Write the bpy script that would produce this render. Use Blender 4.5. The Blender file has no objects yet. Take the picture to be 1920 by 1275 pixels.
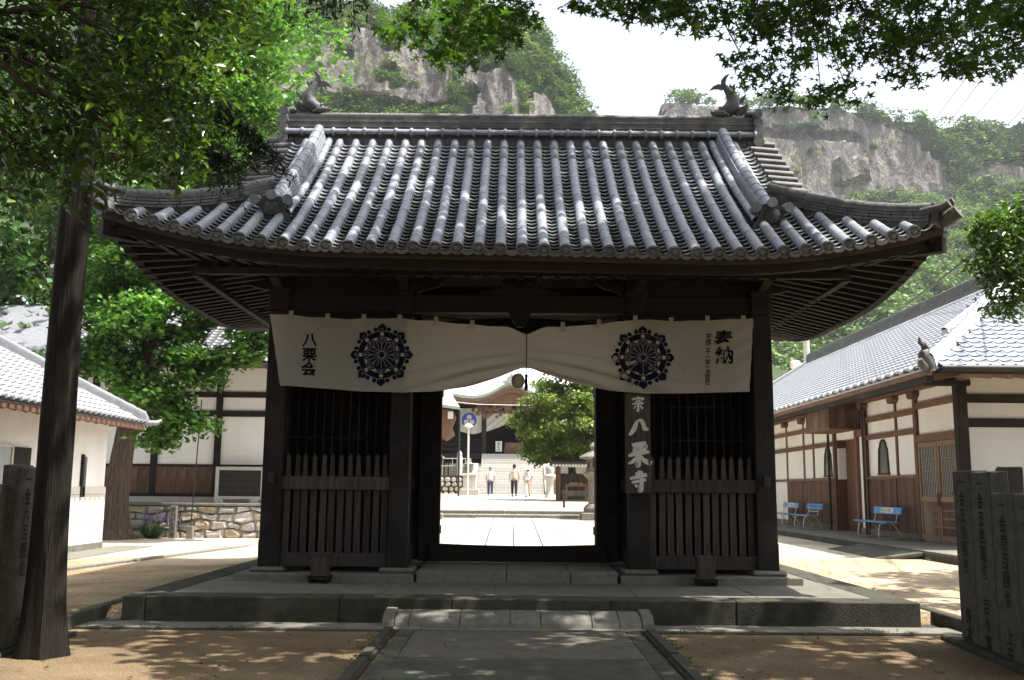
import bpy, bmesh, math, random
import numpy as np
from mathutils import Vector, Matrix, Euler

RAD = math.radians
rng = random.Random(7)
nrg = np.random.default_rng(11)
scene = bpy.context.scene
col = scene.collection

# ------------------------------------------------------------------ camera, sky, sun, exposure
cam_data = bpy.data.cameras.new('camera')
cam_data.sensor_width = 36.0
cam_data.lens = 36.0 * 1830 / 1920
cam_data.clip_start = 0.05
cam_data.clip_end = 3000
cam = bpy.data.objects.new('camera', cam_data)
cam.matrix_world = (Matrix.Translation((0, 0, 1.6)) @ Matrix.Rotation(RAD(90 + 8.71), 4, 'X')
                    @ Matrix.Rotation(RAD(0.5), 4, 'Z'))
col.objects.link(cam)
scene.camera = cam

SUN = Vector((0.40, -0.09, 1.0)).normalized()          # towards the sun
world = bpy.data.worlds.new('World')
scene.world = world
world.use_nodes = True
nt = world.node_tree
sky = nt.nodes.new('ShaderNodeTexSky')
sky.sky_type = 'NISHITA'
sky.sun_disc = False
sky.sun_elevation = math.asin(SUN.z)
sky.sun_rotation = math.atan2(SUN.x, SUN.y)
sky.air_density = 1.0
sky.dust_density = 4.0
sky.ozone_density = 1.0
nt.nodes['Background'].inputs['Strength'].default_value = 0.15
hazy = nt.nodes.new('ShaderNodeHueSaturation')          # a milky summer sky: the whole dome paler
hazy.inputs['Saturation'].default_value = 0.45
nt.links.new(sky.outputs[0], hazy.inputs['Color'])
nt.links.new(hazy.outputs[0], nt.nodes['Background'].inputs['Color'])

sun_data = bpy.data.lights.new('sun', 'SUN')
sun_data.energy = 4.2
sun_data.angle = RAD(0.53)
sun_data.color = (1.0, 0.965, 0.90)
sun = bpy.data.objects.new('sun', sun_data)
sun.rotation_euler = SUN.to_track_quat('Z', 'Y').to_euler()
sun.location = (10, -3, 30)
col.objects.link(sun)

scene.view_settings.view_transform = 'Standard'
scene.view_settings.look = 'None'
scene.view_settings.exposure = 1.42
scene.view_settings.gamma = 1.0
scene.view_settings.use_curve_mapping = False
scene.cycles.max_bounces = 7
scene.cycles.diffuse_bounces = 4
scene.cycles.glossy_bounces = 2
scene.cycles.transmission_bounces = 4
scene.cycles.transparent_max_bounces = 8
scene.cycles.caustics_reflective = False
scene.cycles.caustics_refractive = False
scene.cycles.use_denoising = True

# ------------------------------------------------------------------ helpers
def V3(*a):
    return Vector(a)

class MB:
    """collects geometry for one mesh"""
    def __init__(s):
        s.v = []; s.f = []
    def add(s, vs, fs):
        n = len(s.v)
        s.v += [tuple(v) for v in vs]
        s.f += [tuple(i + n for i in f) for f in fs]
        return s
    def box(s, x0, x1, y0, y1, z0, z1):
        return s.add([(x0,y0,z0),(x1,y0,z0),(x1,y1,z0),(x0,y1,z0),(x0,y0,z1),(x1,y0,z1),(x1,y1,z1),(x0,y1,z1)],
                     [(3,2,1,0),(4,5,6,7),(0,1,5,4),(1,2,6,5),(2,3,7,6),(3,0,4,7)])
    def beam(s, a, b, w, h, up=(0,0,1)):
        """bar from a to b; w across, h along up"""
        a = Vector(a); b = Vector(b); d = (b - a).normalized()
        x = d.cross(Vector(up)).normalized() * (w / 2); u = x.cross(d).normalized() * (h / 2)
        vs = []
        for p in (a, b):
            vs += [p - x - u, p + x - u, p + x + u, p - x + u]
        return s.add(vs, [(0,1,2,3),(7,6,5,4),(0,4,5,1),(1,5,6,2),(2,6,7,3),(3,7,4,0)])
    def tube(s, pts, radii, n=8, cap=True, squash=1.0):
        pts = [Vector(p) for p in pts]
        if not hasattr(radii, '__len__'):
            radii = [radii] * len(pts)
        base = len(s.v); ref = None
        for i, p in enumerate(pts):
            d = (pts[min(i+1, len(pts)-1)] - pts[max(i-1, 0)]).normalized()
            if ref is None:
                ref = Vector((1,0,0)) if abs(d.x) < .8 else Vector((0,1,0))
            x = (ref - d * ref.dot(d)).normalized(); y = d.cross(x); ref = x
            for k in range(n):
                a = 2 * math.pi * k / n
                s.v.append(tuple(p + (x * math.cos(a) + y * math.sin(a) * squash) * radii[i]))
        for i in range(len(pts) - 1):
            for k in range(n):
                k2 = (k + 1) % n
                s.f.append((base+i*n+k, base+i*n+k2, base+(i+1)*n+k2, base+(i+1)*n+k))
        if cap:
            s.f.append(tuple(base + k for k in range(n))[::-1])
            s.f.append(tuple(base + (len(pts)-1)*n + k for k in range(n)))
        return s
    def extrude(s, poly, vec):
        """poly: list of 3d points (planar), pushed along vec"""
        n = len(poly); vec = Vector(vec)
        vs = [Vector(p) for p in poly] + [Vector(p) + vec for p in poly]
        return s.add(vs, [tuple(range(n))[::-1], tuple(range(n, 2*n))] +
                     [(i, (i+1) % n, n + (i+1) % n, n + i) for i in range(n)])
    def grid(s, P):
        """P[i][j] points"""
        m = len(P); n = len(P[0])
        return s.add([p for row in P for p in row],
                     [(i*n+j, i*n+j+1, (i+1)*n+j+1, (i+1)*n+j) for i in range(m-1) for j in range(n-1)])
    def slabgrid(s, P, off):
        """grid with thickness: off = vector"""
        off = Vector(off); m = len(P); n = len(P[0])
        top = [Vector(p) for r in P for p in r]; bot = [p + off for p in top]; N = m * n
        fs = []
        for i in range(m-1):
            for j in range(n-1):
                a, b, c, d = i*n+j, i*n+j+1, (i+1)*n+j+1, (i+1)*n+j
                fs += [(a,b,c,d), (N+d,N+c,N+b,N+a)]
        for i in range(m-1):
            fs += [(i*n, (i+1)*n, N+(i+1)*n, N+i*n), ((i+1)*n+n-1, i*n+n-1, N+i*n+n-1, N+(i+1)*n+n-1)]
        for j in range(n-1):
            fs += [(j+1, j, N+j, N+j+1), ((m-1)*n+j, (m-1)*n+j+1, N+(m-1)*n+j+1, N+(m-1)*n+j)]
        return s.add(top + bot, fs)
    def lathe(s, prof, c, n=14, axis='Z', ang=0):
        """prof: list of (r, h)"""
        c = Vector(c); base = len(s.v); m = len(prof)
        for r, h in prof:
            for k in range(n):
                a = 2*math.pi*k/n + ang
                p = (r*math.cos(a), r*math.sin(a), h)
                if axis == 'Y': p = (r*math.cos(a), h, r*math.sin(a))
                if axis == 'X': p = (h, r*math.cos(a), r*math.sin(a))
                s.v.append(tuple(c + Vector(p)))
        for i in range(m-1):
            for k in range(n):
                k2 = (k+1) % n
                s.f.append((base+i*n+k, base+i*n+k2, base+(i+1)*n+k2, base+(i+1)*n+k))
        s.f.append(tuple(base+k for k in range(n))[::-1])
        s.f.append(tuple(base+(m-1)*n+k for k in range(n)))
        return s
    def mesh(s, name, mat=None, smooth=False, bevel=0.0, seg=1):
        me = bpy.data.meshes.new(name)
        me.from_pydata(s.v, [], s.f)
        bm = bmesh.new(); bm.from_mesh(me)
        bmesh.ops.recalc_face_normals(bm, faces=bm.faces)
        if bevel:
            bmesh.ops.bevel(bm, geom=bm.edges[:], offset=bevel, segments=seg, affect='EDGES', clamp_overlap=True)
        bm.to_mesh(me); bm.free()
        if mat: me.materials.append(mat)
        if smooth:
            me.polygons.foreach_set('use_smooth', [True] * len(me.polygons))
            try: me.set_sharp_from_angle(angle=RAD(40))
            except Exception: pass
        return me
    def build(s, name, mat, parent=None, smooth=False, bevel=0.0, seg=1, label=None, kind=None):
        return obj(name, s.mesh(name, mat, smooth, bevel, seg), parent, label=label, kind=kind)

def obj(name, me, parent=None, matrix=None, label=None, kind=None):
    o = bpy.data.objects.new(name, me)
    col.objects.link(o)
    if matrix is not None: o.matrix_world = matrix
    if parent is not None:
        o.parent = parent
        o.matrix_parent_inverse = WORLD[parent.name].inverted()
    if matrix is not None:
        WORLD[o.name] = matrix.copy()
    else:
        WORLD[o.name] = Matrix.Identity(4)
    if label: o['label'] = label
    if kind: o['kind'] = kind
    return o
WORLD = {}

def thing(name, label, cat, loc=(0,0,0), group=None, rz=0.0):
    o = bpy.data.objects.new(name, None)
    col.objects.link(o)
    o.empty_display_size = .2
    m = Matrix.Translation(loc) @ Matrix.Rotation(rz, 4, 'Z')
    o.matrix_world = m
    WORLD[o.name] = m
    return tag(o, label, cat, group)

def tag(o, label, cat, group=None):
    o['label'] = label; o['category'] = cat
    if group: o['group'] = group
    return o

def struct(o):
    o['kind'] = 'structure'
    return o

def copy_tree(o, matrix, label=None, group=None):
    """a copy of a thing with copies of its parts, moved to matrix"""
    def rec(src, parent):
        c = src.copy(); col.objects.link(c)
        if parent is not None: c.parent = parent
        WORLD[c.name] = WORLD[src.name].copy()
        for ch in src.children: rec(ch, c)
        return c
    c = rec(o, None)
    c.matrix_world = matrix; WORLD[c.name] = matrix.copy()
    if label: c['label'] = label
    if group: c['group'] = group
    return c

def axes(origin, x, y, z):
    m = Matrix.Identity(4)
    for i, a in enumerate((x, y, z)):
        m[0][i], m[1][i], m[2][i] = a
    m[0][3], m[1][3], m[2][3] = origin
    return m

def lerp(a, b, t): return a + (b - a) * t

def np_mesh(name, verts, faces, mat, smooth=False):
    """fast mesh from arrays; faces (n,k)"""
    me = bpy.data.meshes.new(name)
    verts = np.ascontiguousarray(verts, dtype=np.float32); faces = np.ascontiguousarray(faces, dtype=np.int32)
    n, k = faces.shape
    me.vertices.add(len(verts)); me.vertices.foreach_set('co', verts.ravel())
    me.loops.add(n * k); me.loops.foreach_set('vertex_index', faces.ravel())
    me.polygons.add(n)
    me.polygons.foreach_set('loop_start', np.arange(0, n * k, k, dtype=np.int32))
    me.polygons.foreach_set('loop_total', np.full(n, k, dtype=np.int32))
    if smooth: me.polygons.foreach_set('use_smooth', np.ones(n, dtype=bool))
    me.update(calc_edges=True)
    me.materials.append(mat)
    return me

# ------------------------------------------------------------------ materials
def pmat(name, c1, c2=None, scale=4.0, stretch=(1,1,1), rough=.8, bump=.25, bscale=30.0, rnd=0.0, spec=.3,
         c3=None, s3=1.5, lo3=.55, hi3=.7, metal=0.0, detail=6.0, coords='Object', rough2=None, brick=None):
    """procedural paint: two-tone noise, optional patches of a third tone, fine relief, per-object variation"""
    m = bpy.data.materials.new(name); m.use_nodes = True
    t = m.node_tree; N = t.nodes; L = t.links
    b = N['Principled BSDF']
    b.inputs['Roughness'].default_value = rough
    b.inputs['Specular IOR Level'].default_value = spec
    b.inputs['Metallic'].default_value = metal
    c2 = c2 or tuple(x * .7 for x in c1)
    tc = N.new('ShaderNodeTexCoord'); mp = N.new('ShaderNodeMapping')
    mp.inputs['Scale'].default_value = stretch
    L.new(tc.outputs[coords], mp.inputs['Vector'])
    n1 = N.new('ShaderNodeTexNoise'); n1.inputs['Scale'].default_value = scale; n1.inputs['Detail'].default_value = detail
    n1.inputs['Roughness'].default_value = .62
    L.new(mp.outputs[0], n1.inputs['Vector'])
    r1 = N.new('ShaderNodeValToRGB')
    r1.color_ramp.elements[0].position = .33; r1.color_ramp.elements[1].position = .67
    r1.color_ramp.elements[0].color = (*c2, 1); r1.color_ramp.elements[1].color = (*c1, 1)
    L.new(n1.outputs[0], r1.inputs[0])
    out = r1.outputs[0]
    if c3:
        n3 = N.new('ShaderNodeTexNoise'); n3.inputs['Scale'].default_value = s3; n3.inputs['Detail'].default_value = 5
        L.new(tc.outputs[coords], n3.inputs['Vector'])
        r3 = N.new('ShaderNodeValToRGB'); r3.color_ramp.elements[0].position = lo3; r3.color_ramp.elements[1].position = hi3
        L.new(n3.outputs[0], r3.inputs[0])
        mx = N.new('ShaderNodeMixRGB'); mx.inputs[2].default_value = (*c3, 1)
        L.new(r3.outputs[0], mx.inputs[0]); L.new(out, mx.inputs[1]); out = mx.outputs[0]
    if brick:
        bt = N.new('ShaderNodeTexBrick')
        bt.inputs['Scale'].default_value = brick[0]
        bt.inputs['Brick Width'].default_value = brick[1]; bt.inputs['Row Height'].default_value = brick[2]
        bt.inputs['Mortar Size'].default_value = brick[3]
        bt.inputs['Color1'].default_value = (1,1,1,1); bt.inputs['Color2'].default_value = (.8,.8,.8,1)
        bt.inputs['Mortar'].default_value = (.3,.3,.3,1)
        mb_ = N.new('ShaderNodeMapping'); mb_.inputs['Rotation'].default_value = brick[4]
        L.new(tc.outputs[coords], mb_.inputs['Vector']); L.new(mb_.outputs[0], bt.inputs['Vector'])
        mx = N.new('ShaderNodeMixRGB'); mx.blend_type = 'MULTIPLY'; mx.inputs[0].default_value = 1
        L.new(out, mx.inputs[1]); L.new(bt.outputs[0], mx.inputs[2]); out = mx.outputs[0]
    if rnd:
        oi = N.new('ShaderNodeObjectInfo')
        mr = N.new('ShaderNodeMapRange'); mr.inputs['To Min'].default_value = 1 - rnd; mr.inputs['To Max'].default_value = 1 + rnd
        L.new(oi.outputs['Random'], mr.inputs[0])
        mx = N.new('ShaderNodeMixRGB'); mx.blend_type = 'MULTIPLY'; mx.inputs[0].default_value = 1
        L.new(out, mx.inputs[1]); L.new(mr.outputs[0], mx.inputs[2]); out = mx.outputs[0]
    L.new(out, b.inputs['Base Color'])
    if bump:
        n2 = N.new('ShaderNodeTexNoise'); n2.inputs['Scale'].default_value = bscale; n2.inputs['Detail'].default_value = 4
        L.new(mp.outputs[0], n2.inputs['Vector'])
        bp = N.new('ShaderNodeBump'); bp.inputs['Strength'].default_value = bump; bp.inputs['Distance'].default_value = .02
        L.new(n2.outputs[0], bp.inputs['Height']); L.new(bp.outputs[0], b.inputs['Normal'])
    if rough2 is not None:
        mr2 = N.new('ShaderNodeMapRange'); mr2.inputs['To Min'].default_value = rough; mr2.inputs['To Max'].default_value = rough2
        mr2.inputs['From Min'].default_value = .35; mr2.inputs['From Max'].default_value = .65
        L.new(n1.outputs[0], mr2.inputs[0]); L.new(mr2.outputs[0], b.inputs['Roughness'])
    return m

def leafmat(name, ca, cb, cc=None, trans=.35, rough=.45, spec=.3, tone=.9, lo=.62, hi=1.42):
    """leaves: each island (leaf) gets its own tone; light comes through"""
    m = bpy.data.materials.new(name); m.use_nodes = True
    t = m.node_tree; N = t.nodes; L = t.links
    b = N['Principled BSDF']; b.inputs['Roughness'].default_value = rough; b.inputs['Specular IOR Level'].default_value = spec
    g = N.new('ShaderNodeNewGeometry'); r = N.new('ShaderNodeValToRGB')
    r.color_ramp.elements[0].color = (*ca, 1); r.color_ramp.elements[1].color = (*cb, 1)
    if cc:
        e = r.color_ramp.elements.new(.93); e.color = (*cb, 1); r.color_ramp.elements[-1].color = (*cc, 1)
    L.new(g.outputs['Random Per Island'], r.inputs[0])
    tr = N.new('ShaderNodeBsdfTranslucent'); mx = N.new('ShaderNodeMixShader'); mx.inputs[0].default_value = trans
    hs = N.new('ShaderNodeMixRGB'); hs.blend_type = 'MULTIPLY'; hs.inputs[0].default_value = 1
    hs.inputs[2].default_value = (1.25, 1.35, .55, 1)
    tcn = N.new('ShaderNodeTexCoord'); tn = N.new('ShaderNodeTexNoise'); tn.inputs['Scale'].default_value = tone; tn.inputs['Detail'].default_value = 2
    L.new(tcn.outputs['Object'], tn.inputs['Vector'])
    tm = N.new('ShaderNodeMapRange'); tm.inputs['From Min'].default_value = .33; tm.inputs['From Max'].default_value = .67
    tm.inputs['To Min'].default_value = lo; tm.inputs['To Max'].default_value = hi; L.new(tn.outputs[0], tm.inputs[0])
    tx = N.new('ShaderNodeMixRGB'); tx.blend_type = 'MULTIPLY'; tx.inputs[0].default_value = 1      # boughs differ in tone
    L.new(r.outputs[0], tx.inputs[1]); L.new(tm.outputs[0], tx.inputs[2])
    L.new(tx.outputs[0], b.inputs['Base Color']); L.new(tx.outputs[0], hs.inputs[1]); L.new(hs.outputs[0], tr.inputs['Color'])
    L.new(b.outputs[0], mx.inputs[1]); L.new(tr.outputs[0], mx.inputs[2])
    L.new(mx.outputs[0], N['Material Output'].inputs['Surface'])
    return m

M = {}
M['wood_dark'] = pmat('old dark timber', (.022,.016,.0125), (.009,.0065,.005), 5, (5,5,.4), .75, .5, 45, rnd=.22, c3=(.046,.039,.033), s3=1.1, lo3=.52, hi3=.78)
M['wood_dark_x'] = pmat('old dark timber lengthwise', (.024,.017,.013), (.010,.0075,.006), 4, (.5,5,5), .75, .35, 45, rnd=.15)
M['wood_rafter'] = pmat('shade-darkened rafter timber', (.018,.0135,.0105), (.008,.006,.005), 4, (4,4,4), .8, .3, 40, rnd=.35)  # timber darkened so eave shade holds against bounced light
M['wood_grey'] = pmat('weathered grey timber', (.080,.066,.056), (.036,.029,.024), 5, (4,4,.35), .85, .5, 60, rnd=.30)
M['wood_eave'] = pmat('eave board timber', (.085,.066,.053), (.045,.034,.027), 3, (.4,4,4), .85, .35, 40, rnd=.12)
M['wood_bounce_lit'] = pmat('bounce-lit inner timber', (.42,.32,.25), (.28,.20,.155), 3, (.5,5,5), .7, .25, 40, rnd=.1)  # paled in colour to stand in for light bounced up from the court
M['wood_red'] = pmat('reddish timber', (.17,.085,.052), (.10,.048,.03), 4, (5,5,.5), .7, .3, 50, rnd=.2)
M['wood_brown'] = pmat('brown beam timber', (.20,.115,.072), (.12,.065,.042), 4, (5,.6,5), .75, .3, 50, rnd=.2)
M['wood_board'] = pmat('weathered boards', (.155,.088,.058), (.085,.048,.033), 5, (6,6,.5), .85, .45, 60, rnd=.28,
                       c3=(.24,.21,.18), s3=1.1, lo3=.5, hi3=.75)
M['wood_lattice'] = pmat('lattice timber', (.30,.20,.135), (.20,.125,.08), 4, (5,5,.6), .8, .3, 50, rnd=.12)
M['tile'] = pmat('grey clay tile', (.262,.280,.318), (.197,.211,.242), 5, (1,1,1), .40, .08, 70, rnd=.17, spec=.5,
                 c3=(.30,.295,.285), s3=1.6, lo3=.55, hi3=.75, rough2=.52)
M['tile_pan'] = pmat('grey clay pan tile', (.145,.148,.157), (.085,.087,.092), 7, (1,1,1), .5, .12, 60, spec=.45)
M['tile_old'] = pmat('weathered ridge tile', (.145,.143,.140), (.072,.071,.069), 6, (1,1,1), .62, .2, 50, rnd=.15, spec=.35,
                     c3=(.19,.18,.165), s3=2.5, lo3=.55, hi3=.75)
M['tile_dark'] = pmat('dark ornament tile', (.075,.075,.076), (.040,.040,.041), 6, rough=.55, bump=.4, bscale=60, spec=.4)
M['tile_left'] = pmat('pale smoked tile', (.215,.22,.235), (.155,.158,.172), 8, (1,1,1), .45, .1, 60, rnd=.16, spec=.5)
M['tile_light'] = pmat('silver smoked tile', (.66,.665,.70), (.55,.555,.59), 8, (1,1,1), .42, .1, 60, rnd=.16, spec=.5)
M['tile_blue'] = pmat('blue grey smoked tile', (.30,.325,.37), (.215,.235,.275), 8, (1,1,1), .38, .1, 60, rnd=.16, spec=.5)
M['stone'] = pmat('granite', (.20,.188,.158), (.13,.121,.10), 12, (1,1,1), .85, .5, 90, rnd=.1, c3=(.20,.20,.15), s3=2.2, lo3=.5, hi3=.75)
M['stone_dark'] = pmat('mossy dark granite', (.080,.074,.057), (.038,.036,.026), 8, (1,1,1), .9, .8, 70, rnd=.12,
                       c3=(.05,.055,.028), s3=1.6, lo3=.5, hi3=.75)
M['stone_post'] = pmat('lichen stone post', (.105,.099,.083), (.060,.056,.046), 10, (1,1,1), .9, .6, 80, rnd=.15, c3=(.10,.11,.07), s3=2.5)
M['stone_pale'] = pmat('pale granite', (.50,.48,.44), (.38,.36,.32), 14, (1,1,1), .8, .3, 90, rnd=.1)
M['concrete'] = pmat('worn concrete', (.19,.178,.148), (.13,.122,.10), 3, (1,1,1), .85, .25, 60, rnd=.07, c3=(.17,.165,.13), s3=1.1, lo3=.5, hi3=.8)
M['concrete_dark'] = pmat('dark mossy concrete', (.078,.073,.058), (.044,.042,.032), 4, (1,1,1), .9, .5, 70, rnd=.08, c3=(.11,.125,.08), s3=1.4)
M['slab'] = pmat('smooth paving slab', (.42,.42,.41), (.35,.35,.345), 6, (1,1,1), .7, .15, 80, rnd=.08)
M['plaster'] = pmat('white lime plaster', (.86,.85,.83), (.79,.775,.745), 1.6, (1.5,1.5,.35), .9, .12, 30, c3=(.71,.68,.62), s3=.8, lo3=.56, hi3=.85)
M['plaster_shaded'] = pmat('white plaster in eave shade', (.62,.64,.63), (.56,.575,.57), 1.2, (1,1,.5), .9, .08, 30)  # same white plaster as the long wall, with eave shade in its colour
M['cloth'] = None
M['ink'] = pmat('black print', (.014,.014,.020), (.010,.010,.016), 20, rough=.95, bump=0, spec=.0)
M['navy'] = pmat('navy print', (.011,.013,.030), (.009,.010,.024), 20, rough=.95, bump=0, spec=.0)
M['white_print'] = pmat('undyed cloth', (.42,.41,.37), (.38,.37,.33), 20, rough=.95, bump=0, spec=.0)
M['white_paint'] = pmat('off white paint', (.72,.70,.64), (.62,.60,.55), 9, rough=.7, bump=.1)
M['engrave'] = pmat('engraved shadowed cut', (.020,.019,.017), (.014,.013,.012), 20, rough=.95, bump=.2)
M['blue_paint'] = pmat('blue bench paint', (.10,.29,.62), (.085,.25,.55), 6, rough=.45, bump=.05, spec=.4)
M['steel_white'] = pmat('cream painted steel', (.68,.66,.58), (.58,.55,.47), 9, rough=.45, bump=.05, spec=.4)
M['black_metal'] = pmat('black metal', (.03,.03,.03), (.02,.02,.02), 9, rough=.5, bump=.05)
M['glass_dark'] = pmat('dim window glass', (.16,.18,.17), (.11,.125,.12), 2, rough=.12, bump=0, spec=.5)
M['glass_pale'] = pmat('frosted window glass', (.42,.50,.48), (.36,.43,.42), 2, rough=.3, bump=0, spec=.5)
M['bark'] = pmat('fibrous cedar bark', (.026,.019,.014), (.008,.006,.0045), 9, (5,5,.22), .95, 1.0, 14, detail=9, c3=(.055,.055,.035), s3=1.8, lo3=.55, hi3=.8)
M['bark_pale'] = pmat('furrowed ginkgo bark', (.15,.108,.08), (.042,.030,.022), 6, (4,4,.3), .95, 1.0, 12, detail=9)
M['bark_dark'] = pmat('dark bark', (.075,.058,.045), (.035,.028,.022), 7, (3,3,.6), .95, .8, 14)
M['teal_roof'] = pmat('pale verdigris copper', (.25,.35,.345), (.21,.30,.30), 3, rough=.6, bump=.05)
M['copper'] = pmat('green grey copper', (.34,.35,.30), (.26,.27,.24), 5, rough=.6, bump=.1)
# ------------------------------------------------------------------ ground
def sst(a, b, x):
    t = min(1.0, max(0.0, (x - a) / (b - a)))
    return t * t * (3 - 2 * t)

def gz(x, y):
    """height of the ground"""
    if y < 11.17 and -30 < x < 30: return 0.0
    if -4.95 < x < 5.22 and y < 12.4: return 0.0
    left = .14
    right = .15 + .12 * sst(12, 18, y)
    mid = .15 + .15 * sst(15, 19, y) + .0225 * min(max(0, y - 19), 14.7)
    mid += .245 * sst(33.72, 34.55, y) + .017 * min(max(0, y - 34.6), 26)
    if y > 34: left = lerp(left, mid, sst(34, 60, y)); right = lerp(right, mid, sst(34, 60, y))
    wl = sst(-6.0, -3.2, x); wr = sst(4.4, 7.5, x)
    return lerp(lerp(left, mid, wl), right, wr) if x > 0 else lerp(left, mid, wl)

gm = bpy.data.materials.new('raked sandy soil'); gm.use_nodes = True
t = gm.node_tree; N = t.nodes; L = t.links; b = N['Principled BSDF']
b.inputs['Roughness'].default_value = .95; b.inputs['Specular IOR Level'].default_value = .15
tc = N.new('ShaderNodeTexCoord'); sx = N.new('ShaderNodeSeparateXYZ'); L.new(tc.outputs['Object'], sx.inputs[0])
def noise(scale, detail=6, rough=.6):
    n = N.new('ShaderNodeTexNoise'); n.inputs['Scale'].default_value = scale; n.inputs['Detail'].default_value = detail
    n.inputs['Roughness'].default_value = rough; L.new(tc.outputs['Object'], n.inputs['Vector']); return n.outputs[0]
def ramp(src, p0, p1, c0, c1):
    r = N.new('ShaderNodeValToRGB'); e = r.color_ramp.elements
    e[0].position = p0; e[1].position = p1; e[0].color = (*c0, 1); e[1].color = (*c1, 1); L.new(src, r.inputs[0]); return r.outputs[0]
def mix(fac, a, b_, mode='MIX'):
    m = N.new('ShaderNodeMixRGB'); m.blend_type = mode
    for k, v in ((0, fac), (1, a), (2, b_)):
        if isinstance(v, (int, float)): m.inputs[k].default_value = v
        elif isinstance(v, tuple): m.inputs[k].default_value = (*v, 1)
        else: L.new(v, m.inputs[k])
    return m.outputs[0]
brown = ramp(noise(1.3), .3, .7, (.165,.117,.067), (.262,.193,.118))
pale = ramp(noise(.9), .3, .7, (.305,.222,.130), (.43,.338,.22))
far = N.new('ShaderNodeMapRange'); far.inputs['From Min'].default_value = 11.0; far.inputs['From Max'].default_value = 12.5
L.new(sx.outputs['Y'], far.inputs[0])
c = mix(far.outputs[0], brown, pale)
sunlit_sand = ramp(noise(.8), .3, .7, (.46,.395,.305), (.58,.515,.42))  # sand whitened past the gate, sun glare put into its colour
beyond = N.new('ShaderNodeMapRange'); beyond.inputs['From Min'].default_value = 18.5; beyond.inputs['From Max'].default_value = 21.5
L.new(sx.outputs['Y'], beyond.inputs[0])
rightside = N.new('ShaderNodeMapRange'); rightside.inputs['From Min'].default_value = 4.8; rightside.inputs['From Max'].default_value = 5.6; rightside.inputs['To Max'].default_value = .4  # right court whitened too, to bounce more light onto the hall wall
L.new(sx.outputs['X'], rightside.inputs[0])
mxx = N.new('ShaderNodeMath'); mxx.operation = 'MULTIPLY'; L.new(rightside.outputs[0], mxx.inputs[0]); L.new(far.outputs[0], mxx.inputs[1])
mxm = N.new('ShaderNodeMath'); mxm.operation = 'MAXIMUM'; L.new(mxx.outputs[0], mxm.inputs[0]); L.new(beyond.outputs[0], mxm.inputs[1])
c = mix(mxm.outputs[0], c, sunlit_sand)
c = mix(1.0, c, ramp(noise(.45, 5), .35, .65, (.74,.73,.71), (1.12,1.12,1.11)), 'MULTIPLY')
moss = ramp(noise(.55, 4), .62, .75, (0,0,0), (1,1,1))
mxr = N.new('ShaderNodeMapRange'); mxr.inputs['From Min'].default_value = 5.5; mxr.inputs['From Max'].default_value = 8
mxr.inputs['To Max'].default_value = .8
L.new(sx.outputs['X'], mxr.inputs[0])
c = mix(mix(1.0, moss, mxr.outputs[0], 'MULTIPLY'), c, (.16,.165,.075))
fine = ramp(noise(55, 3), .36, .62, (.50,.48,.45), (1.2,1.2,1.2))
c = mix(1.0, c, fine, 'MULTIPLY')
specks = N.new('ShaderNodeTexVoronoi'); specks.inputs['Scale'].default_value = 17; L.new(tc.outputs['Object'], specks.inputs['Vector'])
c = mix(ramp(specks.outputs['Distance'], .13, .24, (.75,.75,.75), (0,0,0)), c, (.12,.085,.05))
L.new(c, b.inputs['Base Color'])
bp = N.new('ShaderNodeBump'); bp.inputs['Strength'].default_value = .7; bp.inputs['Distance'].default_value = .02
hm = N.new('ShaderNodeMath'); hm.operation = 'ADD'; L.new(noise(38, 5, .7), hm.inputs[0])
h2 = N.new('ShaderNodeMath'); h2.operation = 'MULTIPLY'; h2.inputs[1].default_value = 2.6; L.new(noise(5, 4), h2.inputs[0])
L.new(h2.outputs[0], hm.inputs[1]); L.new(hm.outputs[0], bp.inputs['Height']); L.new(bp.outputs[0], b.inputs['Normal'])

xs = sorted(set([-900,-300,-120,-60,-40,-30] + [round(v,2) for v in np.arange(-24,24.1,1.0)] + [-4.97,-4.93,5.20,5.24,-5.5,-4.5,-3.5,5.5,6.5] + [30,40,60,120,300,900]))
ys = sorted(set([-60,-20,-5,0,4,8,10,11.15,11.19,11.6,12.3,12.42] + [round(v,2) for v in np.arange(13,36,1.0)] + [33.7,33.9,34.1,34.3,34.6] + [38,42,48,54,60,66,75,90,120,200,500,1500]))
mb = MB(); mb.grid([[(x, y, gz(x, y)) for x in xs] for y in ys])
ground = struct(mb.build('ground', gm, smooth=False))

# ------------------------------------------------------------------ stone platform, strips, kerbs, front path
XG, YG = .12, 16.24
plat = obj('platform', MB().box(-4.60, 4.88, 12.14, 20.36, -.05, .285).mesh('platform', M['concrete']))
struct(plat)
cuts = [-4.66, -4.38, -2.05, -.70, 1.22, 2.72, 4.94]
for a, b2 in zip(cuts[:-1], cuts[1:]):
    dz = rng.uniform(-.004, .004); dy = rng.uniform(-.006, .006)
    MB().box(a+.004, b2-.004, 12.07+dy, 12.52, -.06, .298+dz).build('kerb_stone', M['stone_dark'], plat, bevel=.012)
for sx_, y0 in ((-1, 12.525), (1, 12.525)):
    yy = y0
    while yy < 20.3:
        y1 = min(yy + rng.uniform(1.3, 2.1), 20.36)
        xa, xb = (-4.66, -4.25) if sx_ < 0 else (4.52, 4.94)
        MB().box(xa, xb, yy+.004, y1-.004, -.06, .299+rng.uniform(-.003,.003)).build('kerb_stone', M['stone_dark'], plat, bevel=.012)
        yy = y1
ptc = [-4.25, -1.62, -.2, 1.60, 3.1, 4.52]
for a, b2 in zip(ptc[:-1], ptc[1:]):
    MB().box(a+.005, b2-.005, 12.528, 14.6, .20, .296+rng.uniform(-.002,.002)).build('paving_slab', M['concrete'], plat, bevel=.006)

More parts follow.
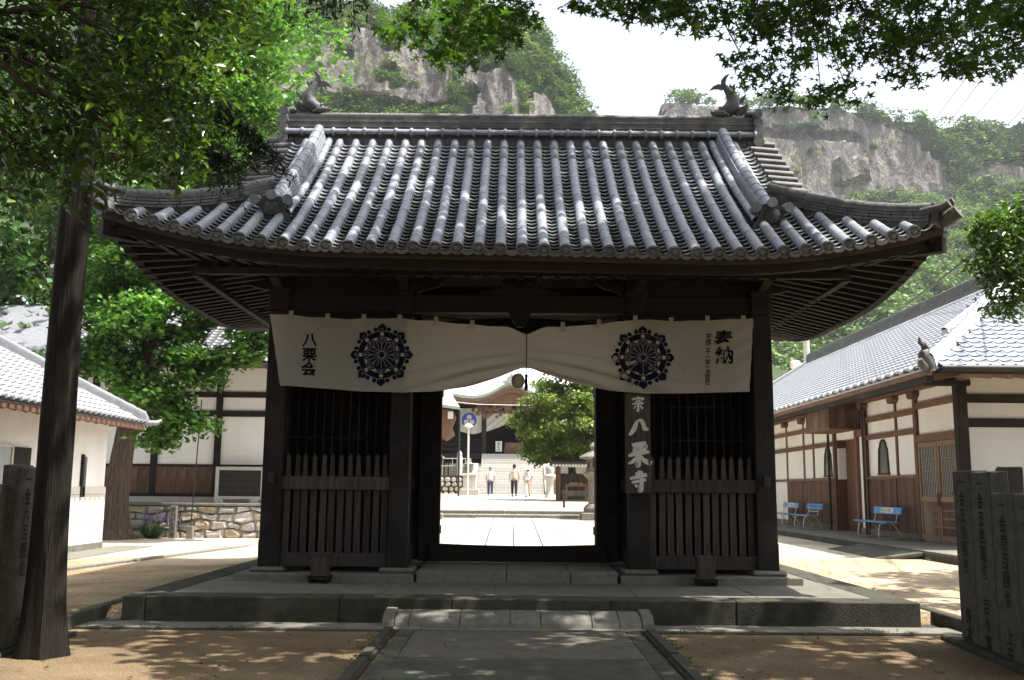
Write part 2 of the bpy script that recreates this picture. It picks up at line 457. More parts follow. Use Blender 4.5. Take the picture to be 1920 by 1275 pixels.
strip = struct(obj('drain_strip', MB().box(-5.4, 5.4, 11.40, 12.4, -.06, .012).mesh('drain_strip', M['concrete_dark'])))
xx = -5.35
while xx < 5.3:
    x1 = min(xx + rng.uniform(1.1, 1.9), 5.4)
    MB().box(xx+.004, x1-.004, 11.42, 11.86, -.05, .030+rng.uniform(-.004,.004)).build('paving_slab', M['concrete'], strip, bevel=.005)
    xx = x1
MB().box(-4.93, -4.66, 12.4, 20.3, -.05, .016).build('gutter_floor', M['concrete'], strip)
MB().box(4.94, 5.20, 12.4, 20.3, -.05, .016).build('gutter_floor', M['concrete'], strip)

for nm, x0, x1, yy, yend in (('kerb_left', -5.07, -4.93, 11.2, 20.2), ('kerb_right', 5.20, 5.34, 11.35, 20.2)):
    k = struct(obj(nm, MB().box(x0+.01, x1-.01, yy+.02, yend, -.06, .05).mesh(nm, M['concrete_dark'])))
    while yy < yend:
        y1 = min(yy + rng.uniform(1.2, 2.0), yend)
        MB().box(x0, x1, yy+.005, y1-.005, -.05, .17+rng.uniform(-.008,.008)).build('kerb_stone', M['stone_dark'], k, bevel=.015)
        yy = y1
k = struct(obj('kerb_left_return', MB().box(-30, -4.93, 11.08, 11.18, -.06, .05).mesh('kerb_left_return', M['concrete_dark'])))
xx = -4.92
while xx > -12:
    x1 = xx - rng.uniform(.5, 1.3)
    MB().box(x1+.005, xx-.005, 11.03, 11.21, -.05, .155+rng.uniform(-.01,.01)).build('kerb_stone', M['stone_dark'], k, bevel=.015)
    xx = x1

M['mat_stone'] = pmat('worn brown paving', (.135,.121,.096), (.085,.077,.061), 5, rough=.85, bump=.4, bscale=80)
path = struct(obj('path', MB().box(-1.24, 1.47, 1.0, 11.39, -.05, .022).mesh('path', M['concrete_dark'])))
yy = 11.385
while yy > 2:
    y0 = yy - rng.choice((1.55, 1.8, 2.0))
    MB().box(-1.24, -1.06, y0+.004, yy-.004, -.04, .030).build('paving_slab', M['concrete_dark'], path, bevel=.006)
    MB().box(1.30, 1.47, y0+.004, yy-.004, -.04, .030).build('paving_slab', M['concrete_dark'], path, bevel=.006)
    yy = y0
MB().box(-1.055, 1.295, 9.53, 11.25, -.04, .034).build('paving_slab', M['mat_stone'], path, bevel=.008)
MB().box(-1.055, 1.295, 6.6, 9.522, -.04, .027).build('paving_slab', M['concrete_dark'], path, bevel=.008)
for s_, x0, x1 in ((-1, -1.43, -1.28), (1, 1.51, 1.66)):
    yy = 11.39
    while yy > 2:
        y0 = yy - rng.uniform(1.3, 2.0)
        MB().box(x0, x1, y0+.006, yy-.006, -.05, .065+rng.uniform(-.006,.006)).build('kerb_stone', M['stone_dark'], path, bevel=.03, seg=2)
        yy = y0
stp = struct(obj('entrance_step', MB().box(-1.3, 1.6, 11.75, 12.05, -.05, .10).mesh('entrance_step', M['stone_dark'])))
jx = [-1.47, -1.33, -1.16, -.575, .005, .36, .95, 1.27, 1.53, 1.67]
for i, (a, b2) in enumerate(zip(jx[:-1], jx[1:])):
    cheek = i in (0, len(jx)-2)
    prof = [(0, -.05), (0, .03)] + [(.47*(1-math.cos(q)), .03 + (.17 if cheek else .145)*math.sin(q)) for q in [RAD(18*j) for j in range(1, 6)]] + [(.48, -.05)]
    MB().extrude([(a+.004, 11.57+p[0]+(-.012 if cheek else 0), p[1]) for p in prof], (b2-a-.008, 0, 0)).build('step_stone', M['stone'], stp, bevel=.006)

# ------------------------------------------------------------------ the gate
gate = thing('temple_gate', 'large dark timber temple gate with curved grey tiled roof and fish ornaments', 'gate', (XG, YG, .3))

# --- foundation stones
def part(name, mb, mat, parent=gate, **k): return mb.build(name, mat, parent, **k)
for x0, x1 in ((-3.90, -2.6), (-2.6, -1.36), (1.56, 2.85), (2.85, 4.14)):
    part('base_stone', MB().box(x0+.004, x1-.004, 14.08+rng.uniform(-.01,.01), 14.9, .28, .405), M['stone'], bevel=.015)
for x0, x1 in ((-3.90, -3.2), (3.44, 4.14)):
    for y0 in (14.91, 16.0, 17.1):
        part('base_stone', MB().box(x0, x1, y0, y0+1.08, .28, .40), M['stone'], bevel=.015)
for x0, x1 in ((-1.33, -.05), (-.05, .86), (.86, 1.53)):
    part('step_stone', MB().box(x0+.005, x1-.005, 14.14+rng.uniform(-.01,.01), 15.92, .28, .452+rng.uniform(-.006,.006)), M['stone'], bevel=.012)
part('back_step', MB().box(-1.5, 1.7, 16.25, 19.0, .28, .42), M['slab'])

PX = (-3.60, -1.75, 1.75, 3.60); PY = (14.50, YG, 17.98)
for px in PX:
    for py in PY:
        cx = XG + px
        part('foot_stone', MB().box(cx-.25, cx+.25, py-.25, py+.25, .40, .478), M['stone'], bevel=.03)
        part('pillar', MB().box(cx-.145, cx+.145, py-.145, py+.145, .47, 4.78), M['wood_dark'], bevel=.012)
for px in PX[:1] + PX[3:]:
    part('junction_box', MB().box(XG+px-.045, XG+px+.045, 14.30, 14.352, 1.66, 1.82), M['black_metal'], bevel=.006)
# metal sleeves at the pillar feet
for px in PX:
    part('pillar_sleeve', MB().box(XG+px-.152, XG+px+.152, 14.343, 14.66, .472, .86), M['wood_dark'], bevel=.006)

# --- side bays: rails, pointed pickets, lattice, walls
def picket(z0, z1, w):
    h = w/2; half = [(h, z0), (h, z0+.95), (h*.86, z1-.30), (h*.62, z1-.125), (h*.45, z1-.10), (h*.72, z1-.085), (h*.74, z1-.065), (h*.50, z1-.04), (h*.16, z1-.012)]
    prof = half + [(0, z1)] + [(-a, c_) for a, c_ in half[::-1]]
    return MB().extrude([(p[0], -.02, p[1]) for p in prof], (0, .04, 0)).mesh('picket', M['wood_grey'])
pk = picket(.62, 2.10, .090)
for s_ in (-1, 1):
    xa, xb = sorted((XG + s_*1.895, XG + s_*3.455))
    part('bottom_rail', MB().box(xa, xb, 14.40, 14.56, .482, .672), M['wood_grey'], bevel=.006)
    part('middle_rail', MB().box(xa-.02, xb+.02, 14.385, 14.53, 1.575, 1.765), M['wood_grey'], bevel=.006)
    n = 12
    for i in range(n):
        x = lerp(xa, xb, (i + .5) / n)
        obj('picket', pk, gate, Matrix.Translation((x, 14.475, rng.uniform(-.006,.006))) @ Matrix.Rotation(rng.uniform(-.006,.006), 4, 'Y'))
    mb = MB()
    for i in range(13):
        x = lerp(xa, xb, i / 12); mb.box(x-.008, x+.008, 14.70, 14.716, 1.0, 4.3)
    for z in (2.35, 2.85, 3.4): mb.box(xa, xb, 14.718, 14.73, z-.01, z+.01)
    part('lattice', mb, M['wood_dark'])
    part('back_wall', MB().box(xa, xb, 16.1, 16.16, .45, 4.8), M['wood_dark'])
    xo = XG + s_*3.60; xi = XG + s_*1.75
    for xw, n_ in ((xo, 'outer_wall'), (xi, 'inner_wall')):
        part(n_, MB().box(xw-.04, xw+.04, 14.65, 16.1, .45, 4.8), M['wood_dark'])
        part('wall_rail', MB().box(xw-.07, xw+.07, 14.652, 16.09, 1.58, 1.76), M['wood_grey'])
        part('wall_rail', MB().box(xw-.06, xw+.06, 14.652, 16.09, .46, .72), M['wood_grey'])
    part('outer_wall', MB().box(xo-.04, xo+.04, 16.4, 17.83, .45, 4.8), M['wood_dark'])
    part('inner_wall', MB().box(xi-.04, xi+.04, 16.4, 17.83, .45, 4.8), M['wood_dark'])
    part('back_wall', MB().box(min(xo,xi)+.15, max(xo,xi)-.15, 17.9, 17.95, .45, 4.8), M['wood_dark'])
    # door jamb boards and open leaf
    ja, jb = sorted((XG + s_*1.265, XG + s_*1.61))
    part('door_jamb', MB().box(ja, jb, 16.0, 16.22, .45, 4.2), M['wood_dark'], bevel=.01)
    lf = sorted((XG + s_*1.36, XG + s_*1.42))
    dl = part('door_leaf', MB().box(lf[0], lf[1], 16.24, 17.5, .5, 3.75), M['wood_dark'])
    for z in (.9, 2.1, 3.3): part('batten', MB().box(lf[0]-.025, lf[1]+.025, 16.26, 17.48, z-.07, z+.07), M['wood_dark'], dl)
# threshold with worn, sagging top
top = [(lerp(-1.30, 1.54, i/20.), .735 - .035*math.sin(math.pi*i/20)**.8) for i in range(21)]
mb = MB().extrude([(-1.30, 15.93, .455)] + [(a, 15.93, z) for a, z in top] + [(1.54, 15.93, .455)], (0, .24, 0))
part('threshold', mb, M['wood_dark_x'])
part('lintel', MB().box(XG-1.62, XG+1.62, 16.0, 16.2, 3.9, 4.2), M['wood_dark_x'])

# --- beams above
hw = 3.78
for py in PY:
    part('head_beam', MB().box(XG-hw, XG+hw, py-.10, py+.10, 4.22, 4.49), M['wood_dark_x'], bevel=.015)
    part('wall_plate', MB().box(XG-4.1, XG+4.1, py-.11, py+.11, 4.78, 4.97), M['wood_dark_x'], bevel=.01)
for px in PX:
    part('cross_beam', MB().box(XG+px-.09, XG+px+.09, 14.62, 17.86, 4.30, 4.52), M['wood_dark'], bevel=.01)
    part('roof_beam', MB().box(XG+px-.10, XG+px+.10, 13.6, 18.9, 4.785, 4.965), M['wood_dark'], bevel=.01)
for s_ in (-1, 1):
    a, b2 = sorted((XG+s_*1.9, XG+s_*3.45))
    part('frieze_board', MB().box(a, b2, 14.46, 14.54, 4.495, 4.775), M['wood_dark'])
    part('frieze_board', MB().box(a, b2, 14.44, 14.50, 3.9, 4.215), M['wood_dark'])
# curved inner beam over the doorway, bounce light put into its pale colour
def arch_beam(y, z0, zh, half, mat, nm):
    up = [(lerp(-half, half, i/16.), z0 + .10*math.sin(math.pi*i/16)) for i in range(17)]
    lo = [(a, z - zh + (.05 if abs(a) < half*.9 else 0)) for a, z in up][::-1]
    part(nm, MB().extrude([(XG+a, y-.11, z) for a, z in up + lo], (0, .22, 0)), mat, bevel=.02)
arch_beam(16.3, 5.16, .34, 1.6, M['wood_bounce_lit'], 'inner_beam')
arch_beam(15.75, 4.50, .26, 1.6, M['wood_bounce_lit'], 'inner_beam')
part('ceiling', MB().box(XG-3.55, XG+3.55, 14.65, 17.85, 5.30, 5.35), M['wood_bounce_lit'])
# frog-leg strut carved over the head beam
kz = [(-.62, 0), (-.60, .06), (-.42, .08), (-.30, .14), (-.24, .24), (-.12, .285), (.12, .285), (.24, .24), (.30, .14), (.42, .08), (.60, .06), (.62, 0)]
fl = part('carved_strut', MB().extrude([(XG+a, 14.36, 4.49+z) for a, z in kz], (0, .16, 0)), M['wood_dark'], bevel=.015)
for sx2, sz2, r in ((-.3,.08,.05), (-.16,.17,.06), (0,.10,.08), (.16,.17,.06), (.3,.08,.05), (-.05,.22,.04), (.09,.21,.04)):
    part('carved_flower', MB().lathe([(r, 0), (r*.8, -.03), (r*.3, -.045), (r*.15,-.03)], (XG+sx2, 14.362, 4.49+sz2), 8, 'Y'), M['wood_dark_x'], fl, smooth=True)
part('centre_bracket', MB().extrude([(XG-.17, 14.30, 4.225), (XG+.17, 14.30, 4.225), (XG+.12, 14.30, 4.10), (XG+.05, 14.30, 4.0), (XG-.05, 14.30, 4.0), (XG-.12, 14.30, 4.10)], (0, .14, 0)), M['wood_dark'], bevel=.01)
# boat shaped bracket arms
def arm(cx, cy, along):
    pr = [(-.62, .13), (-.62, .05), (-.5, -.03), (-.3, -.09), (0, -.11), (.3, -.09), (.5, -.03), (.62, .05), (.62, .13)]
    if along == 'x': part('bracket_arm', MB().extrude([(cx+a, cy-.07, 4.65+z) for a, z in pr], (0, .14, 0)), M['wood_dark'], bevel=.008)
    else: part('bracket_arm', MB().extrude([(cx-.07, cy+a*1.15, 4.65+z) for a, z in pr], (.14, 0, 0)), M['wood_dark'], bevel=.008)
for px in PX:
    arm(XG+px, 14.5, 'x'); arm(XG+px, 14.5, 'y')
    part('bracket_block', MB().box(XG+px-.17, XG+px+.17, 14.33, 14.67, 4.495, 4.575), M['wood_dark'], bevel=.02)
for s_ in (-1, 1):
    for py in PY[1:]:
        pr = [(-.62, .13), (-.62, .05), (-.5, -.03), (-.3, -.09), (0, -.11), (.3, -.09), (.5, -.03), (.62, .05), (.62, .13)]
        part('bracket_arm', MB().extrude([(XG+s_*3.6+a*1.2, py-.07, 4.65+z) for a, z in pr], (0, .14, 0)), M['wood_dark'], bevel=.008)

# --- roof geometry
EX, EY = 5.54, 3.94           # half extents of the eaves
def upturn(a, a0): return .35 * max(0.0, (abs(a) - a0) / 2.65) ** 2
def zprof(t): return 4.70 + 2.95 * (.80 * t + .20 * t * t)
def zf(x, t): return zprof(t) + (upturn(x, 2.45) - .012 * x) * max(0, 1 - t) ** 1.6          # front and back slopes
def zs(dy, t, x=0): return zprof(t) + (upturn(dy, .85) - .012 * x) * max(0, 1 - t) ** 1.6    # side slopes
def FP(x, t): return Vector((XG + x, YG - EY + EY * t, zf(x, t)))
def hroof(x, y):
    tf = 1 - abs(y - YG) / EY; ts = (EX - abs(x)) / EY
    z = zf(x, tf)
    if abs(x) > 4.0: z = min(z, zs(y - YG, ts, x))
    return z

# deck (closed sheet under the tiles)
gx = [-5.46,-5.2,-4.9,-4.6,-4.3,-4.05,-4.0001] + list(np.linspace(-3.999, 3.999, 17)) + [4.0001,4.05,4.3,4.6,4.9,5.2,5.46]
gy = list(YG + np.array([-3.88,-3.6,-3.2,-2.7,-2.2,-1.7,-1.2,-.6,-.15,.15,.6,1.2,1.7,2.2,2.7,3.2,3.6,3.88]))
mb = MB(); mb.slabgrid([[(XG + x, y, hroof(x, y) - .10) for x in gx] for y in gy], (0, 0, -.05))
roof = part('roof', mb, M['tile_pan'])
def rp(name, mb, mat, **k): return mb.build(name, mat, roof, **k)

# pan tiles of the front slope: rows of shallow troughs with a lip at the lower edge
S = .282
pv, pf = [], []
for k in range(-19, 19):
    xc = (k + .5) * S
    tmax = .965 if abs(xc) < 3.95 else min(.965, (EX - abs(xc)) / EY - .01)
    if tmax < .02: continue
    rows = int(tmax / .0312)
    for r in range(rows + 1):
        t0 = -.010 + r * .0312; t1 = min(t0 + .036, tmax + .02)
        lift = .040 + rng.uniform(-.004, .004)
        idx = []
        for tt, lf in ((t0, lift), (t1, -.006), (t0, lift - .021), (t0 + .022, lift - .030)):
            ids = []
            for j in range(5):
                u = -1 + j * .5; x = xc + u * .105
                p = FP(x, tt); p.z += -.075 + .050 * u * u + lf
                ids.append(len(pv)); pv.append(tuple(p))
            idx.append(ids)
        for j in range(4):
            pf.append((idx[0][j], idx[0][j+1], idx[1][j+1], idx[1][j]))
            pf.append((idx[2][j], idx[2][j+1], idx[0][j+1], idx[0][j]))
            pf.append((idx[3][j], idx[3][j+1], idx[2][j+1], idx[2][j]))
pan = obj('pan_tile_rows', np_mesh('pan_tile_rows', np.array(pv), np.array(pf), M['tile_pan']), roof, kind='stuff')

# round cover tiles: one mesh, many objects
def round_tile_mesh(r0, r1, nm='round_tile', mat=None):
    n = 9; vs = []; fs = []
    for y, r in ((0, r0), (1, r1)):
        for j in range(n):
            a = RAD(-15 + 210 * j / (n-1)); vs.append((r*math.cos(a), y, r*math.sin(a)))
    for j in range(n-1): fs.append((j, j+1, n+j+1, n+j))
    for j in range(n): vs.append((vs[j][0]*.86, 0.0, vs[j][2]*.86))
    for j in range(n-1): fs.append((2*n+j, 2*n+j+1, j+1, j))
    return MB().add(vs, fs).mesh(nm, mat or M['tile'], smooth=True)
rt = round_tile_mesh(.0745, .0715)
tiles = []
for k in range(-18, 19):
    x = k * S
    tmax = .958 if abs(x) < 3.8 else (EX - abs(x)) / EY - .045
    n = max(1, round(tmax / .0815)); tt = -.004
    for i in range(n):
        ta = lerp(-.004, tmax, i / n); tb = lerp(-.004, tmax, (i + 1) / n)
        tiles.append((ta, x, tb))
def tile_matrix(x, ta, tb):
    a = FP(x, ta); b_ = FP(x, tb); a.z -= .022; b_.z -= .022
    d = b_ - a; L_ = d.length; y = d / L_; xa = Vector((1, 0, 0)); z = xa.cross(y).normalized()
    xa = y.cross(z)
    j = 1 + rng.uniform(-.012, .012)
    return axes(a + xa * rng.uniform(-.004, .004), xa * j, y * L_ * 1.03, z * j)
tiles.sort(key=lambda q: q[0])
for ta, x, tb in tiles[:300]:
    obj('round_tile', rt, roof, tile_matrix(x, ta, tb))
vv, ff = [], []
base_v = [v.co.copy() for v in rt.vertices]; base_f = [tuple(p.vertices) for p in rt.polygons]
def join_tile(m):
    n0 = len(vv)
    for co in base_v: vv.append(tuple(m @ co))
    for f in base_f: ff.append(tuple(i + n0 for i in f))
for ta, x, tb in tiles[300:]: join_tile(tile_matrix(x, ta, tb))
for s_ in (-1, 1):                                             # side slopes, seen only from the side
    for k in range(-13, 14):
        dy = k * S; tm = min(.40, (EY - abs(dy)) / EY - .04)
        n = max(1, round(tm / .085))
        for i in range(n):
            ta, tb = lerp(0, tm, i/n), lerp(0, tm, (i+1)/n)
            pa, pb = [Vector((XG + s_*(EX - EY*q), YG + dy, zs(dy, q, s_*(EX - EY*q)) - .022)) for q in (ta, tb)]
            d = pb - pa; y = d.normalized(); xa = Vector((0, 1, 0)) if s_ < 0 else Vector((0, -1, 0)); z = xa.cross(y).normalized()
            if z.z < 0: xa = -xa; z = -z
            join_tile(axes(pa, xa, d, z))
obj('round_tile_rows', np_mesh('round_tile_rows', np.array(vv), np.array(ff), M['tile'], True), roof, kind='stuff')
# round ends along the front eave
te = MB().lathe([(.02, .03), (.088, .03), (.090, -.01), (.086, -.018), (.070, -.018), (.066, -.006), (.045, -.004), (.040, -.014), (.012, -.016)], (0,0,0), 14, 'Y').mesh('tile_end', M['tile_old'], smooth=True)
for k in range(-18, 19):
    p = FP(k*S, -.006)
    obj('tile_end', te, roof, Matrix.Translation((p.x, p.y, p.z - .022)) @ Matrix.Rotation(rng.uniform(0, 6), 4, 'Y'))
# pan tile edge pieces between the ends
for k in range(-19, 19):
    xc = (k+.5)*S
    if abs(xc) > 5.2: continue
    lo = []; up = []
    for j in range(7):
        u = -1 + j/3.; p = FP(xc + u*.085, -.012); z = p.z - .055 + .035*u*u
        up.append((p.x, p.y-.005, z)); lo.append((p.x, p.y-.005, z - .05))
    rp('eave_tile', MB().extrude(up + lo[::-1], (0, .03, 0)), M['tile_old'])

# --- ridges
def sweep(pts, w, z0, z1, nm, mat, seg=None, gap=.006, par=None):
    """box course along a polyline; broken into lengths of about seg"""
    pts = [Vector(p) for p in pts]; mb = MB()
    d = [0]
    for a, b_ in zip(pts[:-1], pts[1:]): d.append(d[-1] + (b_ - a).length)
    def at(s):
        for i in range(len(pts)-1):
            if s <= d[i+1] + 1e-9: return pts[i].lerp(pts[i+1], (s - d[i]) / (d[i+1]-d[i]))
        return pts[-1].copy()
    n = max(1, round(d[-1] / seg)) if seg else 1
    off = rng.uniform(0, .5) if seg else 0
    cuts_ = [0] + [d[-1]*(i+off)/n for i in range(1, n)] + [d[-1]]
    for s0, s1 in zip(cuts_[:-1], cuts_[1:]):
        m = 2 if seg else len(pts)
        P = [at(lerp(s0 + (gap if seg else 0), s1, i/(m-1))) for i in range(m)]
        vs = []; fs = []
        for i, p in enumerate(P):
            dd = (P[min(i+1, m-1)] - P[max(i-1, 0)]); dd.z = 0; dd.normalize(); side = Vector((dd.y, -dd.x, 0)) * w/2
            vs += [p - side + Vector((0,0,z0)), p + side + Vector((0,0,z0)), p + side + Vector((0,0,z1)), p - side + Vector((0,0,z1))]
        for i in range(m-1):
            for j in range(4): fs.append((i*4+j, i*4+(j+1)%4, (i+1)*4+(j+1)%4, (i+1)*4+j))
        fs += [(3,2,1,0), tuple((m-1)*4+j for j in range(4))]
        mb.add(vs, fs)
    return mb.build(nm, mat, par or roof)
cap_me = round_tile_mesh(.090, .082, 'ridge_cap', M['tile'])
cap_old = round_tile_mesh(.090, .082, 'ridge_cap', M['tile_old'])
def caps(pts, z, seg, me, nm='ridge_cap', par=None, sc=1.0):
    pts = [Vector(p) for p in pts]; d = [0]
    for a, b_ in zip(pts[:-1], pts[1:]): d.append(d[-1] + (b_ - a).length)
    def at(s):
        for i in range(len(pts)-1):
            if s <= d[i+1] + 1e-9: return pts[i].lerp(pts[i+1], (s - d[i]) / (d[i+1]-d[i]))
        return pts[-1].copy()
    n = max(1, round(d[-1]/seg))
    for i in range(n):
        a = at(d[-1]*i/n); b_ = at(d[-1]*(i+1)/n); a.z += z; b_.z += z
        q = b_ - a; y = q.normalized(); xa = y.cross(Vector((0,0,1))).normalized(); zz = xa.cross(y)
        obj(nm, me, par or roof, axes(a, xa*sc, q*1.02, zz*sc))
RT = 7.62                                             # where the slopes meet the main ridge
main = [(XG - 4.02, YG, RT), (XG + 4.02, YG, RT)]
rp('ridge_core', MB().box(XG-4.0, XG+4.0, YG-.15, YG+.15, RT-.35, RT+.36), M['tile_old'])
sweep(main, .50, -.02, .035, 'ridge_base_course', M['tile_old'], .6)
zc = .085
for i in range(6):
    sweep(main, .335 + (.016 if i % 2 else 0) - .008*i, zc, zc + .037, 'ridge_course', M['tile_old'], .30, .012)
    zc += .0475
caps([(XG-4.02, YG-.20, RT+.030), (XG+4.02, YG-.20, RT+.030)], 0, .268, cap_me, 'ridge_foot_tile', sc=.62)
caps([(XG-4.02, YG, RT+.37), (XG+4.02, YG, RT+.37)], 0, .262, cap_old, 'ridge_cap', sc=.92)
jn = MB().lathe([(.070, -.025), (.078, -.01), (.078, .01), (.070, .025)], (0,0,0), 10, 'X').mesh('ridge_joint', M['tile'], smooth=True)
for i in range(31):
    obj('ridge_joint', jn, roof, Matrix.Translation((XG-4.02+.268*i, YG-.20, RT+.030)))
# ends of the main ridge: stacked scrolls
for s_ in (-1, 1):
    e = XG + s_*4.02
    for i, (r, dz) in enumerate(((.075, .40), (.085, .24), (.085, .08), (.095, -.10))):
        rp('ridge_scroll', MB().tube([(e + s_*.06, YG-.26, RT+dz), (e + s_*.06, YG+.26, RT+dz)], [r, r], 12), M['tile_old'], smooth=True)
    rp('ridge_end_plate', MB().box(min(e, e+s_*.03), max(e, e+s_*.03), YG-.24, YG+.24, RT-.25, RT+.46), M['tile_old'], bevel=.01)
    rp('ridge_end_cap', MB().box(min(e-s_*.12, e+s_*.05), max(e-s_*.12, e+s_*.05), YG-.12, YG+.12, RT+.43, RT+.50), M['tile_old'], bevel=.02)
    # fish with raised tail
    ox = e - s_*.40; oz = RT + .42
    def Q(u, v, w=0): return Vector((ox - s_*u*1.0, YG + w, oz + v*1.04))
    body = [Q(.24,.05), Q(.16,.07), Q(.04,.10), Q(-.08,.19), (Q(-.10,.33)), Q(-.02,.46), Q(.05,.56)]
    fish = part('fish_ornament', MB().tube(body, [.05,.085,.125,.14,.115,.075,.045], 12), M['tile_dark'], smooth=True)
    def fin(pts, th=.022):
        MB().extrude([Q(u, v, -th/2) for u, v in pts], (0, th, 0)).build('fin', M['tile_dark'], fish, bevel=.006)
    fin([(.02,.54), (.03,.62), (.01,.70), (-.05,.79), (.04,.75), (.11,.67), (.12,.58), (.08,.52)])
    fin([(.05,.52), (.08,.58), (.16,.60), (.25,.56), (.33,.47), (.24,.50), (.16,.50), (.10,.48)])
    fin([(-.12,.14), (-.20,.16), (-.34,.26), (-.36,.20), (-.33,.11), (-.24,.03), (-.10,.04)])
    fin([(-.17,.30), (-.24,.36), (-.33,.44), (-.31,.35), (-.26,.27), (-.18,.24)])
    fin([(-.09,.46), (-.13,.52), (-.14,.62), (-.08,.56), (-.04,.62), (-.02,.52)])
    for k in range(4):
        MB().tube([Q(-.12-.02*k,.06+.035*k,-.03), Q(-.33,.13+.03*k,-.03)], [.012,.008], 5).build('fin_ray', M['tile_old'], fish)
    MB().tube([Q(.30,.10), Q(.20,.02)], [.03,.05], 8).build('jaw', M['tile_old'], fish, smooth=True)
    for w in (-.09, .09): MB().lathe([(.03,0),(.022,.02),(.008,.028)], Q(.16,.14,w), 8).build('eye', M['tile_old'], fish, smooth=True)
    for q in range(5): MB().tube([Q(.22-.05*q, .0, -.12), Q(.28-.04*q, .05, -.14), Q(.24-.04*q, .09, -.12)], [.02,.022,.012], 6).build('whisker', M['tile_old'], fish, smooth=True)

# descending ridges, hip ridges, verges
def onigawara(c, fwd, w, h, par):
    """flared end tile facing along fwd (horizontal unit vector)"""
    c = Vector(c); f = Vector(fwd); s = Vector((f.y, -f.x, 0))
    half = [(0, h), (.30*w, .98*h), (.42*w, .86*h), (.40*w, .66*h), (.46*w, .45*h), (.60*w, .22*h), (.72*w, .08*h), (.70*w, -.06*h), (.5*w, -.02*h), (.3*w, -.05*h), (0, 0)]
    pts = half + [(-a, b_) for a, b_ in half[-2:0:-1]]
    mb = MB().extrude([c + s*a + Vector((0,0,b_)) + f*.03 for a, b_ in pts], f*(-.09))
    q = c + Vector((0,0,.5*h)) + f*.03
    mb.tube([q, q + f*.03, q + f*.05], [.33*w, .27*w, .08*w], 8)
    o = mb.build('ridge_end_tile', M['tile_dark'], par)
    return o
for s_ in (-1, 1):
    xk = s_*3.47
    pts = [FP(xk + s_*.05*(1-t_)**2, t_) for t_ in np.linspace(.955, .255, 12)]
    core = sweep(pts, .20, -.16, .22, 'slope_ridge', M['tile'])
    z_ = -.02
    for i in range(5):
        sweep(pts, .30 - .022*i, z_, z_+.036, 'ridge_course', M['tile'], .24, .010, par=roof); z_ += .047
    caps(pts[::-1], .215, .30, cap_me, sc=.98)
    low = [p + Vector((-s_*.19, 0, .02)) for p in pts]
    caps(low[::-1], 0, .34, cap_me, 'ridge_side_tile', sc=.7)
    f = pts[-1]; d = (pts[-1]-pts[-2]); d.z = 0; d.normalize()
    onigawara(f + d*.06 + Vector((0,0,-.12)), d, .40, .36, roof)
    for u in (-.20, 0, .20):
        a = f + Vector((u, .10, .20 + (.05 if u == 0 else 0))); b_ = f + Vector((u*1.15, -.16, .17 + (.07 if u == 0 else 0)))
        rp('top_tile', MB().tube([a, b_], [.068, .074], 12), M['tile'], smooth=True)
    # hip ridge to the corner
    hp = []
    for q in np.linspace(.46, .035, 12):
        x = s_*(EX - EY*q); p = Vector((XG + x, YG - EY + EY*q, zf(x, q))); hp.append(p)
    sweep(hp, .17, -.18, .16, 'hip_ridge', M['tile_old'])
    z_ = -.02
    for i in range(4):
        sweep(hp, .27 - .02*i, z_, z_+.033, 'ridge_course', M['tile_old'], .33, .012); z_ += .046
    caps(hp[::-1], .165, .30, cap_old, sc=1.0)
    f = hp[-1]; d = hp[-1]-hp[-2]; d.z = 0; d.normalize()
    onigawara(f + d*.08 + Vector((0,0,-.12)), d, .26, .30, roof)
    for u, zz in ((-.07, .20), (.07, .13)):
        sd = Vector((d.y, -d.x, 0))
        a = f + sd*u + Vector((0,0,zz)) - d*.12; b_ = f + sd*u + d*.15 + Vector((0,0,zz+.01)); c_ = f + sd*u + d*.25 + Vector((0,0,zz+.05))
        rp('top_tile', MB().tube([a, b_, c_], [.058,.060,.052], 10), M['tile_old'], smooth=True)
    a = f - d*.1 + Vector((0,0,-.05)); 
    rp('corner_tile', MB().tube([a, f + d*.16 + Vector((0,0,-.03)), f + d*.33 + Vector((0,0,.07))], [.075,.080,.092], 12), M['tile_old'], smooth=True)
    # verge tiles pointing outwards along the gable
    for i in range(12):
        tv = .965 - i*.052
        p = FP(s_*3.90, tv)
        a = p + Vector((0, 0, -.01)); b_ = p + Vector((s_*.46, 0, -.05))
        rp('verge_tile', MB().tube([a, b_], [.062,.066], 10), M['tile_old'], smooth=True)
        p2 = FP(s_*3.90, tv-.026); 
        rp('verge_pan', MB().box(min(p2.x,p2.x+s_*.42), max(p2.x,p2.x+s_*.42), p2.y-.08, p2.y+.08, p2.z-.09, p2.z-.055), M['tile_old'])
    # gable board under the verge
    up_ = [FP(s_*3.95, q) + Vector((s_*.12, 0, -.12)) for q in np.linspace(.40, .985, 9)]
    lo_ = [p + Vector((0, 0, -.22)) for p in up_][::-1]
    rp('barge_board', MB().extrude(up_ + lo_, (s_*.05, 0, 0)), M['wood_dark'])
    rp('gable_wall', MB().extrude([(XG+s_*3.86, YG-2.4, zprof(.38)-.15), (XG+s_*3.86, YG+2.4, zprof(.38)-.15), (XG+s_*3.86, YG, RT-.05)], (s_*.04, 0, 0)), M['wood_dark'])

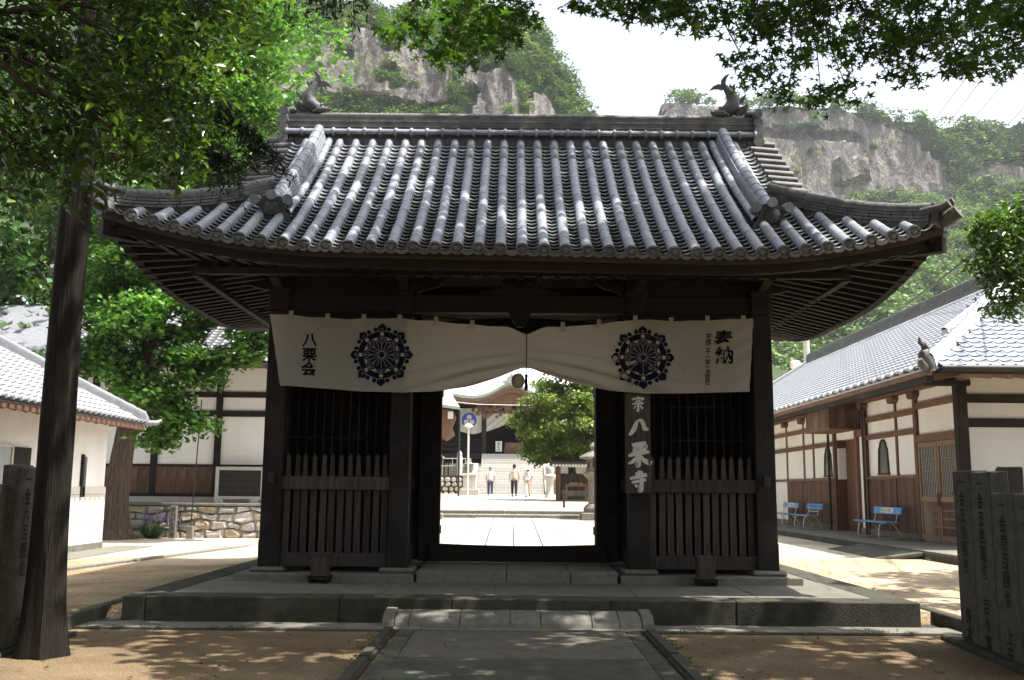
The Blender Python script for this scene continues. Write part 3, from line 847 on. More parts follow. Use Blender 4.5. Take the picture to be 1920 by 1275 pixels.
# --- eaves: boards, soffit, two tiers of rafters
def soffit(x, y):
    d = min(EX - abs(x), EY - abs(y - YG)); d = max(d, 0)
    u = upturn(x, 2.45) if EY - abs(y-YG) <= EX - abs(x) else upturn(y - YG, .85)
    return 4.445 + .20*d + (u - .012*x) * max(0, 1 - d/2.3) ** 1.2
gx = [-5.44,-5.2,-4.9,-4.6,-4.3,-4.0,-3.5] + list(np.linspace(-3, 3, 9)) + [3.5,4.0,4.3,4.6,4.9,5.2,5.44]
gy = list(YG + np.array([-3.84,-3.6,-3.2,-2.7,-2.2,-1.5,-.5,.5,1.5,2.2,2.7,3.2,3.6,3.84]))
rp('soffit', MB().slabgrid([[(XG + x, y, soffit(x, y) + .06) for x in gx] for y in gy], (0,0,.03)), M['wood_dark'])
ax_ = np.linspace(-EX+.06, EX-.06, 45); ay_ = np.linspace(-EY+.06, EY-.06, 33)
def eave_board(pts, thick, inset, z0, z1, nm, mat):
    """pts: eave line; inset towards the building centre"""
    vs = []; fs = []
    for p, nrm in pts:
        a = p + nrm*inset; b_ = p + nrm*(inset+thick)
        vs += [a + Vector((0,0,z0)), b_ + Vector((0,0,z0)), b_ + Vector((0,0,z1)), a + Vector((0,0,z1))]
    m = len(pts)
    for i in range(m-1):
        for j in range(4): fs.append((i*4+j, i*4+(j+1)%4, (i+1)*4+(j+1)%4, (i+1)*4+j))
    fs += [(3,2,1,0), tuple((m-1)*4+j for j in range(4))]
    rp(nm, MB().add(vs, fs), mat)
lines = {'front': [(Vector((XG+x, YG-EY, zf(x, 0))), Vector((0,1,0))) for x in ax_],
         'back': [(Vector((XG+x, YG+EY, zf(x, 0))), Vector((0,-1,0))) for x in ax_],
         'left': [(Vector((XG-EX, YG+y, zs(y, 0, -EX))), Vector((1,0,0))) for y in ay_],
         'right': [(Vector((XG+EX, YG+y, zs(y, 0, EX))), Vector((-1,0,0))) for y in ay_]}
for key, ln in lines.items():
    eave_board(ln, .10, .05, -.165, -.065, 'eave_board', M['wood_eave'])
    eave_board(ln, .12, .12, -.275, -.165, 'eave_board', M['wood_dark_x'])
rm = MB().box(-.042, .042, 0, 1, -.10, 0).mesh('rafter', M['wood_rafter'])
def rafter(a, b_):
    a = Vector(a); b_ = Vector(b_); d = b_ - a; y = d.normalized(); xa = y.cross(Vector((0,0,1))).normalized(); z = xa.cross(y)
    obj('rafter', rm, roof, axes(a, xa, d, z))
for i in range(43):
    x = -5.25 + i*.25
    lim = EX - abs(x)
    for y0, y1, dz in ((.12, 1.15, .05), (.95, 2.3, -.035)):
        y1_ = min(y1, lim)
        if y1_ - y0 < .12: continue
        rafter((XG+x, YG-EY+y0, soffit(x, YG-EY+y0)+dz), (XG+x, YG-EY+y1_, soffit(x, YG-EY+y1_)+dz))
for s_ in (-1, 1):
    for i in range(31):
        dy = -3.70 + i*.2467; lim = EY - abs(dy)
        for y0, y1, dz in ((.12, 1.15, .05), (.95, 2.1, -.035)):
            y1_ = min(y1, lim)
            if y1_ - y0 < .12: continue
            xa_, xb_ = s_*(EX-y0), s_*(EX-y1_)
            rafter((XG+xa_, YG+dy, soffit(xa_, YG+dy)+dz), (XG+xb_, YG+dy, soffit(xb_, YG+dy)+dz))
    for py in (-1, 1):
        a = Vector((XG+s_*(EX-.05), YG+py*(EY-.05), soffit(EX-.05, YG+EY-.05)+.02-.012*s_*5)); b_ = Vector((XG+s_*(EX-2.1), YG+py*(EY-2.1), soffit(EX-2.1, YG+EY-2.1)))
        rp('hip_rafter', MB().beam(a, b_, .15, .20), M['wood_dark'])
    # purlin carrying the upper tier of rafters, side and front
    rp('eave_purlin', MB().beam((XG+s_*(EX-1.0), YG-EY+1.0, soffit(EX-1.0, YG)-.07), (XG+s_*(EX-1.0), YG+EY-1.0, soffit(EX-1.0, YG)-.07), .10, .09), M['wood_dark'])
rp('eave_purlin', MB().beam((XG-EX+1.0, YG-EY+1.0, soffit(0, YG-EY+1.0)-.07), (XG+EX-1.0, YG-EY+1.0, soffit(0, YG-EY+1.0)-.07), .10, .09), M['wood_dark'])
# ------------------------------------------------------------------ text as flat mesh
def glyphs(text, size, bold=.0, shear=0.0):
    """outline of a piece of writing in the x/z plane, centred on each character; returns list of (verts, faces)"""
    out = []
    for ch in text:
        cu = bpy.data.curves.new('t', 'FONT'); cu.body = ch; cu.size = size; cu.offset = bold * size; cu.resolution_u = 2; cu.shear = shear
        o = bpy.data.objects.new('t', cu); col.objects.link(o)
        me = bpy.data.meshes.new_from_object(o.evaluated_get(bpy.context.evaluated_depsgraph_get()))
        vs = [(v.co.x, v.co.y) for v in me.vertices]; fs = [tuple(p.vertices) for p in me.polygons]
        if vs:
            cx = (min(v[0] for v in vs) + max(v[0] for v in vs)) / 2; cy = .38 * size
            vs = [(x - cx, y - cy) for x, y in vs]
        out.append((vs, fs))
        col.objects.unlink(o); bpy.data.objects.remove(o); bpy.data.curves.remove(cu); bpy.data.meshes.remove(me)
    return out
def write(text, size, place, pitch, name, mat, parent, bold=.0, vertical=True, sizes=None, wob=0.0, shear=0.0):
    """place(u, v) -> world point; u right, v up. One mesh for the whole line of writing"""
    mb = MB(); v0 = 0.0; big = size >= .14
    for i, (vs, fs) in enumerate(glyphs(text, size, bold, shear)):
        k = sizes[i] if sizes else 1.0
        if vs and wob:
            h = size
            vs = [(x*(1 + wob*math.sin(7*y/h + i)) + wob*.25*h*math.sin(5*y/h + 2*i), y + wob*.35*h*math.sin(5.5*x/h + i)) for x, y in vs]
        mb.add([place(*((x*k, y*k + v0) if vertical else (x*k + v0, y*k))) for x, y in vs], fs)
        v0 += -pitch*k if vertical else pitch*k
        if big and vs: mb.build('character', mat, parent); mb = MB()
    if not big: mb.build(name, mat, parent, kind='stuff')

# ------------------------------------------------------------------ curtain
cm = bpy.data.materials.new('undyed cotton'); cm.use_nodes = True
t = cm.node_tree; N = t.nodes; L = t.links; b = N['Principled BSDF']
b.inputs['Roughness'].default_value = .95; b.inputs['Specular IOR Level'].default_value = .05
tc = N.new('ShaderNodeTexCoord'); wv = N.new('ShaderNodeTexNoise'); wv.inputs['Scale'].default_value = 2.2; wv.inputs['Detail'].default_value = 5
L.new(tc.outputs['Object'], wv.inputs['Vector'])
rr = N.new('ShaderNodeValToRGB'); rr.color_ramp.elements[0].color = (.50,.475,.405,1); rr.color_ramp.elements[1].color = (.57,.545,.465,1)
L.new(wv.outputs[0], rr.inputs[0]); L.new(rr.outputs[0], b.inputs['Base Color'])
tr = N.new('ShaderNodeBsdfTranslucent'); tr.inputs['Color'].default_value = (.68,.61,.48,1)
mx = N.new('ShaderNodeMixShader'); mx.inputs[0].default_value = .42
L.new(b.outputs[0], mx.inputs[1]); L.new(tr.outputs[0], mx.inputs[2]); L.new(mx.outputs[0], N['Material Output'].inputs['Surface'])
wn = N.new('ShaderNodeTexNoise'); wn.inputs['Scale'].default_value = 120; L.new(tc.outputs['Object'], wn.inputs['Vector'])
bp = N.new('ShaderNodeBump'); bp.inputs['Strength'].default_value = .1; bp.inputs['Distance'].default_value = .01
L.new(wn.outputs[0], bp.inputs['Height']); L.new(bp.outputs[0], b.inputs['Normal'])
M['cloth'] = cm

XC = .213                                              # where the curtain is gathered
def interp(x, tab):
    for (a, za), (b_, zb) in zip(tab[:-1], tab[1:]):
        if x <= b_:
            q = (x - a) / (b_ - a); q = max(0, min(1, q)); return za + (zb - za) * q
    return tab[-1][1]
TOPT = [(-3.59, 4.135), (-3.0, 4.09), (-2.4, 4.065), (-1.76, 4.08), (-1.2, 4.045), (-.6, 3.99), (-.05, 3.965), (XC, 3.855), (.48, 3.965), (1.0, 3.99), (1.55, 4.05), (1.88, 4.09), (2.5, 4.075), (3.1, 4.10), (3.58, 4.13)]
BOTT = [(-3.45, 3.075), (-2.9, 3.045), (-2.2, 3.00), (-1.6, 2.985), (-1.1, 3.005), (-.6, 3.09), (-.2, 3.22), (.1, 3.345), (XC, 3.385), (.33, 3.345), (.6, 3.24), (1.0, 3.12), (1.5, 3.035), (1.95, 3.0), (2.5, 3.01), (3.0, 3.03), (3.43, 3.04)]
def smooth_tab(tab, x, h=.09): return sum(interp(x + d*h, tab) for d in (-2,-1,0,1,2)) / 5
def cloth_y(x, z):
    y = 14.215
    sgn = -1 if x < XC else 1; r = abs(x - XC)
    zc_ = 3.40 - .28*sst(0, 2.2, r)
    f = math.exp(-((r-.9)/1.0)**2) * math.exp(-((z - zc_ + .05)/.30)**2)
    ph = (z - 3.40 + .16*r + .06*r*r) * 42 / (1 + .35*r)
    cr_ = 1 - abs(math.sin(ph*.5 + sgn)); y += .085 * f * cr_**2 - .02*f
    y += .016 * math.sin(2.3*x + 1.0) + .010*math.sin(5.1*x + 2*z) + .006*math.sin(11.7*x + 3*z)*sst(4.2, 3.3, z) + .007*math.sin(3.2*x - 9*z)*math.exp(-((r-2.2)/.8)**2)
    y -= .03 * math.exp(-(r/.5)**2) * (1 if z < 3.6 else .3)
    e = min(abs(x + 3.55), abs(x - 3.55)); y += .010 * math.exp(-(e/.45)**2) * math.sin(26*(z - 4.1) + 14*e)
    return y
cols_ = np.linspace(-3.58, 3.57, 180); rows_ = 84
def edge_x(x, v):                                      # side hems lean inwards towards the bottom
    k = (x - XC) / 3.58
    return x - .135 * (abs(k)**6) * (1 if k > 0 else -1) * v
curtain = thing('gate_curtain', 'wide cream cloth curtain with two navy wheel crests tied up at its centre', 'curtain', (XC, 14.2, 3.0))
P = []
for r_ in range(rows_ + 1):
    v = r_ / rows_; row = []
    for x in cols_:
        zt = smooth_tab(TOPT, x, .02) + .012*abs(math.sin(math.pi*(x - XC)/.535)); zb = smooth_tab(BOTT, x, .05); z = lerp(zt, zb, v); xe = edge_x(x, v)
        row.append((xe, cloth_y(xe, z), z))
    P.append(row)
MB().grid(P).build('cloth', cm, curtain, smooth=True)
def on_cloth(x, z, off=.006): return (x, cloth_y(x, z) - off, z)
for i in range(-7, 8):
    x = XC + (i - .5 + (.5 if i > 0 else -.0)) * .535 if i else None
    if x is None or abs(x) > 3.5: continue
    zt = smooth_tab(TOPT, x, .02); y = cloth_y(x, zt)
    MB().box(x-.032, x+.032, y-.008, y+.006, zt-.07, zt+.075).build('loop', cm, curtain)
rope_pts = [(-3.75, 14.24, 4.20)] + [(x, cloth_y(x, 4.0)+.004, smooth_tab(TOPT, x, .12) + .07) for x in np.linspace(-3.5, 3.5, 40)] + [(3.78, 14.24, 4.19)]
MB().tube(rope_pts, .011, 6).build('rope', M['ink'], curtain)
MB().tube([(XC, 14.17, 3.86), (XC+.002, 14.165, 3.6), (XC, 14.16, 3.40)], .009, 6).build('tie_cord', M['wood_red'], curtain)
tas = MB().tube([(XC, 14.18, 3.40), (XC, 14.18, 3.26)], .007, 6).tube([(XC, 14.18, 3.27), (XC, 14.18, 3.245), (XC, 14.18, 3.22), (XC, 14.18, 3.03)], [.012,.028,.020,.027], 8)
tas.build('tassel', M['ink'], curtain)
# wheel crest
def crest(cx, cz, R_):
    em = MB()
    wh = MB()
    def pt(r, a, off): return on_cloth(cx + r*math.sin(a), cz + r*math.cos(a), off)
    def poly(mb, pts, off): 
        n = len(pts); mb.add([pt(r, a, off) for r, a in pts], [tuple(range(n))])
    def ring(mb, r0, r1, off, n=48):
        vs = [pt(r, 2*math.pi*k/n, off) for k in range(n) for r in (r0, r1)]
        mb.add(vs, [(2*k, 2*((k+1) % n), 2*((k+1) % n)+1, 2*k+1) for k in range(n)])
    def disc(mb, r, a, rad, off, n=14, half=False):
        c0 = (r*math.sin(a), r*math.cos(a)); vs = []
        for k in range(n):
            q = 2*math.pi*k/n if not half else a + math.pi + (-math.pi/2 + math.pi*k/(n-1))*1.0
            x = cx + c0[0] + rad*math.sin(q); z = cz + c0[1] + rad*math.cos(q); vs.append(on_cloth(x, z, off))
        mb.add(vs, [tuple(range(n))])
    def bar(mb, r0, a0, r1, a1, w, off):
        p0 = Vector((r0*math.sin(a0), r0*math.cos(a0))); p1 = Vector((r1*math.sin(a1), r1*math.cos(a1)))
        d = (p1-p0).normalized(); n_ = Vector((-d.y, d.x))*w/2
        mb.add([on_cloth(cx+q.x, cz+q.y, off) for q in (p0-n_, p0+n_, p1+n_, p1-n_)], [(0,1,2,3)])
    ring(em, .60*R_, .79*R_, .006)                                     # rim
    ring(em, .11*R_, .585*R_, .006); disc(em, 0, 0, .105*R_, .006)
    for k in range(8):
        a = 2*math.pi*k/8
        poly(em, [(.805*R_, a-.10), (.815*R_, a-.155), (.95*R_, a-.155), (1.06*R_, a), (.95*R_, a+.155), (.815*R_, a+.155), (.805*R_, a+.10)], .006)
        for da in (-.255, .255):
            poly(em, [(.81*R_, a+da-.065), (.90*R_, a+da-.085), (.965*R_, a+da), (.90*R_, a+da+.085), (.81*R_, a+da+.065)], .006)
        disc(wh, .695*R_, a, .068*R_, .009)
        disc(wh, .59*R_, a + math.pi/8, .085*R_, .009, 12, True)
        bar(wh, .84*R_, a-.06, .90*R_, a, .007, .009); bar(wh, .84*R_, a+.06, .90*R_, a, .007, .009)
    for k in range(16):
        a = 2*math.pi*k/16
        bar(wh, .13*R_, a, .58*R_ if k % 2 == 0 else .47*R_, a, .0055, .009)
        if k % 2 == 0:
            for s_ in (-1, 1):
                bar(wh, .33*R_, a, .50*R_, a + s_*.20, .0045, .009)
                bar(wh, .50*R_, a + s_*.20, .57*R_, a, .0045, .009)
                bar(wh, .50*R_, a + s_*.20, .42*R_, a + s_*.39, .0045, .009)
    ring(wh, .105*R_, .125*R_, .009, 20)
    e = em.build('wheel_crest', M['navy'], curtain); wh.build('crest_detail', M['white_print'], e, kind='stuff')
crest(-1.915, 3.54, .445); crest(1.925, 3.535, .445)
write('八栗会', .215, lambda u, v: on_cloth(-2.975 + u, 3.755 + v), .215, 'lettering', M['ink'], curtain, .030, wob=.04)
write('奉納', .27, lambda u, v: on_cloth(3.125 + u, 3.825 + v), .245, 'lettering', M['ink'], curtain, .026, wob=.03)
write('平成二十一年一月吉日', .088, lambda u, v: on_cloth(2.90 + u + .045*v, 3.86 + v), .076, 'lettering', M['ink'], curtain, .018, wob=.04)

# ------------------------------------------------------------------ name board, lantern, wooden boxes
nb = thing('name_board', 'tall dark board with white brushed temple name on the right inner pillar', 'sign', (XG+1.75, 14.3, 1.56))
MB().box(1.665, 2.035, 14.285, 14.33, 1.56, 3.75).build('board', M['wood_grey'], nb, bevel=.006)
MB().box(1.665, 1.682, 14.272, 14.284, 1.56, 3.75).build('edge_strip', M['wood_eave'], nb)
BR = {   # brush strokes on a 100 grid: (x, y, half width)
 '宗': [[(50,100,5),(54,90,4)], [(18,86,4),(16,74,3)], [(20,85,4),(50,87,4),(84,88,5),(76,74,2)], [(34,69,3),(68,72,4)], [(16,53,4),(50,56,4),(86,58,5)], [(53,56,5),(52,30,5),(50,8,5),(40,16,2)], [(38,42,4),(22,20,2)], [(64,42,3),(82,22,5)]],
 '八': [[(44,84,3),(40,66,7),(28,38,8),(12,16,6),(2,10,2)], [(42,76,2),(56,84,5),(70,80,7),(78,62,7),(84,44,8),(98,38,4),(100,48,2)]],
 '栗': [[(24,88,4),(52,92,5),(82,96,5)], [(30,76,5),(60,84,5),(80,84,6),(70,68,5),(46,60,5),(22,52,4)], [(40,86,4),(36,70,5),(30,62,4)], [(62,90,4),(56,66,5)], [(10,44,4),(44,52,5),(84,60,5),(94,58,3)], [(56,56,6),(52,30,6),(48,6,7),(38,14,2)], [(48,44,4),(28,22,5),(8,12,2)], [(56,46,3),(74,26,6),(98,16,7),(90,26,2)]],
 '寺': [[(34,84,4),(72,92,5)], [(54,102,5),(50,72,5)], [(8,62,4),(44,70,6),(90,82,6)], [(16,44,4),(50,50,5),(86,58,5)], [(66,66,5),(64,36,7),(58,6,8),(46,14,2)], [(32,34,3),(44,22,6)]]}
def brush(ch, cx, ctop, h, y, mat, parent):
    mb = MB(); k = h/100
    for st in BR[ch]:
        pts_ = []
        for i in range(len(st)-1):                     # smooth the stroke
            p0, p1, p2, p3 = st[max(i-1,0)], st[i], st[i+1], st[min(i+2,len(st)-1)]
            for j in range(6):
                t_ = j/6; pts_.append(tuple(.5*((2*p1[q]) + (-p0[q]+p2[q])*t_ + (2*p0[q]-5*p1[q]+4*p2[q]-p3[q])*t_*t_ + (-p0[q]+3*p1[q]-3*p2[q]+p3[q])*t_**3) for q in range(3)))
        pts_.append(st[-1]); n = len(pts_); L1 = []; L2 = []
        for i, (a, c_, w) in enumerate(pts_):
            b0 = pts_[max(i-1,0)]; b1 = pts_[min(i+1,n-1)]; d = Vector((b1[0]-b0[0], b1[1]-b0[1])); d = d.normalized() if d.length else Vector((1,0)); w = max(w, 1.2)*1.5
            L1.append((cx+(a-50-d.y*w)*k, y, ctop-h+(c_+d.x*w)*k)); L2.append((cx+(a-50+d.y*w)*k, y, ctop-h+(c_-d.x*w)*k))
        y -= .0006
        mb.add(L1+L2, [(i, i+1, n+i+1, n+i) for i in range(n-1)])
    mb.build('character', mat, parent)
for ch, ct_, h_ in (('宗', 2.965, .23), ('八', 2.66, .285), ('栗', 2.30, .36), ('寺', 1.885, .30)): brush(ch, 1.852, ct_, h_, 14.279, M['white_paint'], nb)

ln = thing('paper_lantern', 'small round white paper lantern hanging behind the gathered curtain', 'lantern', (XG-.02, 15.0, 3.2))
MB().lathe([(.03, -.115), (.05,-.11), (.085,-.075), (.10,-.03), (.103, 0), (.10,.03), (.085,.075), (.05,.11), (.03,.115)], (XG-.02, 15.0, 3.26), 16).build('shade', M['white_paint'], ln, smooth=True)
MB().tube([(XG-.02, 15.0, 3.37), (XG-.02, 15.0, 4.3)], .006, 6).build('cord', M['ink'], ln)

def wooden_box(x, y, lab):
    o = thing('wooden_box', lab, 'box', (x, y, .3), 'wooden boxes at the foot of the pickets')
    z0 = .30
    def pc(n, x0, x1, y0, y1, za, zb, m=M['wood_dark']): MB().box(x+x0, x+x1, y+y0, y+y1, z0+za, z0+zb).build(n, m, o, bevel=.005)
    pc('foot', -.14, -.10, -.13, .13, 0, .05); pc('foot', .10, .14, -.13, .13, 0, .05)
    pc('tray', -.15, .15, -.145, .145, .05, .075)
    for yy in (-.14, .125): pc('tray_edge', -.15, .15, yy, yy+.015, .076, .10)
    body = MB()
    w0, w1 = .112, .124; h0, h1 = .078, .398
    sq = [(-1,-1), (0,-1), (1,-1), (1,0), (1,1), (0,1), (-1,1), (-1,0)]
    outer0 = [(w0*a, w0*c_, h0) for a, c_ in sq]; outer1 = [(w1*a, w1*c_, h1) for a, c_ in sq]
    inner1 = [(p[0]*.86, p[1]*.86, h1) for p in outer1]; inner0 = [(p[0]*.86, p[1]*.86, .16) for p in outer1]
    vs = [(x+p[0], y+p[1], z0+p[2]) for p in outer0 + outer1 + inner1 + inner0]
    fs = [tuple(range(8))[::-1]] + [(i, (i+1)%8, 8+(i+1)%8, 8+i) for i in range(8)] + [(8+i, 8+(i+1)%8, 16+(i+1)%8, 16+i) for i in range(8)] + [(16+i, 16+(i+1)%8, 24+(i+1)%8, 24+i) for i in range(8)] + [tuple(range(24, 32))]
    MB().add(vs, fs).build('tub', M['wood_grey'], o)
    for a0, a1, b0, b1 in ((-.135,.135,-.138,-.126), (-.135,.135,.126,.138), (-.138,-.126,-.1255,.1255), (.126,.138,-.1255,.1255)): pc('rim', a0, a1, b0, b1, .37, .405, M['wood_grey'])
    return o
wooden_box(-2.645, 13.93, 'small wooden tub box in front of the left picket bay')
wooden_box(2.735, 13.98, 'small wooden tub box in front of the right picket bay')

# ------------------------------------------------------------------ inscribed stone posts of the precinct fence
def stone_post(cx, cy, h, w, rz, text, lab, zs_=.05, size=.15, d=.19, lean=0.0):
    o = thing('stone_post', lab, 'stone post', (cx, cy, zs_), 'inscribed stone fence posts', rz)
    m = Matrix.Translation((cx, cy, zs_)) @ Matrix.Rotation(rz, 4, 'Z') @ Matrix.Rotation(lean, 4, 'Y')
    me = MB().box(-w/2, w/2, -d/2, d/2, 0, h).mesh('shaft', M['stone_post'], bevel=.014)
    bm = bmesh.new(); bm.from_mesh(me); bmesh.ops.subdivide_edges(bm, edges=bm.edges[:], cuts=2)
    for v in bm.verts: v.co += Vector((rng.uniform(-1,1), rng.uniform(-.6,.6), rng.uniform(-1,1)))*.004
    bm.to_mesh(me); bm.free()
    obj('shaft', me, o, m)
    if text: write(text, size, lambda u, v: m @ Vector((u, -d/2-.006, h - .12 + v)), size*1.02, 'inscription', M['engrave'], o, .006, wob=.03)
    return o
base_l = struct(MB().extrude([(-4.66, 10.9, -.05), (-4.84, 8.2, -.05), (-5.25, 8.2, -.05), (-5.08, 10.9, -.05)], (0, 0, .10)).build('post_base_left', M['stone_dark'], bevel=.02))
TL = RAD(96)
for yc, h, tx, lab in ((9.86, 1.73, '一金六百圓也　　世話方', 'tall inscribed stone post right beside the big leaning tree trunk'),
                       (9.345, 1.56, '一金壱百圓也　　心', 'shorter inscribed stone post at the left edge of the picture')):
    stone_post(-4.875 - .066*(9.86-yc), yc, h, .50, TL, tx, lab, .05, .17, .11)
stone_post(-5.16, 10.33, 1.76, .34, TL, None, 'plain dark stone post behind the tall inscribed post on the left', .05)
struct(MB().extrude([(4.78, 11.20, -.05), (4.46, 8.0, -.05), (4.85, 8.0, -.05), (5.18, 11.20, -.05)], (0, 0, .11)).build('post_base_right', M['stone_dark'], bevel=.02))
TR = RAD(-96)
for yc, h, tx, lab in ((10.52, 1.78, '一金五拾圓也　　善太', 'inscribed stone post at the gate end of the right row'),
                       (10.00, 1.76, '一金五拾圓也　百々郎', 'second inscribed stone post of the right row counted from the gate'),
                       (9.45, 1.55, '一金壱百圓也　上安八', 'third and lower inscribed stone post of the right row'),
                       (8.90, 1.54, '一金壱百圓也', 'nearest inscribed stone post cut by the right edge')):
    stone_post(4.905 + .105*(yc-10.52), yc, h, .525, TR, tx, lab, .06, .17)
stone_post(5.62, 11.1, 1.80, .26, RAD(-20), None, 'rough grey stone post just behind the right row', .10)
# ------------------------------------------------------------------ tiled slopes of the other buildings
def wave_tile(w, l, mat, nm='roof_tile', lip=.028):
    """one pan-and-roll tile, x across, y up the slope, z out; lower edge at y=0"""
    xs_ = [0, .12, .30, .50, .68, .78, .88, 1.0]; zz = [.012, .000, -.004, .000, .014, .034, .036, .012]
    k = w / .27; vs = []; fs = []
    n = len(xs_)
    for y, dz in ((0, lip), (l*1.12, .0)):
        for a, z in zip(xs_, zz): vs.append((a*w, y, z*k + dz*k))
    for a, z in zip(xs_, zz): vs.append((a*w, 0, z*k + (.004 if lip > .02 else lip - .012)*k))
    for j in range(n-1):
        fs.append((j, j+1, n+j+1, n+j)); fs.append((2*n+j, 2*n+j+1, j+1, j))
    return MB().add(vs, fs).mesh(nm, mat)
def tiled_slope(o0, U, W, w, l, nu, nv, keep, mat, parent, separate, nm='roof_tile'):
    """o0 eave corner, U unit along the eave, W unit up the slope; keep(u, v) in metres decides which tiles exist"""
    o0 = Vector(o0); U = Vector(U).normalized(); W = Vector(W).normalized(); Z = U.cross(W)
    if Z.z < 0: Z = -Z
    me = wave_tile(w, l, mat, nm, .028 if separate else .018)
    vv_, ff_ = [], []
    bv = [v.co.copy() for v in me.vertices]; bf = [tuple(p.vertices) for p in me.polygons]
    for i in range(nu):
        for j in range(nv):
            if not keep((i+.5)*w, (j+.5)*l): continue
            m = axes(o0 + U*(i*w) + W*(j*l), U, W, Z)
            if separate: obj(nm, me, parent, m)
            else:
                n0 = len(vv_); vv_ += [tuple(m @ c_) for c_ in bv]; ff_ += [tuple(q+n0 for q in f) for f in bf]
    if not separate:
        obj(nm + '_rows', np_mesh(nm + '_rows', np.array(vv_), np.array(ff_), mat), parent, kind='stuff')
def ridge_stack(pts, w, h, mat, parent, nm='ridge', cap_r=.09, step=.3):
    pts = [Vector(p) for p in pts]
    n = 4
    for i in range(n):
        sweep(pts, w*(1 - .09*i), h*i/n, h*(i+1)/n - .008, nm, mat, None, par=parent)
    me = round_tile_mesh(cap_r, cap_r*.9, 'ridge_cap', mat)
    caps(pts, h - .01, step, me, 'ridge_cap', parent)
def posts(parent, pts, w, d, z0, z1, mat, axis):
    for a, c in pts:
        if axis == 'y': MB().box(c, c+d, a-w/2, a+w/2, z0, z1).build('post', mat, parent, bevel=.006)
        else: MB().box(a-w/2, a+w/2, c, c+d, z0, z1).build('post', mat, parent, bevel=.006)

# ------------------------------------------------------------------ long building on the right
rb = thing('long_hall', 'long white plastered hall with brown timbers and silver tiled roof on the right', 'building', (10.1, 30, .3))
WX = 10.1
walk = struct(MB().box(8.42, 10.4, 18.0, 46.0, .05, .445).build('walkway', M['concrete'], bevel=.01))
MB().box(8.385, 8.43, 18.0, 46.0, .04, .41).build('walkway_edge', M['concrete_dark'], walk)
MB().box(WX+.04, WX+.30, 22.06, 28.55, .44, 4.5).build('wall', M['plaster'], rb)
MB().box(WX+.04, WX+.30, 30.65, 46, .44, 4.5).build('wall', M['plaster'], rb)
MB().box(WX+.04, WX+.30, 28.55, 30.65, 3.2, 4.5).build('wall', M['plaster'], rb)
MB().box(WX+.06, 20.0, 22.04, 22.2, .44, 4.5).build('wall', M['plaster_shaded'], rb)
MB().box(12.5, 12.7, 22.2, 46, .44, 4.5).build('inner_wall', M['plaster'], rb)
MB().box(WX+.3, 12.5, 22.2, 46, .40, .46).build('floor', M['concrete'], rb)
posts(rb, [(22.06, WX-.06)], .22, .24, .445, 4.3, M['wood_dark'], 'y')
posts(rb, [(24.40, WX-.04), (28.62, WX-.06), (30.62, WX-.04)], .17, .2, .445, 4.3, M['wood_red'], 'y')
posts(rb, [(27.95, WX-.05)], .30, .2, .445, 4.3, M['wood_red'], 'y')
posts(rb, [(25.72, WX), (32.84, WX), (33.92, WX), (36.0, WX), (38, WX), (40, WX)], .11, .1, .445, 4.3, M['wood_brown'], 'y')
for y0, y1, z0, z1, d in ((22.17, 24.315, 3.66, 3.82, .03), (22.17, 24.315, 2.83, 3.02, .05), (24.485, 27.8, 3.56, 3.71, .03), (24.485, 27.8, 3.07, 3.21, .04),
                       (24.485, 27.8, 1.97, 2.05, .04), (30.705, 46, 3.60, 3.74, .03), (30.705, 46, 3.03, 3.17, .04), (30.705, 46, 1.97, 2.05, .04), (28.10, 28.53, 3.2, 3.4, .04)):
    MB().box(WX-d, WX+.06, y0, y1, z0, z1).build('tie_beam', M['wood_brown'], rb, bevel=.005)
for x0, x1, z0, z1 in ((10.28, 20, 3.63, 3.83), (10.28, 20, 3.08, 3.28), (10.28, 20, 1.55, 1.72)):
    MB().box(x0, x1, 21.99, 22.07, z0, z1).build('tie_beam', M['wood_dark_x'], rb, bevel=.005)
MB().box(10.2, 20, 21.985, 22.06, .445, 1.545).build('dado', M['wood_dark'], rb)
MB().box(WX-.10, WX+.10, 21.6, 46, 4.12, 4.32).build('wall_plate', M['wood_brown'], rb, bevel=.01)
for y in (24.4, 25.72, 27.95, 30.62, 32.84, 33.92, 36.0):
    MB().extrude([(WX-.13, y-.20, 4.12), (WX-.13, y-.22, 4.02), (WX-.13, y-.13, 3.93), (WX-.13, y+.13, 3.93), (WX-.13, y+.22, 4.02), (WX-.13, y+.20, 4.12)], (.2,0,0)).build('bracket', M['wood_brown'], rb, bevel=.01)
# vertical dado boards
bd = MB().box(-.03, .03, .003, .205, .02, 1.50).mesh('dado_board', M['wood_board'], bevel=.004)
for y0, y1 in ((24.49, 25.66), (25.78, 27.79), (30.72, 32.78), (32.9, 33.86), (33.98, 35.94)):
    n = round((y1 - y0) / .208)
    for i in range(n):
        obj('dado_board', bd, rb, Matrix.Translation((WX+.01+rng.uniform(-.006,.006), lerp(y0, y1, i/n), .46)) @ Matrix.Scale((y1-y0)/n/.208, 4, (0,1,0)))
MB().box(WX-.03, WX+.05, 24.3, 28.5, .445, .60).build('sill_stone', M['stone'], rb); MB().box(WX-.03, WX+.05, 30.7, 46, .445, .60).build('sill_stone', M['stone'], rb)
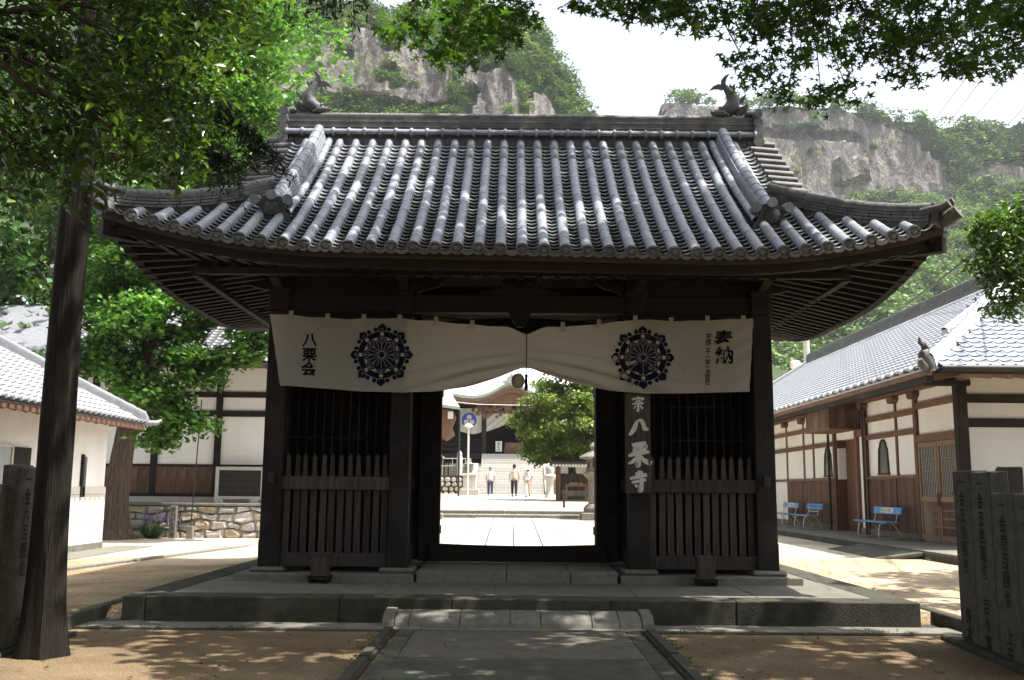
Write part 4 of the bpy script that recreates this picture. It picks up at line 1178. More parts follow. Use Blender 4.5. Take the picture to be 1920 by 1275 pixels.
# bell shaped windows
def bell_window(yc, z0, h, w):
    pr = [(-w*.50, 0), (-w*.44, .45*h), (-w*.40, .70*h), (-w*.30, .80*h), (-w*.26, .90*h), (-w*.12, .98*h), (0, h), (w*.12, .98*h), (w*.26, .90*h), (w*.30, .80*h), (w*.40, .70*h), (w*.44, .45*h), (w*.50, 0)]
    win = MB().extrude([(WX+.03, yc + a, z0 + z) for a, z in pr], (.06, 0, 0)).build('window', M['glass_dark'], rb)
    n = len(pr); out = [(a*1.16, z*1.05 if z else -.03) for a, z in pr]
    mb = MB()
    for i in range(n-1):
        for q in (i,):
            a0, a1, b0, b1 = pr[i], pr[i+1], out[i], out[i+1]
            mb.extrude([(WX-.005, yc+p[0], z0+p[1]) for p in (a0, a1, b1, b0)], (.07, 0, 0))
    mb.build('window_frame', M['wood_eave'], win)
    MB().box(WX-.02, WX+.04, yc-w*.6, yc+w*.6, z0-.05, z0-.001).build('window_sill', M['wood_eave'], win)
    for k in (-.15, .15): MB().box(WX+.022, WX+.029, yc+k-.008, yc+k+.008, z0+.02, z0+h*.78).build('muntin', M['wood_lattice'], win)
bell_window(26.69, 2.13, .87, .66); bell_window(31.37, 2.13, .87, .66)
# lattice double door
for y0, y1 in ((22.20, 23.20), (23.24, 24.28)):
    dr = MB().box(WX+.02, WX+.05, y0+.06, y1-.06, .52, 2.74).build('door', M['glass_pale'], rb)
    for a, b2, c2, d2 in ((y0, y0+.07, .47, 2.82), (y1-.07, y1, .47, 2.82)): MB().box(WX-.03, WX+.06, a, b2, c2, d2).build('stile', M['wood_lattice'], dr)
    for z0, z1 in ((.47, .62), (1.40, 1.52), (2.70, 2.82)): MB().box(WX-.028, WX+.058, y0+.071, y1-.071, z0, z1).build('rail', M['wood_lattice'], dr)
    for k in range(9):
        y = lerp(y0+.07, y1-.07, (k+1)/10.); MB().box(WX+.004, WX+.016, y-.011, y+.011, 1.521, 2.699).build('lattice_bar', M['wood_red'], dr)
    for z in (1.82, 2.12, 2.42): MB().box(WX-.006, WX+.003, y0+.072, y1-.072, z-.014, z+.014).build('lattice_rail', M['wood_lattice'], dr)
    MB().box(WX-.005, WX+.019, y0+.072, y1-.072, .621, 1.399).build('door_panel', M['wood_board'], dr)
    for z in (.82, 1.01, 1.20): MB().box(WX-.022, WX-.006, y0+.072, y1-.072, z-.018, z+.018).build('batten', M['wood_lattice'], dr)
    MB().box(WX-.05, WX-.031, (y1-.05) if y0 < 23 else y0+.02, (y1-.02) if y0 < 23 else y0+.05, 1.30, 1.60).build('handle', M['black_metal'], dr)
# entrance recess with canopy box
MB().box(WX+.3, WX+.36, 28.7, 30.55, .45, 3.3).build('porch_wall', M['wood_red'], rb)
MB().box(WX+.05, WX+1.4, 30.50, 30.56, .45, 2.0).build('porch_side', M['wood_red'], rb)
MB().box(WX+.05, WX+1.4, 30.48, 30.54, 2.0, 2.95).build('porch_side', M['plaster'], rb)
MB().box(WX+.0, WX+1.4, 30.44, 30.58, 2.96, 3.2).build('porch_beam', M['wood_red'], rb)
cb = MB().box(9.26, WX-.02, 28.32, 30.60, 3.46, 4.20).build('canopy_box', M['wood_brown'], rb)
for i in range(11): MB().box(9.225, 9.257, 28.32+.207*i+.004, 28.32+.207*(i+1)-.004, 3.44, 4.22).build('canopy_board', M['wood_board'], cb)
for i in range(4): MB().box(9.27+.2*i, 9.27+.2*(i+1)-.006, 28.285, 28.317, 3.44, 4.22).build('canopy_board', M['wood_board'], cb)
MB().box(9.20, WX, 28.26, 30.66, 3.40, 3.437).build('canopy_rim', M['wood_brown'], cb)
MB().tube([(9.95, 27.72, .445), (9.95, 27.72, 4.1)], .035, 8).build('downpipe', M['wood_eave'], rb, smooth=True)
MB().tube([(9.95, 30.76, .445), (9.95, 30.76, 4.1)], .04, 8).build('downpipe', M['wood_dark'], rb, smooth=True)
# roof: hipped with a small gable at the near end
ze_, EX0, RX, RZ = 4.20, 8.70, 13.0, 7.10
sl = Vector((RX-EX0, 0, RZ-ze_)); SL = sl.length
rr_ = MB()
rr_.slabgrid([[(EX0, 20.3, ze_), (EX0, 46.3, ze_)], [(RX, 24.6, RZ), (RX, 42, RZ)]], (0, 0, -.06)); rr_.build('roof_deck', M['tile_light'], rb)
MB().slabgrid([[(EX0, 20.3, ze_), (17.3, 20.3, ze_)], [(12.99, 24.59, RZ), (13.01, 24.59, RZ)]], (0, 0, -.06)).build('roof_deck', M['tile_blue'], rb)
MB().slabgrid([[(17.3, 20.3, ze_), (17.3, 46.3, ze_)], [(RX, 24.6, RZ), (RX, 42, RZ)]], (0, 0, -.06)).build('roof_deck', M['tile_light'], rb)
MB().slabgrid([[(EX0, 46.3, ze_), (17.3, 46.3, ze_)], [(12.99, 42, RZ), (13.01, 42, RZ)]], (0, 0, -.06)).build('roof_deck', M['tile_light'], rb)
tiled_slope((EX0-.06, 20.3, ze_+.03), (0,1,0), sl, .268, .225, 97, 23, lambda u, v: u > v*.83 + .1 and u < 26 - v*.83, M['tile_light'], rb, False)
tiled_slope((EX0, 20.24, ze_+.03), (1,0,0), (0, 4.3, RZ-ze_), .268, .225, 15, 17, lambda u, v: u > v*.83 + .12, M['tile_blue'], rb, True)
ridge_stack([(RX, 24.3, RZ), (RX, 42.2, RZ)], .40, .42, M['tile_old'], rb, 'main_ridge', .10, .32)
caps([(RX-.30, 24.5, RZ-.12), (RX-.30, 42.0, RZ-.12)], 0, .30, round_tile_mesh(.075, .068, 'ridge_foot_tile', M['tile_light']), 'ridge_foot_tile', rb)
hipc = [(EX0+.10, 20.40, ze_+.02), (EX0+1.0, 21.3, ze_+.55), (EX0+2.0, 22.3, ze_+1.25), (EX0+3.2, 23.5, ze_+2.14), (RX-.1, 24.5, RZ-.05)]
ridge_stack(hipc, .30, .24, M['tile_light'], rb, 'hip_ridge', .095, .32)
hipd = [(p[0]-.55-.1, p[1]+.35, p[2]-.05) for p in hipc[2:]]
ridge_stack([(EX0+1.5, 22.7, ze_+1.05), (EX0+2.7, 23.4, ze_+1.85), (RX-.4, 24.4, RZ-.2)], .24, .16, M['tile_light'], rb, 'slope_ridge', .085, .32)
ridge_stack([(EX0+.1, 46.2, ze_), (RX-.1, 42.1, RZ-.1)], .28, .22, M['tile_light'], rb, 'hip_ridge', .09, .34)
for i in range(6):
    MB().tube([(11.2+.34*i, 22.95, 6.10+.05*i), (11.2+.34*i, 22.55, 5.95+.05*i)], .075, 10).build('gable_tile', M['tile_light'], rb, smooth=True)
# end ornament of the hip ridge
og = MB().tube([(8.72, 20.30, 4.22), (8.62, 20.20, 4.34), (8.60, 20.18, 4.48), (8.68, 20.26, 4.58), (8.60, 20.18, 4.70)], [.15,.14,.11,.09,.05], 10)
og.tube([(8.66, 20.24, 4.62), (8.50, 20.1, 4.70), (8.47, 20.06, 4.80)], [.05,.045,.02], 8).build('ridge_ornament', M['tile_dark'], rb, smooth=True)
MB().tube([(8.62, 20.2, 4.20), (8.50, 20.06, 4.23), (8.44, 20.0, 4.34)], [.09,.085,.05], 10).build('corner_tile', M['tile_old'], rb, smooth=True)
# eaves
for i in range(97):
    if i % 2 == 0 and i < 80: MB().tube([(EX0-.08, 20.48+.268*i, ze_+.045), (EX0+.02, 20.48+.268*i, ze_+.055)], .05, 8).build('eave_tile_end', M['tile_light'], rb)
MB().box(EX0-.02, EX0+.10, 20.3, 46.3, ze_-.16, ze_-.045).build('eave_board', M['wood_brown'], rb)
MB().box(EX0+.02, EX0+.16, 20.36, 46.3, ze_-.28, ze_-.162).build('eave_board', M['wood_dark'], rb)
MB().slabgrid([[(EX0+.03, 20.4, ze_-.10), (EX0+.03, 46, ze_-.10)], [(WX+.1, 21.9, ze_+.14), (WX+.1, 46, ze_+.14)]], (0,0,.03)).build('soffit', M['wood_red'], rb)
for i in range(56):
    y = 20.7 + .45*i; MB().beam((EX0+.17, y, ze_-.20), (WX+.0, y, ze_+.06), .07, .09).build('rafter', M['wood_red'], rb)
MB().tube([(8.95, 20.16, ze_-.02), (17, 20.16, ze_-.02)], .075, 10).build('gutter', M['black_metal'], rb, smooth=True)
MB().box(8.9, 17, 20.25, 20.36, ze_-.12, ze_-.03).build('eave_board', M['black_metal'], rb)
MB().slabgrid([[(8.9, 20.35, ze_-.10), (17, 20.35, ze_-.10)], [(10, 22.0, ze_+.16), (17, 22.0, ze_+.16)]], (0,0,.03)).build('soffit', M['wood_brown'], rb)
for i in range(16): MB().beam((9.6+.45*i, 20.40, ze_-.16), (9.6+.45*i, 22.0, ze_+.10), .10, .10).build('rafter', M['wood_lattice'], rb)
MB().box(9.3, 10.35, 21.86, 22.04, 4.0, 4.16).build('bracket', M['wood_dark'], rb, bevel=.03)

# a stone slab leaned on the walkway edge as a ramp
rs = tag(MB().slabgrid([[(7.45, 20.2, .285), (7.50, 23.6, .285)], [(8.38, 20.2, .42), (8.38, 23.6, .42)]], (0,0,-.09)).build('ramp_slab', M['concrete_dark'], bevel=.02), 'mossy concrete ramp slab against the walkway edge', 'slab')
gp = tag(MB().tube([(9.9, 21.35, 1.60), (13.5, 21.1, 1.66)], .03, 8).build('handrail_pipe', M['copper'], smooth=True), 'thin green pipe rail in front of the shaded end wall', 'rail')
MB().tube([(9.55, 21.38, 1.60), (9.9, 21.35, 1.60)], .034, 8).build('rusty_end', M['wood_red'], gp)
for x in (10.6, 12.5): MB().tube([(x, 21.28, .2), (x, 21.28, 1.6)], .025, 8).build('leg', M['copper'], gp)

# ------------------------------------------------------------------ blue benches
def bench(y, length, lab, text, plate=True, chair=False, x0=9.30):
    """seat faces the court (-x); back towards the wall; runs along y"""
    o = thing('bench', lab, 'bench', (x0+.25, y, .445), 'blue benches along the walkway')
    z = .445; h = length/2
    seat = MB().box(x0, x0+.36, y-h, y+h, z+.40, z+.435).build('seat', M['blue_paint'], o, bevel=.01)
    b0, b1 = (y-h*.80, y+h*.80) if not chair else (y-h, y+h)
    bk = MB().extrude([(x0+.47, b0, z+.62), (x0+.51, b0, z+.79), (x0+.535, b0, z+.785), (x0+.495, b0, z+.615)], (0, b1-b0, 0)).build('backrest', M['blue_paint'], o)
    for s_ in (-1, 1):
        yy = y + s_*h*.62
        p = [(x0+.14, z+.392), (x0+.05, z+.392), (x0+.01, z+.36), (x0-.03, z+.10), (x0-.02, z+.03), (x0+.04, z+.016), (x0+.50, z+.016), (x0+.55, z+.04), (x0+.56, z+.09), (x0+.50, z+.18), (x0+.34, z+.38), (x0+.30, z+.392)]
        MB().tube([(a, yy, c) for a, c in p], .016, 8).build('leg', M['steel_white'], o, smooth=True)
        MB().tube([(x0+.34, yy*1.0, z+.40), (x0+.43, yy, z+.44), (x0+.49, yy, z+.70)], .014, 8).build('back_strut', M['steel_white'], o, smooth=True)
    if chair: MB().tube([(x0+.46, y-h*.62, z+.55), (x0+.46, y+h*.62, z+.55)], .013, 8).build('cross_bar', M['steel_white'], o)
    d = Vector((.04, 0, .17)).normalized()
    def place(u, v, off=.006):
        c = Vector((x0+.490, y - u, z+.705)) + d*v
        return c + Vector((-off, 0, .002))
    if plate:
        MB().add([place(*q, off=.004) for q in ((-.42,-.065), (.42,-.065), (.42,.065), (-.42,.065))], [(0,1,2,3)]).build('name_plate', M['white_paint'], o)
        write(text, .10, lambda u, v: place(-.17 + u, v), .135, 'lettering', M['ink'], o, .01, vertical=False)
        write('林', .12, lambda u, v: place(-.32 + u, v), .1, 'lettering', M['wood_red'], o, .015, vertical=False)
    else:
        write(text, .135, lambda u, v: place(-.67 + u, v), .19, 'lettering', M['navy'], o, .02, vertical=False)
    return o
bench(25.75, 2.35, 'long blue bench nearest the lattice door with a white name plate', '恋の医院')
bench(31.9, 1.6, 'short blue bench seat with dark katakana lettering on its back', 'カメヤマローソク', plate=False, chair=True)
bench(34.6, 2.35, 'farther long blue bench half hidden behind the gate pillar', '恋の医院')

# ------------------------------------------------------------------ house on the left
lh = thing('tiled_house', 'white house with silver tiled roof and brick base behind the leaning trunk', 'house', (-11, 20, .14))
HX = -9.66; HE = 23.46
MB().box(-14, HX, 6, HE, 1.58, 3.35).build('wall', M['plaster'], lh)
M['brick_tile'] = pmat('cream facing brick', (.70,.67,.60), (.62,.59,.53), 6, rough=.8, bump=.1, brick=(1.0, .235, .075, .006, (RAD(90), 0, RAD(90))))
lb = MB().box(-14, HX+.03, 6, HE+.03, .30, 1.58).build('brick_base', M['brick_tile'], lh)
MB().box(-14, HX+.04, 6, HE+.05, .0, .30).build('plinth', M['stone'], lh)
for y0, y1, m1 in ((17.4, 18.95, M['glass_pale']),):
    w_ = MB().box(HX-.02, HX+.02, y0, y1, 1.40, 2.32).build('window', m1, lh)
    for a, b2, c2, d2 in ((y0-.05, y0, 1.35, 2.37), (y1, y1+.05, 1.35, 2.37), (y0, y1, 2.32, 2.37), (y0, y1, 1.35, 1.40)): MB().box(HX-.03, HX+.05, a, b2, c2, d2).build('window_frame', M['steel_white'], w_)
    MB().box(HX-.01, HX+.045, y1+.06, y1+.75, 1.37, 2.34).build('shutter', M['wood_dark'], w_)
w_ = MB().box(HX-.02, HX+.03, 22.18, 22.36, 1.35, 2.25).build('window', M['glass_dark'], lh)
MB().box(HX-.02, HX+.06, 22.10, 22.18, 1.35, 2.30).build('window_frame', M['wood_dark'], w_)
EXL, ZEL, RXL, RZL = -9.00, 3.10, -11.6, 4.72
slL = Vector((RXL-EXL, 0, RZL-ZEL))
MB().slabgrid([[(EXL, 5, ZEL), (EXL, 24.05, ZEL)], [(RXL, 5, RZL), (RXL, 21.45, RZL)]], (0,0,-.06)).build('roof_deck', M['tile_left'], lh)
MB().slabgrid([[(EXL, 24.05, ZEL), (-14.1, 24.05, ZEL)], [(RXL+.01, 21.45, RZL), (RXL-.01, 21.45, RZL)]], (0,0,-.06)).build('roof_deck', M['tile_left'], lh)
MB().slabgrid([[(-14.1, 5, ZEL), (-14.1, 24.05, ZEL)], [(RXL, 5, RZL), (RXL, 21.45, RZL)]], (0,0,-.06)).build('roof_deck', M['tile_left'], lh)
tiled_slope((EXL+.05, 24.05, ZEL+.03), (0,-1,0), slL, .268, .255, 31, 12, lambda u, v: u > v*.86 + .05, M['tile_left'], lh, True)
ridge_stack([(EXL+.0, 23.95, ZEL+.02), (-9.9, 23.15, ZEL+.55), (-10.7, 22.35, ZEL+1.05), (RXL, 21.45, RZL)], .28, .22, M['tile_left'], lh, 'hip_ridge', .095, .30)
ridge_stack([(RXL, 21.35, RZL), (RXL, 12, RZL)], .30, .30, M['tile_left'], lh, 'main_ridge', .10, .32)
MB().tube([(RXL+.02, 21.7, RZL+.05), (RXL+.02, 21.65, RZL+.22), (RXL, 21.45, RZL+.36)], [.16,.17,.12], 10).build('ridge_end', M['tile_left'], lh, smooth=True)
MB().tube([(EXL-.08, 24.0, ZEL+.30), (EXL-.02, 24.05, ZEL+.15), (EXL+.02, 24.055, ZEL+.03)], [.09,.10,.09], 10).build('hip_end', M['tile_left'], lh, smooth=True)
MB().tube([(EXL-.05, 24.0, ZEL+.04), (EXL+.22, 24.2, ZEL+.05), (EXL+.30, 24.3, ZEL+.12)], [.07,.065,.04], 10).build('corner_tile', M['tile_left'], lh, smooth=True)
ee = MB().lathe([(.048, -.05), (.052, .03), (.045, .06)], (0,0,0), 10, 'X').mesh('eave_tile_end', M['tile_left'], smooth=True)
for i in range(31): obj('eave_tile_end', ee, lh, Matrix.Translation((EXL+.06, 24.05-.268*(i+.83), ZEL+.055)))
MB().box(EXL-.06, EXL+.02, 5, 24.0, ZEL-.14, ZEL-.04).build('eave_board', M['wood_red'], lh)
MB().slabgrid([[(EXL-.02, 5, ZEL-.10), (EXL-.02, 23.85, ZEL-.10)], [(HX-.1, 5, ZEL+.30), (HX-.1, 23.85, ZEL+.30)]], (0,0,.03)).build('soffit', M['wood_red'], lh)
rfm = MB().box(-.72, 0, -.04, .04, -.11, 0).mesh('rafter', M['wood_red'])
for i in range(20): obj('rafter', rfm, lh, Matrix.Translation((EXL-.05, 23.7-.45*i, ZEL-.05)) @ Matrix.Rotation(RAD(18), 4, 'Y'))
# paved edging in front of the house
ed = struct(MB().box(-9.6, -8.75, 12, 24.4, .0, .165).build('house_apron', M['concrete'], bevel=.01))
ek = struct(MB().extrude([(-8.72, 12, .0), (-8.55, 12, .0), (-5.6, 30, .0), (-5.8, 30, .0)], (0,0,.19)).build('court_kerb', M['stone'], bevel=.01))
cp = struct(MB().box(-9.0, -3.0, 24.6, 27.6, .0, .158).build('court_paving', M['slab']))
for i in range(7):
    for j in range(4):
        MB().box(-9.0+.86*i+.006, -9.0+.86*(i+1)-.006, 24.6+.75*j+.006, 24.6+.75*(j+1)-.006, .10, .168+rng.uniform(-.003,.003)).build('paving_slab', M['slab'], cp, bevel=.005)

# ------------------------------------------------------------------ stone retaining wall and timbered building behind
sw = thing('stone_wall', 'low wall of rough pale boulders below the timbered building', 'wall', (-9, 28.9, .14))
MB().box(-16, -3, 28.86, 29.2, .0, 1.06).build('core', M['stone'], sw)
MB().box(-16, -3, 28.68, 30.2, 1.06, 1.135).build('coping', M['concrete'], sw, bevel=.01)
M['rock'] = [pmat('wall boulder ' + str(i), c1, c2, 7, rough=.9, bump=.8, bscale=25, rnd=.12) for i, (c1, c2) in enumerate((
    ((.46,.425,.375), (.31,.28,.245)), ((.50,.475,.44), (.37,.345,.32)), ((.42,.36,.26), (.31,.26,.18)), ((.40,.375,.345), (.27,.25,.23))))]
hrow = [.10, .36, .62, .86, 1.055]
prev_off = 0
edges = []
for r_ in range(4):
    x = -15.5 + rng.uniform(0, .3); e_ = []
    while x < -3.2:
        e_.append(x); x += rng.uniform(.32, .62)
    edges.append(e_)
def vtx(x, r_):
    """height of joint row r_ at x, wandering"""
    return hrow[r_] + (0 if r_ in (0, 4) else .05*math.sin(3.1*x + 2*r_) + .035*math.sin(7.7*x + r_))
for r_ in range(4):
    for a, b2 in zip(edges[r_][:-1], edges[r_][1:]):
        ja, jb = .03*math.sin(9*a), .03*math.sin(9*b2)
        xm = (a+b2)/2 + rng.uniform(-.06,.06)
        poly = [(a+ja, vtx(a, r_)), (xm, vtx(xm, r_)-.0), (b2+jb, vtx(b2, r_)), (b2-jb+.02, (vtx(b2, r_)+vtx(b2, r_+1))/2), (b2-jb, vtx(b2, r_+1)), (xm, vtx(xm, r_+1)), (a-ja, vtx(a, r_+1)), (a-ja-.02, (vtx(a, r_)+vtx(a, r_+1))/2)]
        cx = sum(p[0] for p in poly)/8; cz = sum(p[1] for p in poly)/8
        r0 = [(cx+(p[0]-cx)*.985, 28.87, cz+(p[1]-cz)*.98) for p in poly]; r1 = [(cx+(p[0]-cx)*.965, 28.79, cz+(p[1]-cz)*.955) for p in poly]
        r2 = [(cx+(p[0]-cx)*.66+rng.uniform(-.02,.02), 28.70+rng.uniform(-.03,.02), cz+(p[1]-cz)*.64+rng.uniform(-.015,.015)) for p in poly]
        mb = MB(); n = 8
        mb.add(r0+r1+r2, [(i, (i+1)%n, n+(i+1)%n, n+i) for i in range(n)] + [(n+i, n+(i+1)%n, 2*n+(i+1)%n, 2*n+i) for i in range(n)] + [tuple(range(2*n, 3*n))])
        mb.build('boulder', rng.choice(M['rock']), sw)

bb = thing('timbered_hall', 'white plastered hall with dark posts and beams above the boulder wall', 'building', (-9, 30.4, 1.13))
BY = 30.0
MB().box(-24, -2.5, BY+.05, BY+.3, 1.13, 5.3).build('wall', M['plaster'], bb)
for x in (-14.75, -12.82, -10.90, -8.98, -7.06, -5.14, -3.2): MB().box(x-.10, x+.10, BY-.03, BY+.15, 1.32, 5.2).build('post', M['wood_dark'], bb, bevel=.008)
for z0, z1, d in ((4.33, 4.50, .0), (3.74, 3.92, .01), (2.20, 2.28, .012)): MB().box(-24, -2.5, BY-d, BY+.12, z0, z1).build('tie_beam', M['wood_dark_x'], bb)
db = MB().box(.003, .29, -.012, .04, 0, .83).mesh('dado_board', M['wood_board'], bevel=.003)
for i in range(44):
    obj('dado_board', db, bb, Matrix.Translation((-15.5+.295*i, BY+.005+rng.uniform(-.004,.004), 1.40)))
MB().box(-24, -2.5, BY-.012, BY+.06, 1.30, 1.40).build('sill', M['wood_dark_x'], bb)
MB().box(-24, -2.5, BY-.10, BY+.3, 1.13, 1.30).build('base_stone', M['stone_pale'], bb)
BE, BZ = 28.7, 5.25
MB().slabgrid([[(-25, BE, BZ), (-2.2, BE, BZ)], [(-25, 33.0, 7.7), (-2.2, 33.0, 7.7)]], (0,0,-.06)).build('roof_deck', M['tile_left'], bb)
tiled_slope((-14, BE-.05, BZ+.03), (1,0,0), (0, 4.3, 2.45), .268, .24, 44, 20, lambda u, v: True, M['tile_left'], bb, False)
MB().box(-25, -2.2, BE+.0, BE+.08, BZ-.16, BZ-.05).build('eave_board', M['wood_brown'], bb)
for i in range(26): MB().beam((-14+.45*i, BE+.05, BZ-.14), (-14+.45*i, BY+.1, BZ+.45), .08, .10).build('rafter', M['wood_brown'], bb)
MB().slabgrid([[(-25, BE+.05, BZ-.08), (-2.2, BE+.05, BZ-.08)], [(-25, BY+.1, BZ+.51), (-2.2, BY+.1, BZ+.51)]], (0,0,.03)).build('soffit', M['wood_brown'], bb)

nbd = thing('notice_board', 'dark notice board in a pale grey frame against the timbered hall', 'notice board', (-8.1, 29.4, 1.13))
MB().box(-8.72, -7.42, 29.40, 29.45, 1.32, 2.10).build('panel', M['black_metal'], nbd)
for a, b2, c2, d2 in ((-8.80, -8.70, 1.24, 2.20), (-7.44, -7.34, 1.24, 2.20), (-8.70, -7.44, 2.10, 2.20), (-8.70, -7.44, 1.24, 1.33)): MB().box(a, b2, 29.36, 29.48, c2, d2).build('frame', M['stone_pale'], nbd, bevel=.006)
for x in (-8.66, -7.60): MB().box(x-.12, x+.12, 29.28, 29.56, 1.135, 1.24).build('foot', M['stone_pale'], nbd, bevel=.01)
for r_ in range(4):
    for k in range(16): MB().box(-8.66+.075*k, -8.63+.075*k, 29.39, 29.398, 1.38+.17*r_, 1.38+.17*r_+.07+.05*((k*7+r_*3) % 3)/2).build('plate', M['wood_dark'], nbd)

tp = thing('thin_pole', 'thin black pole on a small concrete block before the boulder wall', 'pole', (-9.1, 28.25, .14))
MB().extrude([(-9.19, 28.16, .12), (-9.00, 28.16, .12), (-9.01, 28.16, .50), (-9.17, 28.16, .50)], (0, .19, 0)).build('block', M['concrete'], tp, bevel=.012)
MB().tube([(-9.09, 28.25, .46), (-9.03, 28.25, 2.4), (-8.98, 28.25, 4.1)], .018, 8).build('rod', M['black_metal'], tp)
sp = thing('inscribed_stone', 'narrow inscribed stone marker leaning on the boulder wall', 'stone marker', (-9.62, 28.35, .14))
me_ = MB().box(-9.72, -9.53, 28.28, 28.42, .10, 1.06).build('shaft', M['stone'], sp, bevel=.015)
write('赤川の井戸跡', .14, lambda u, v: (-9.625+u, 28.275, .95+v), .14, 'inscription', M['engrave'], sp, .01)

# grass clump with purple spikes
gc = thing('lilyturf_clump', 'clump of dark strap-leaved grass with purple flower spikes by the boulder wall', 'plant', (-10.15, 28.15, .13))
vs, fs = [], []
for i in range(420):
    a = rng.uniform(0, 2*math.pi); l_ = rng.uniform(.35, .75); sp_ = rng.uniform(.15, .55); w = .012
    r0 = rng.uniform(0, .16); bx_, by_ = -10.15 + r0*math.cos(a), 28.15 + r0*math.sin(a)*.6
    n0 = len(vs)
    for q in (0, .35, .7, 1.0):
        rr2 = sp_*q; z = .13 + l_*(q - .55*q*q*(.4+sp_)); ww = w*(1-q*.9)
        vs += [(bx_ + rr2*math.cos(a) - ww*math.sin(a), by_ + rr2*math.sin(a)*.7 + ww*math.cos(a), z), (bx_ + rr2*math.cos(a) + ww*math.sin(a), by_ + rr2*math.sin(a)*.7 - ww*math.cos(a), z)]
    for q in range(3): fs.append((n0+2*q, n0+2*q+1, n0+2*q+3, n0+2*q+2))
M['strap_leaf'] = leafmat('strap leaf', (.03,.075,.025), (.07,.14,.045), trans=.2)
obj('leaves', np_mesh('leaves', np.array(vs), np.array(fs), M['strap_leaf']), gc)
mb = MB()
for i in range(34):
    x = -10.0 + rng.uniform(-.5, .55); y = 28.2 + rng.uniform(-.2, .25); z = .55 + rng.uniform(0, .22)
    mb.tube([(x, y, z-.1), (x+.02, y, z), (x+.03, y, z+.16)], [.008, .016, .006], 5)
M['purple'] = pmat('purple blossom', (.20,.15,.25), (.15,.11,.19), 30, rough=.9, bump=.6, bscale=80)
mb.build('flower_spikes', M['purple'], gc)

# pale copper-green roof farther left
tr_ = thing('green_roof_hall', 'hall with pale green copper roof behind the trees on the left', 'building', (-22, 48, .5))
MB().box(-30, -15.5, 45.5, 53, .3, 7.6).build('wall', M['wood_dark'], tr_)
MB().slabgrid([[(-32, 43.5, 7.15), (-14.0, 43.5, 7.25)], [(-24.6, 48.5, 10.4), (-19.2, 48.5, 10.4)]], (0,0,-.1)).build('roof', M['teal_roof'], tr_)
MB().slabgrid([[(-14.0, 43.5, 7.25), (-14.0, 54, 7.25)], [(-19.2, 48.5, 10.4), (-19.2, 49.0, 10.4)]], (0,0,-.1)).build('roof', M['teal_roof'], tr_)
MB().slabgrid([[(-32, 54, 7.15), (-14.0, 54, 7.25)], [(-24.6, 49, 10.4), (-19.2, 49, 10.4)]], (0,0,-.1)).build('roof', M['teal_roof'], tr_)
for i in range(26):
    q = i/25.; MB().beam((lerp(-32,-14,q), 43.5, 7.22), (lerp(-24.6,-19.2,q), 48.5, 10.44), .05, .06).build('seam', M['teal_roof'], tr_)
for i in range(9): MB().box(-32+.3*i, -14-.3*i, 43.45+.1*i, 43.6+.1*i, 6.75+.05*i-.02*i, 6.95+.03*i).build('eave_board', M['wood_dark'], tr_)
MB().box(-24.9, -19.0, 48.6, 48.9, 10.35, 10.75).build('ridge', M['teal_roof'], tr_, bevel=.05)
MB().tube([(-19.2, 48.75, 10.5), (-18.9, 48.75, 10.9), (-18.5, 48.75, 11.3)], [.3,.2,.05], 8).build('ridge_end', M['teal_roof'], tr_)
MB().tube([(-24.7, 48.75, 10.5), (-25.0, 48.75, 10.9), (-25.4, 48.75, 11.3)], [.3,.2,.05], 8).build('ridge_end', M['teal_roof'], tr_)

# ------------------------------------------------------------------ utility pole and wires
up = thing('utility_pole', 'grey concrete utility pole with crossarm behind the long hall roof', 'utility pole', (18.3, 60, 1))
MB().tube([(18.3, 60, 0), (18.3, 60, 11.5)], [.24, .19], 12).build('shaft', M['stone_pale'], up, smooth=True)
MB().beam((17.4, 60, 9.5), (18.9, 60, 9.3), .10, .10).build('crossarm', M['steel_white'], up)
MB().beam((18.3, 60, 8.2), (19.4, 60, 7.0), .08, .08).build('brace', M['steel_white'], up)
MB().lathe([(.2,0),(.25,.05),(.25,.5),(.2,.55)], (17.3, 60, 9.4), 10, 'X').build('street_light', M['steel_white'], up, smooth=True)
def wire(p0, p1, sag, lab, r=.014):
    p0 = Vector(p0); p1 = Vector(p1)
    pts = [p0.lerp(p1, q/14.) - Vector((0,0,4*sag*(q/14.)*(1-q/14.))) for q in range(15)]
    tag(MB().tube(pts, r, 5).build('wire', M['black_metal']), lab, 'wire', 'overhead wires')
for (p0, p1), lab in zip((((34.5, 90, 29.5), (13.3, 28, 13.6)), ((35.8, 90, 29.4), (13.8, 28, 13.6)), ((37.3, 90, 29.5), (14.6, 28, 13.7)), ((40.9, 90, 30.2), (15.4, 28, 13.2)), ((41.4, 90, 30.2), (15.4, 28, 12.9)), ((41.9, 90, 30.1), (15.3, 28, 12.6))),
        ('leftmost of the thin overhead wires crossing the right cliff', 'second overhead wire from the left crossing the right cliff', 'third overhead wire from the left crossing the right cliff',
         'upper of the three wires at the far right edge', 'middle of the three wires at the far right edge', 'lower of the three wires at the far right edge')):
    d = Vector(p1) - Vector(p0)
    wire(Vector(p0) - d*.9, Vector(p1) + d*.25, .15, lab, .011)
wire((18.3, 60, 9.4), (11.5, 20, 8.1), .5, 'thick dark cable sloping up from the utility pole over the hall roof', .03)

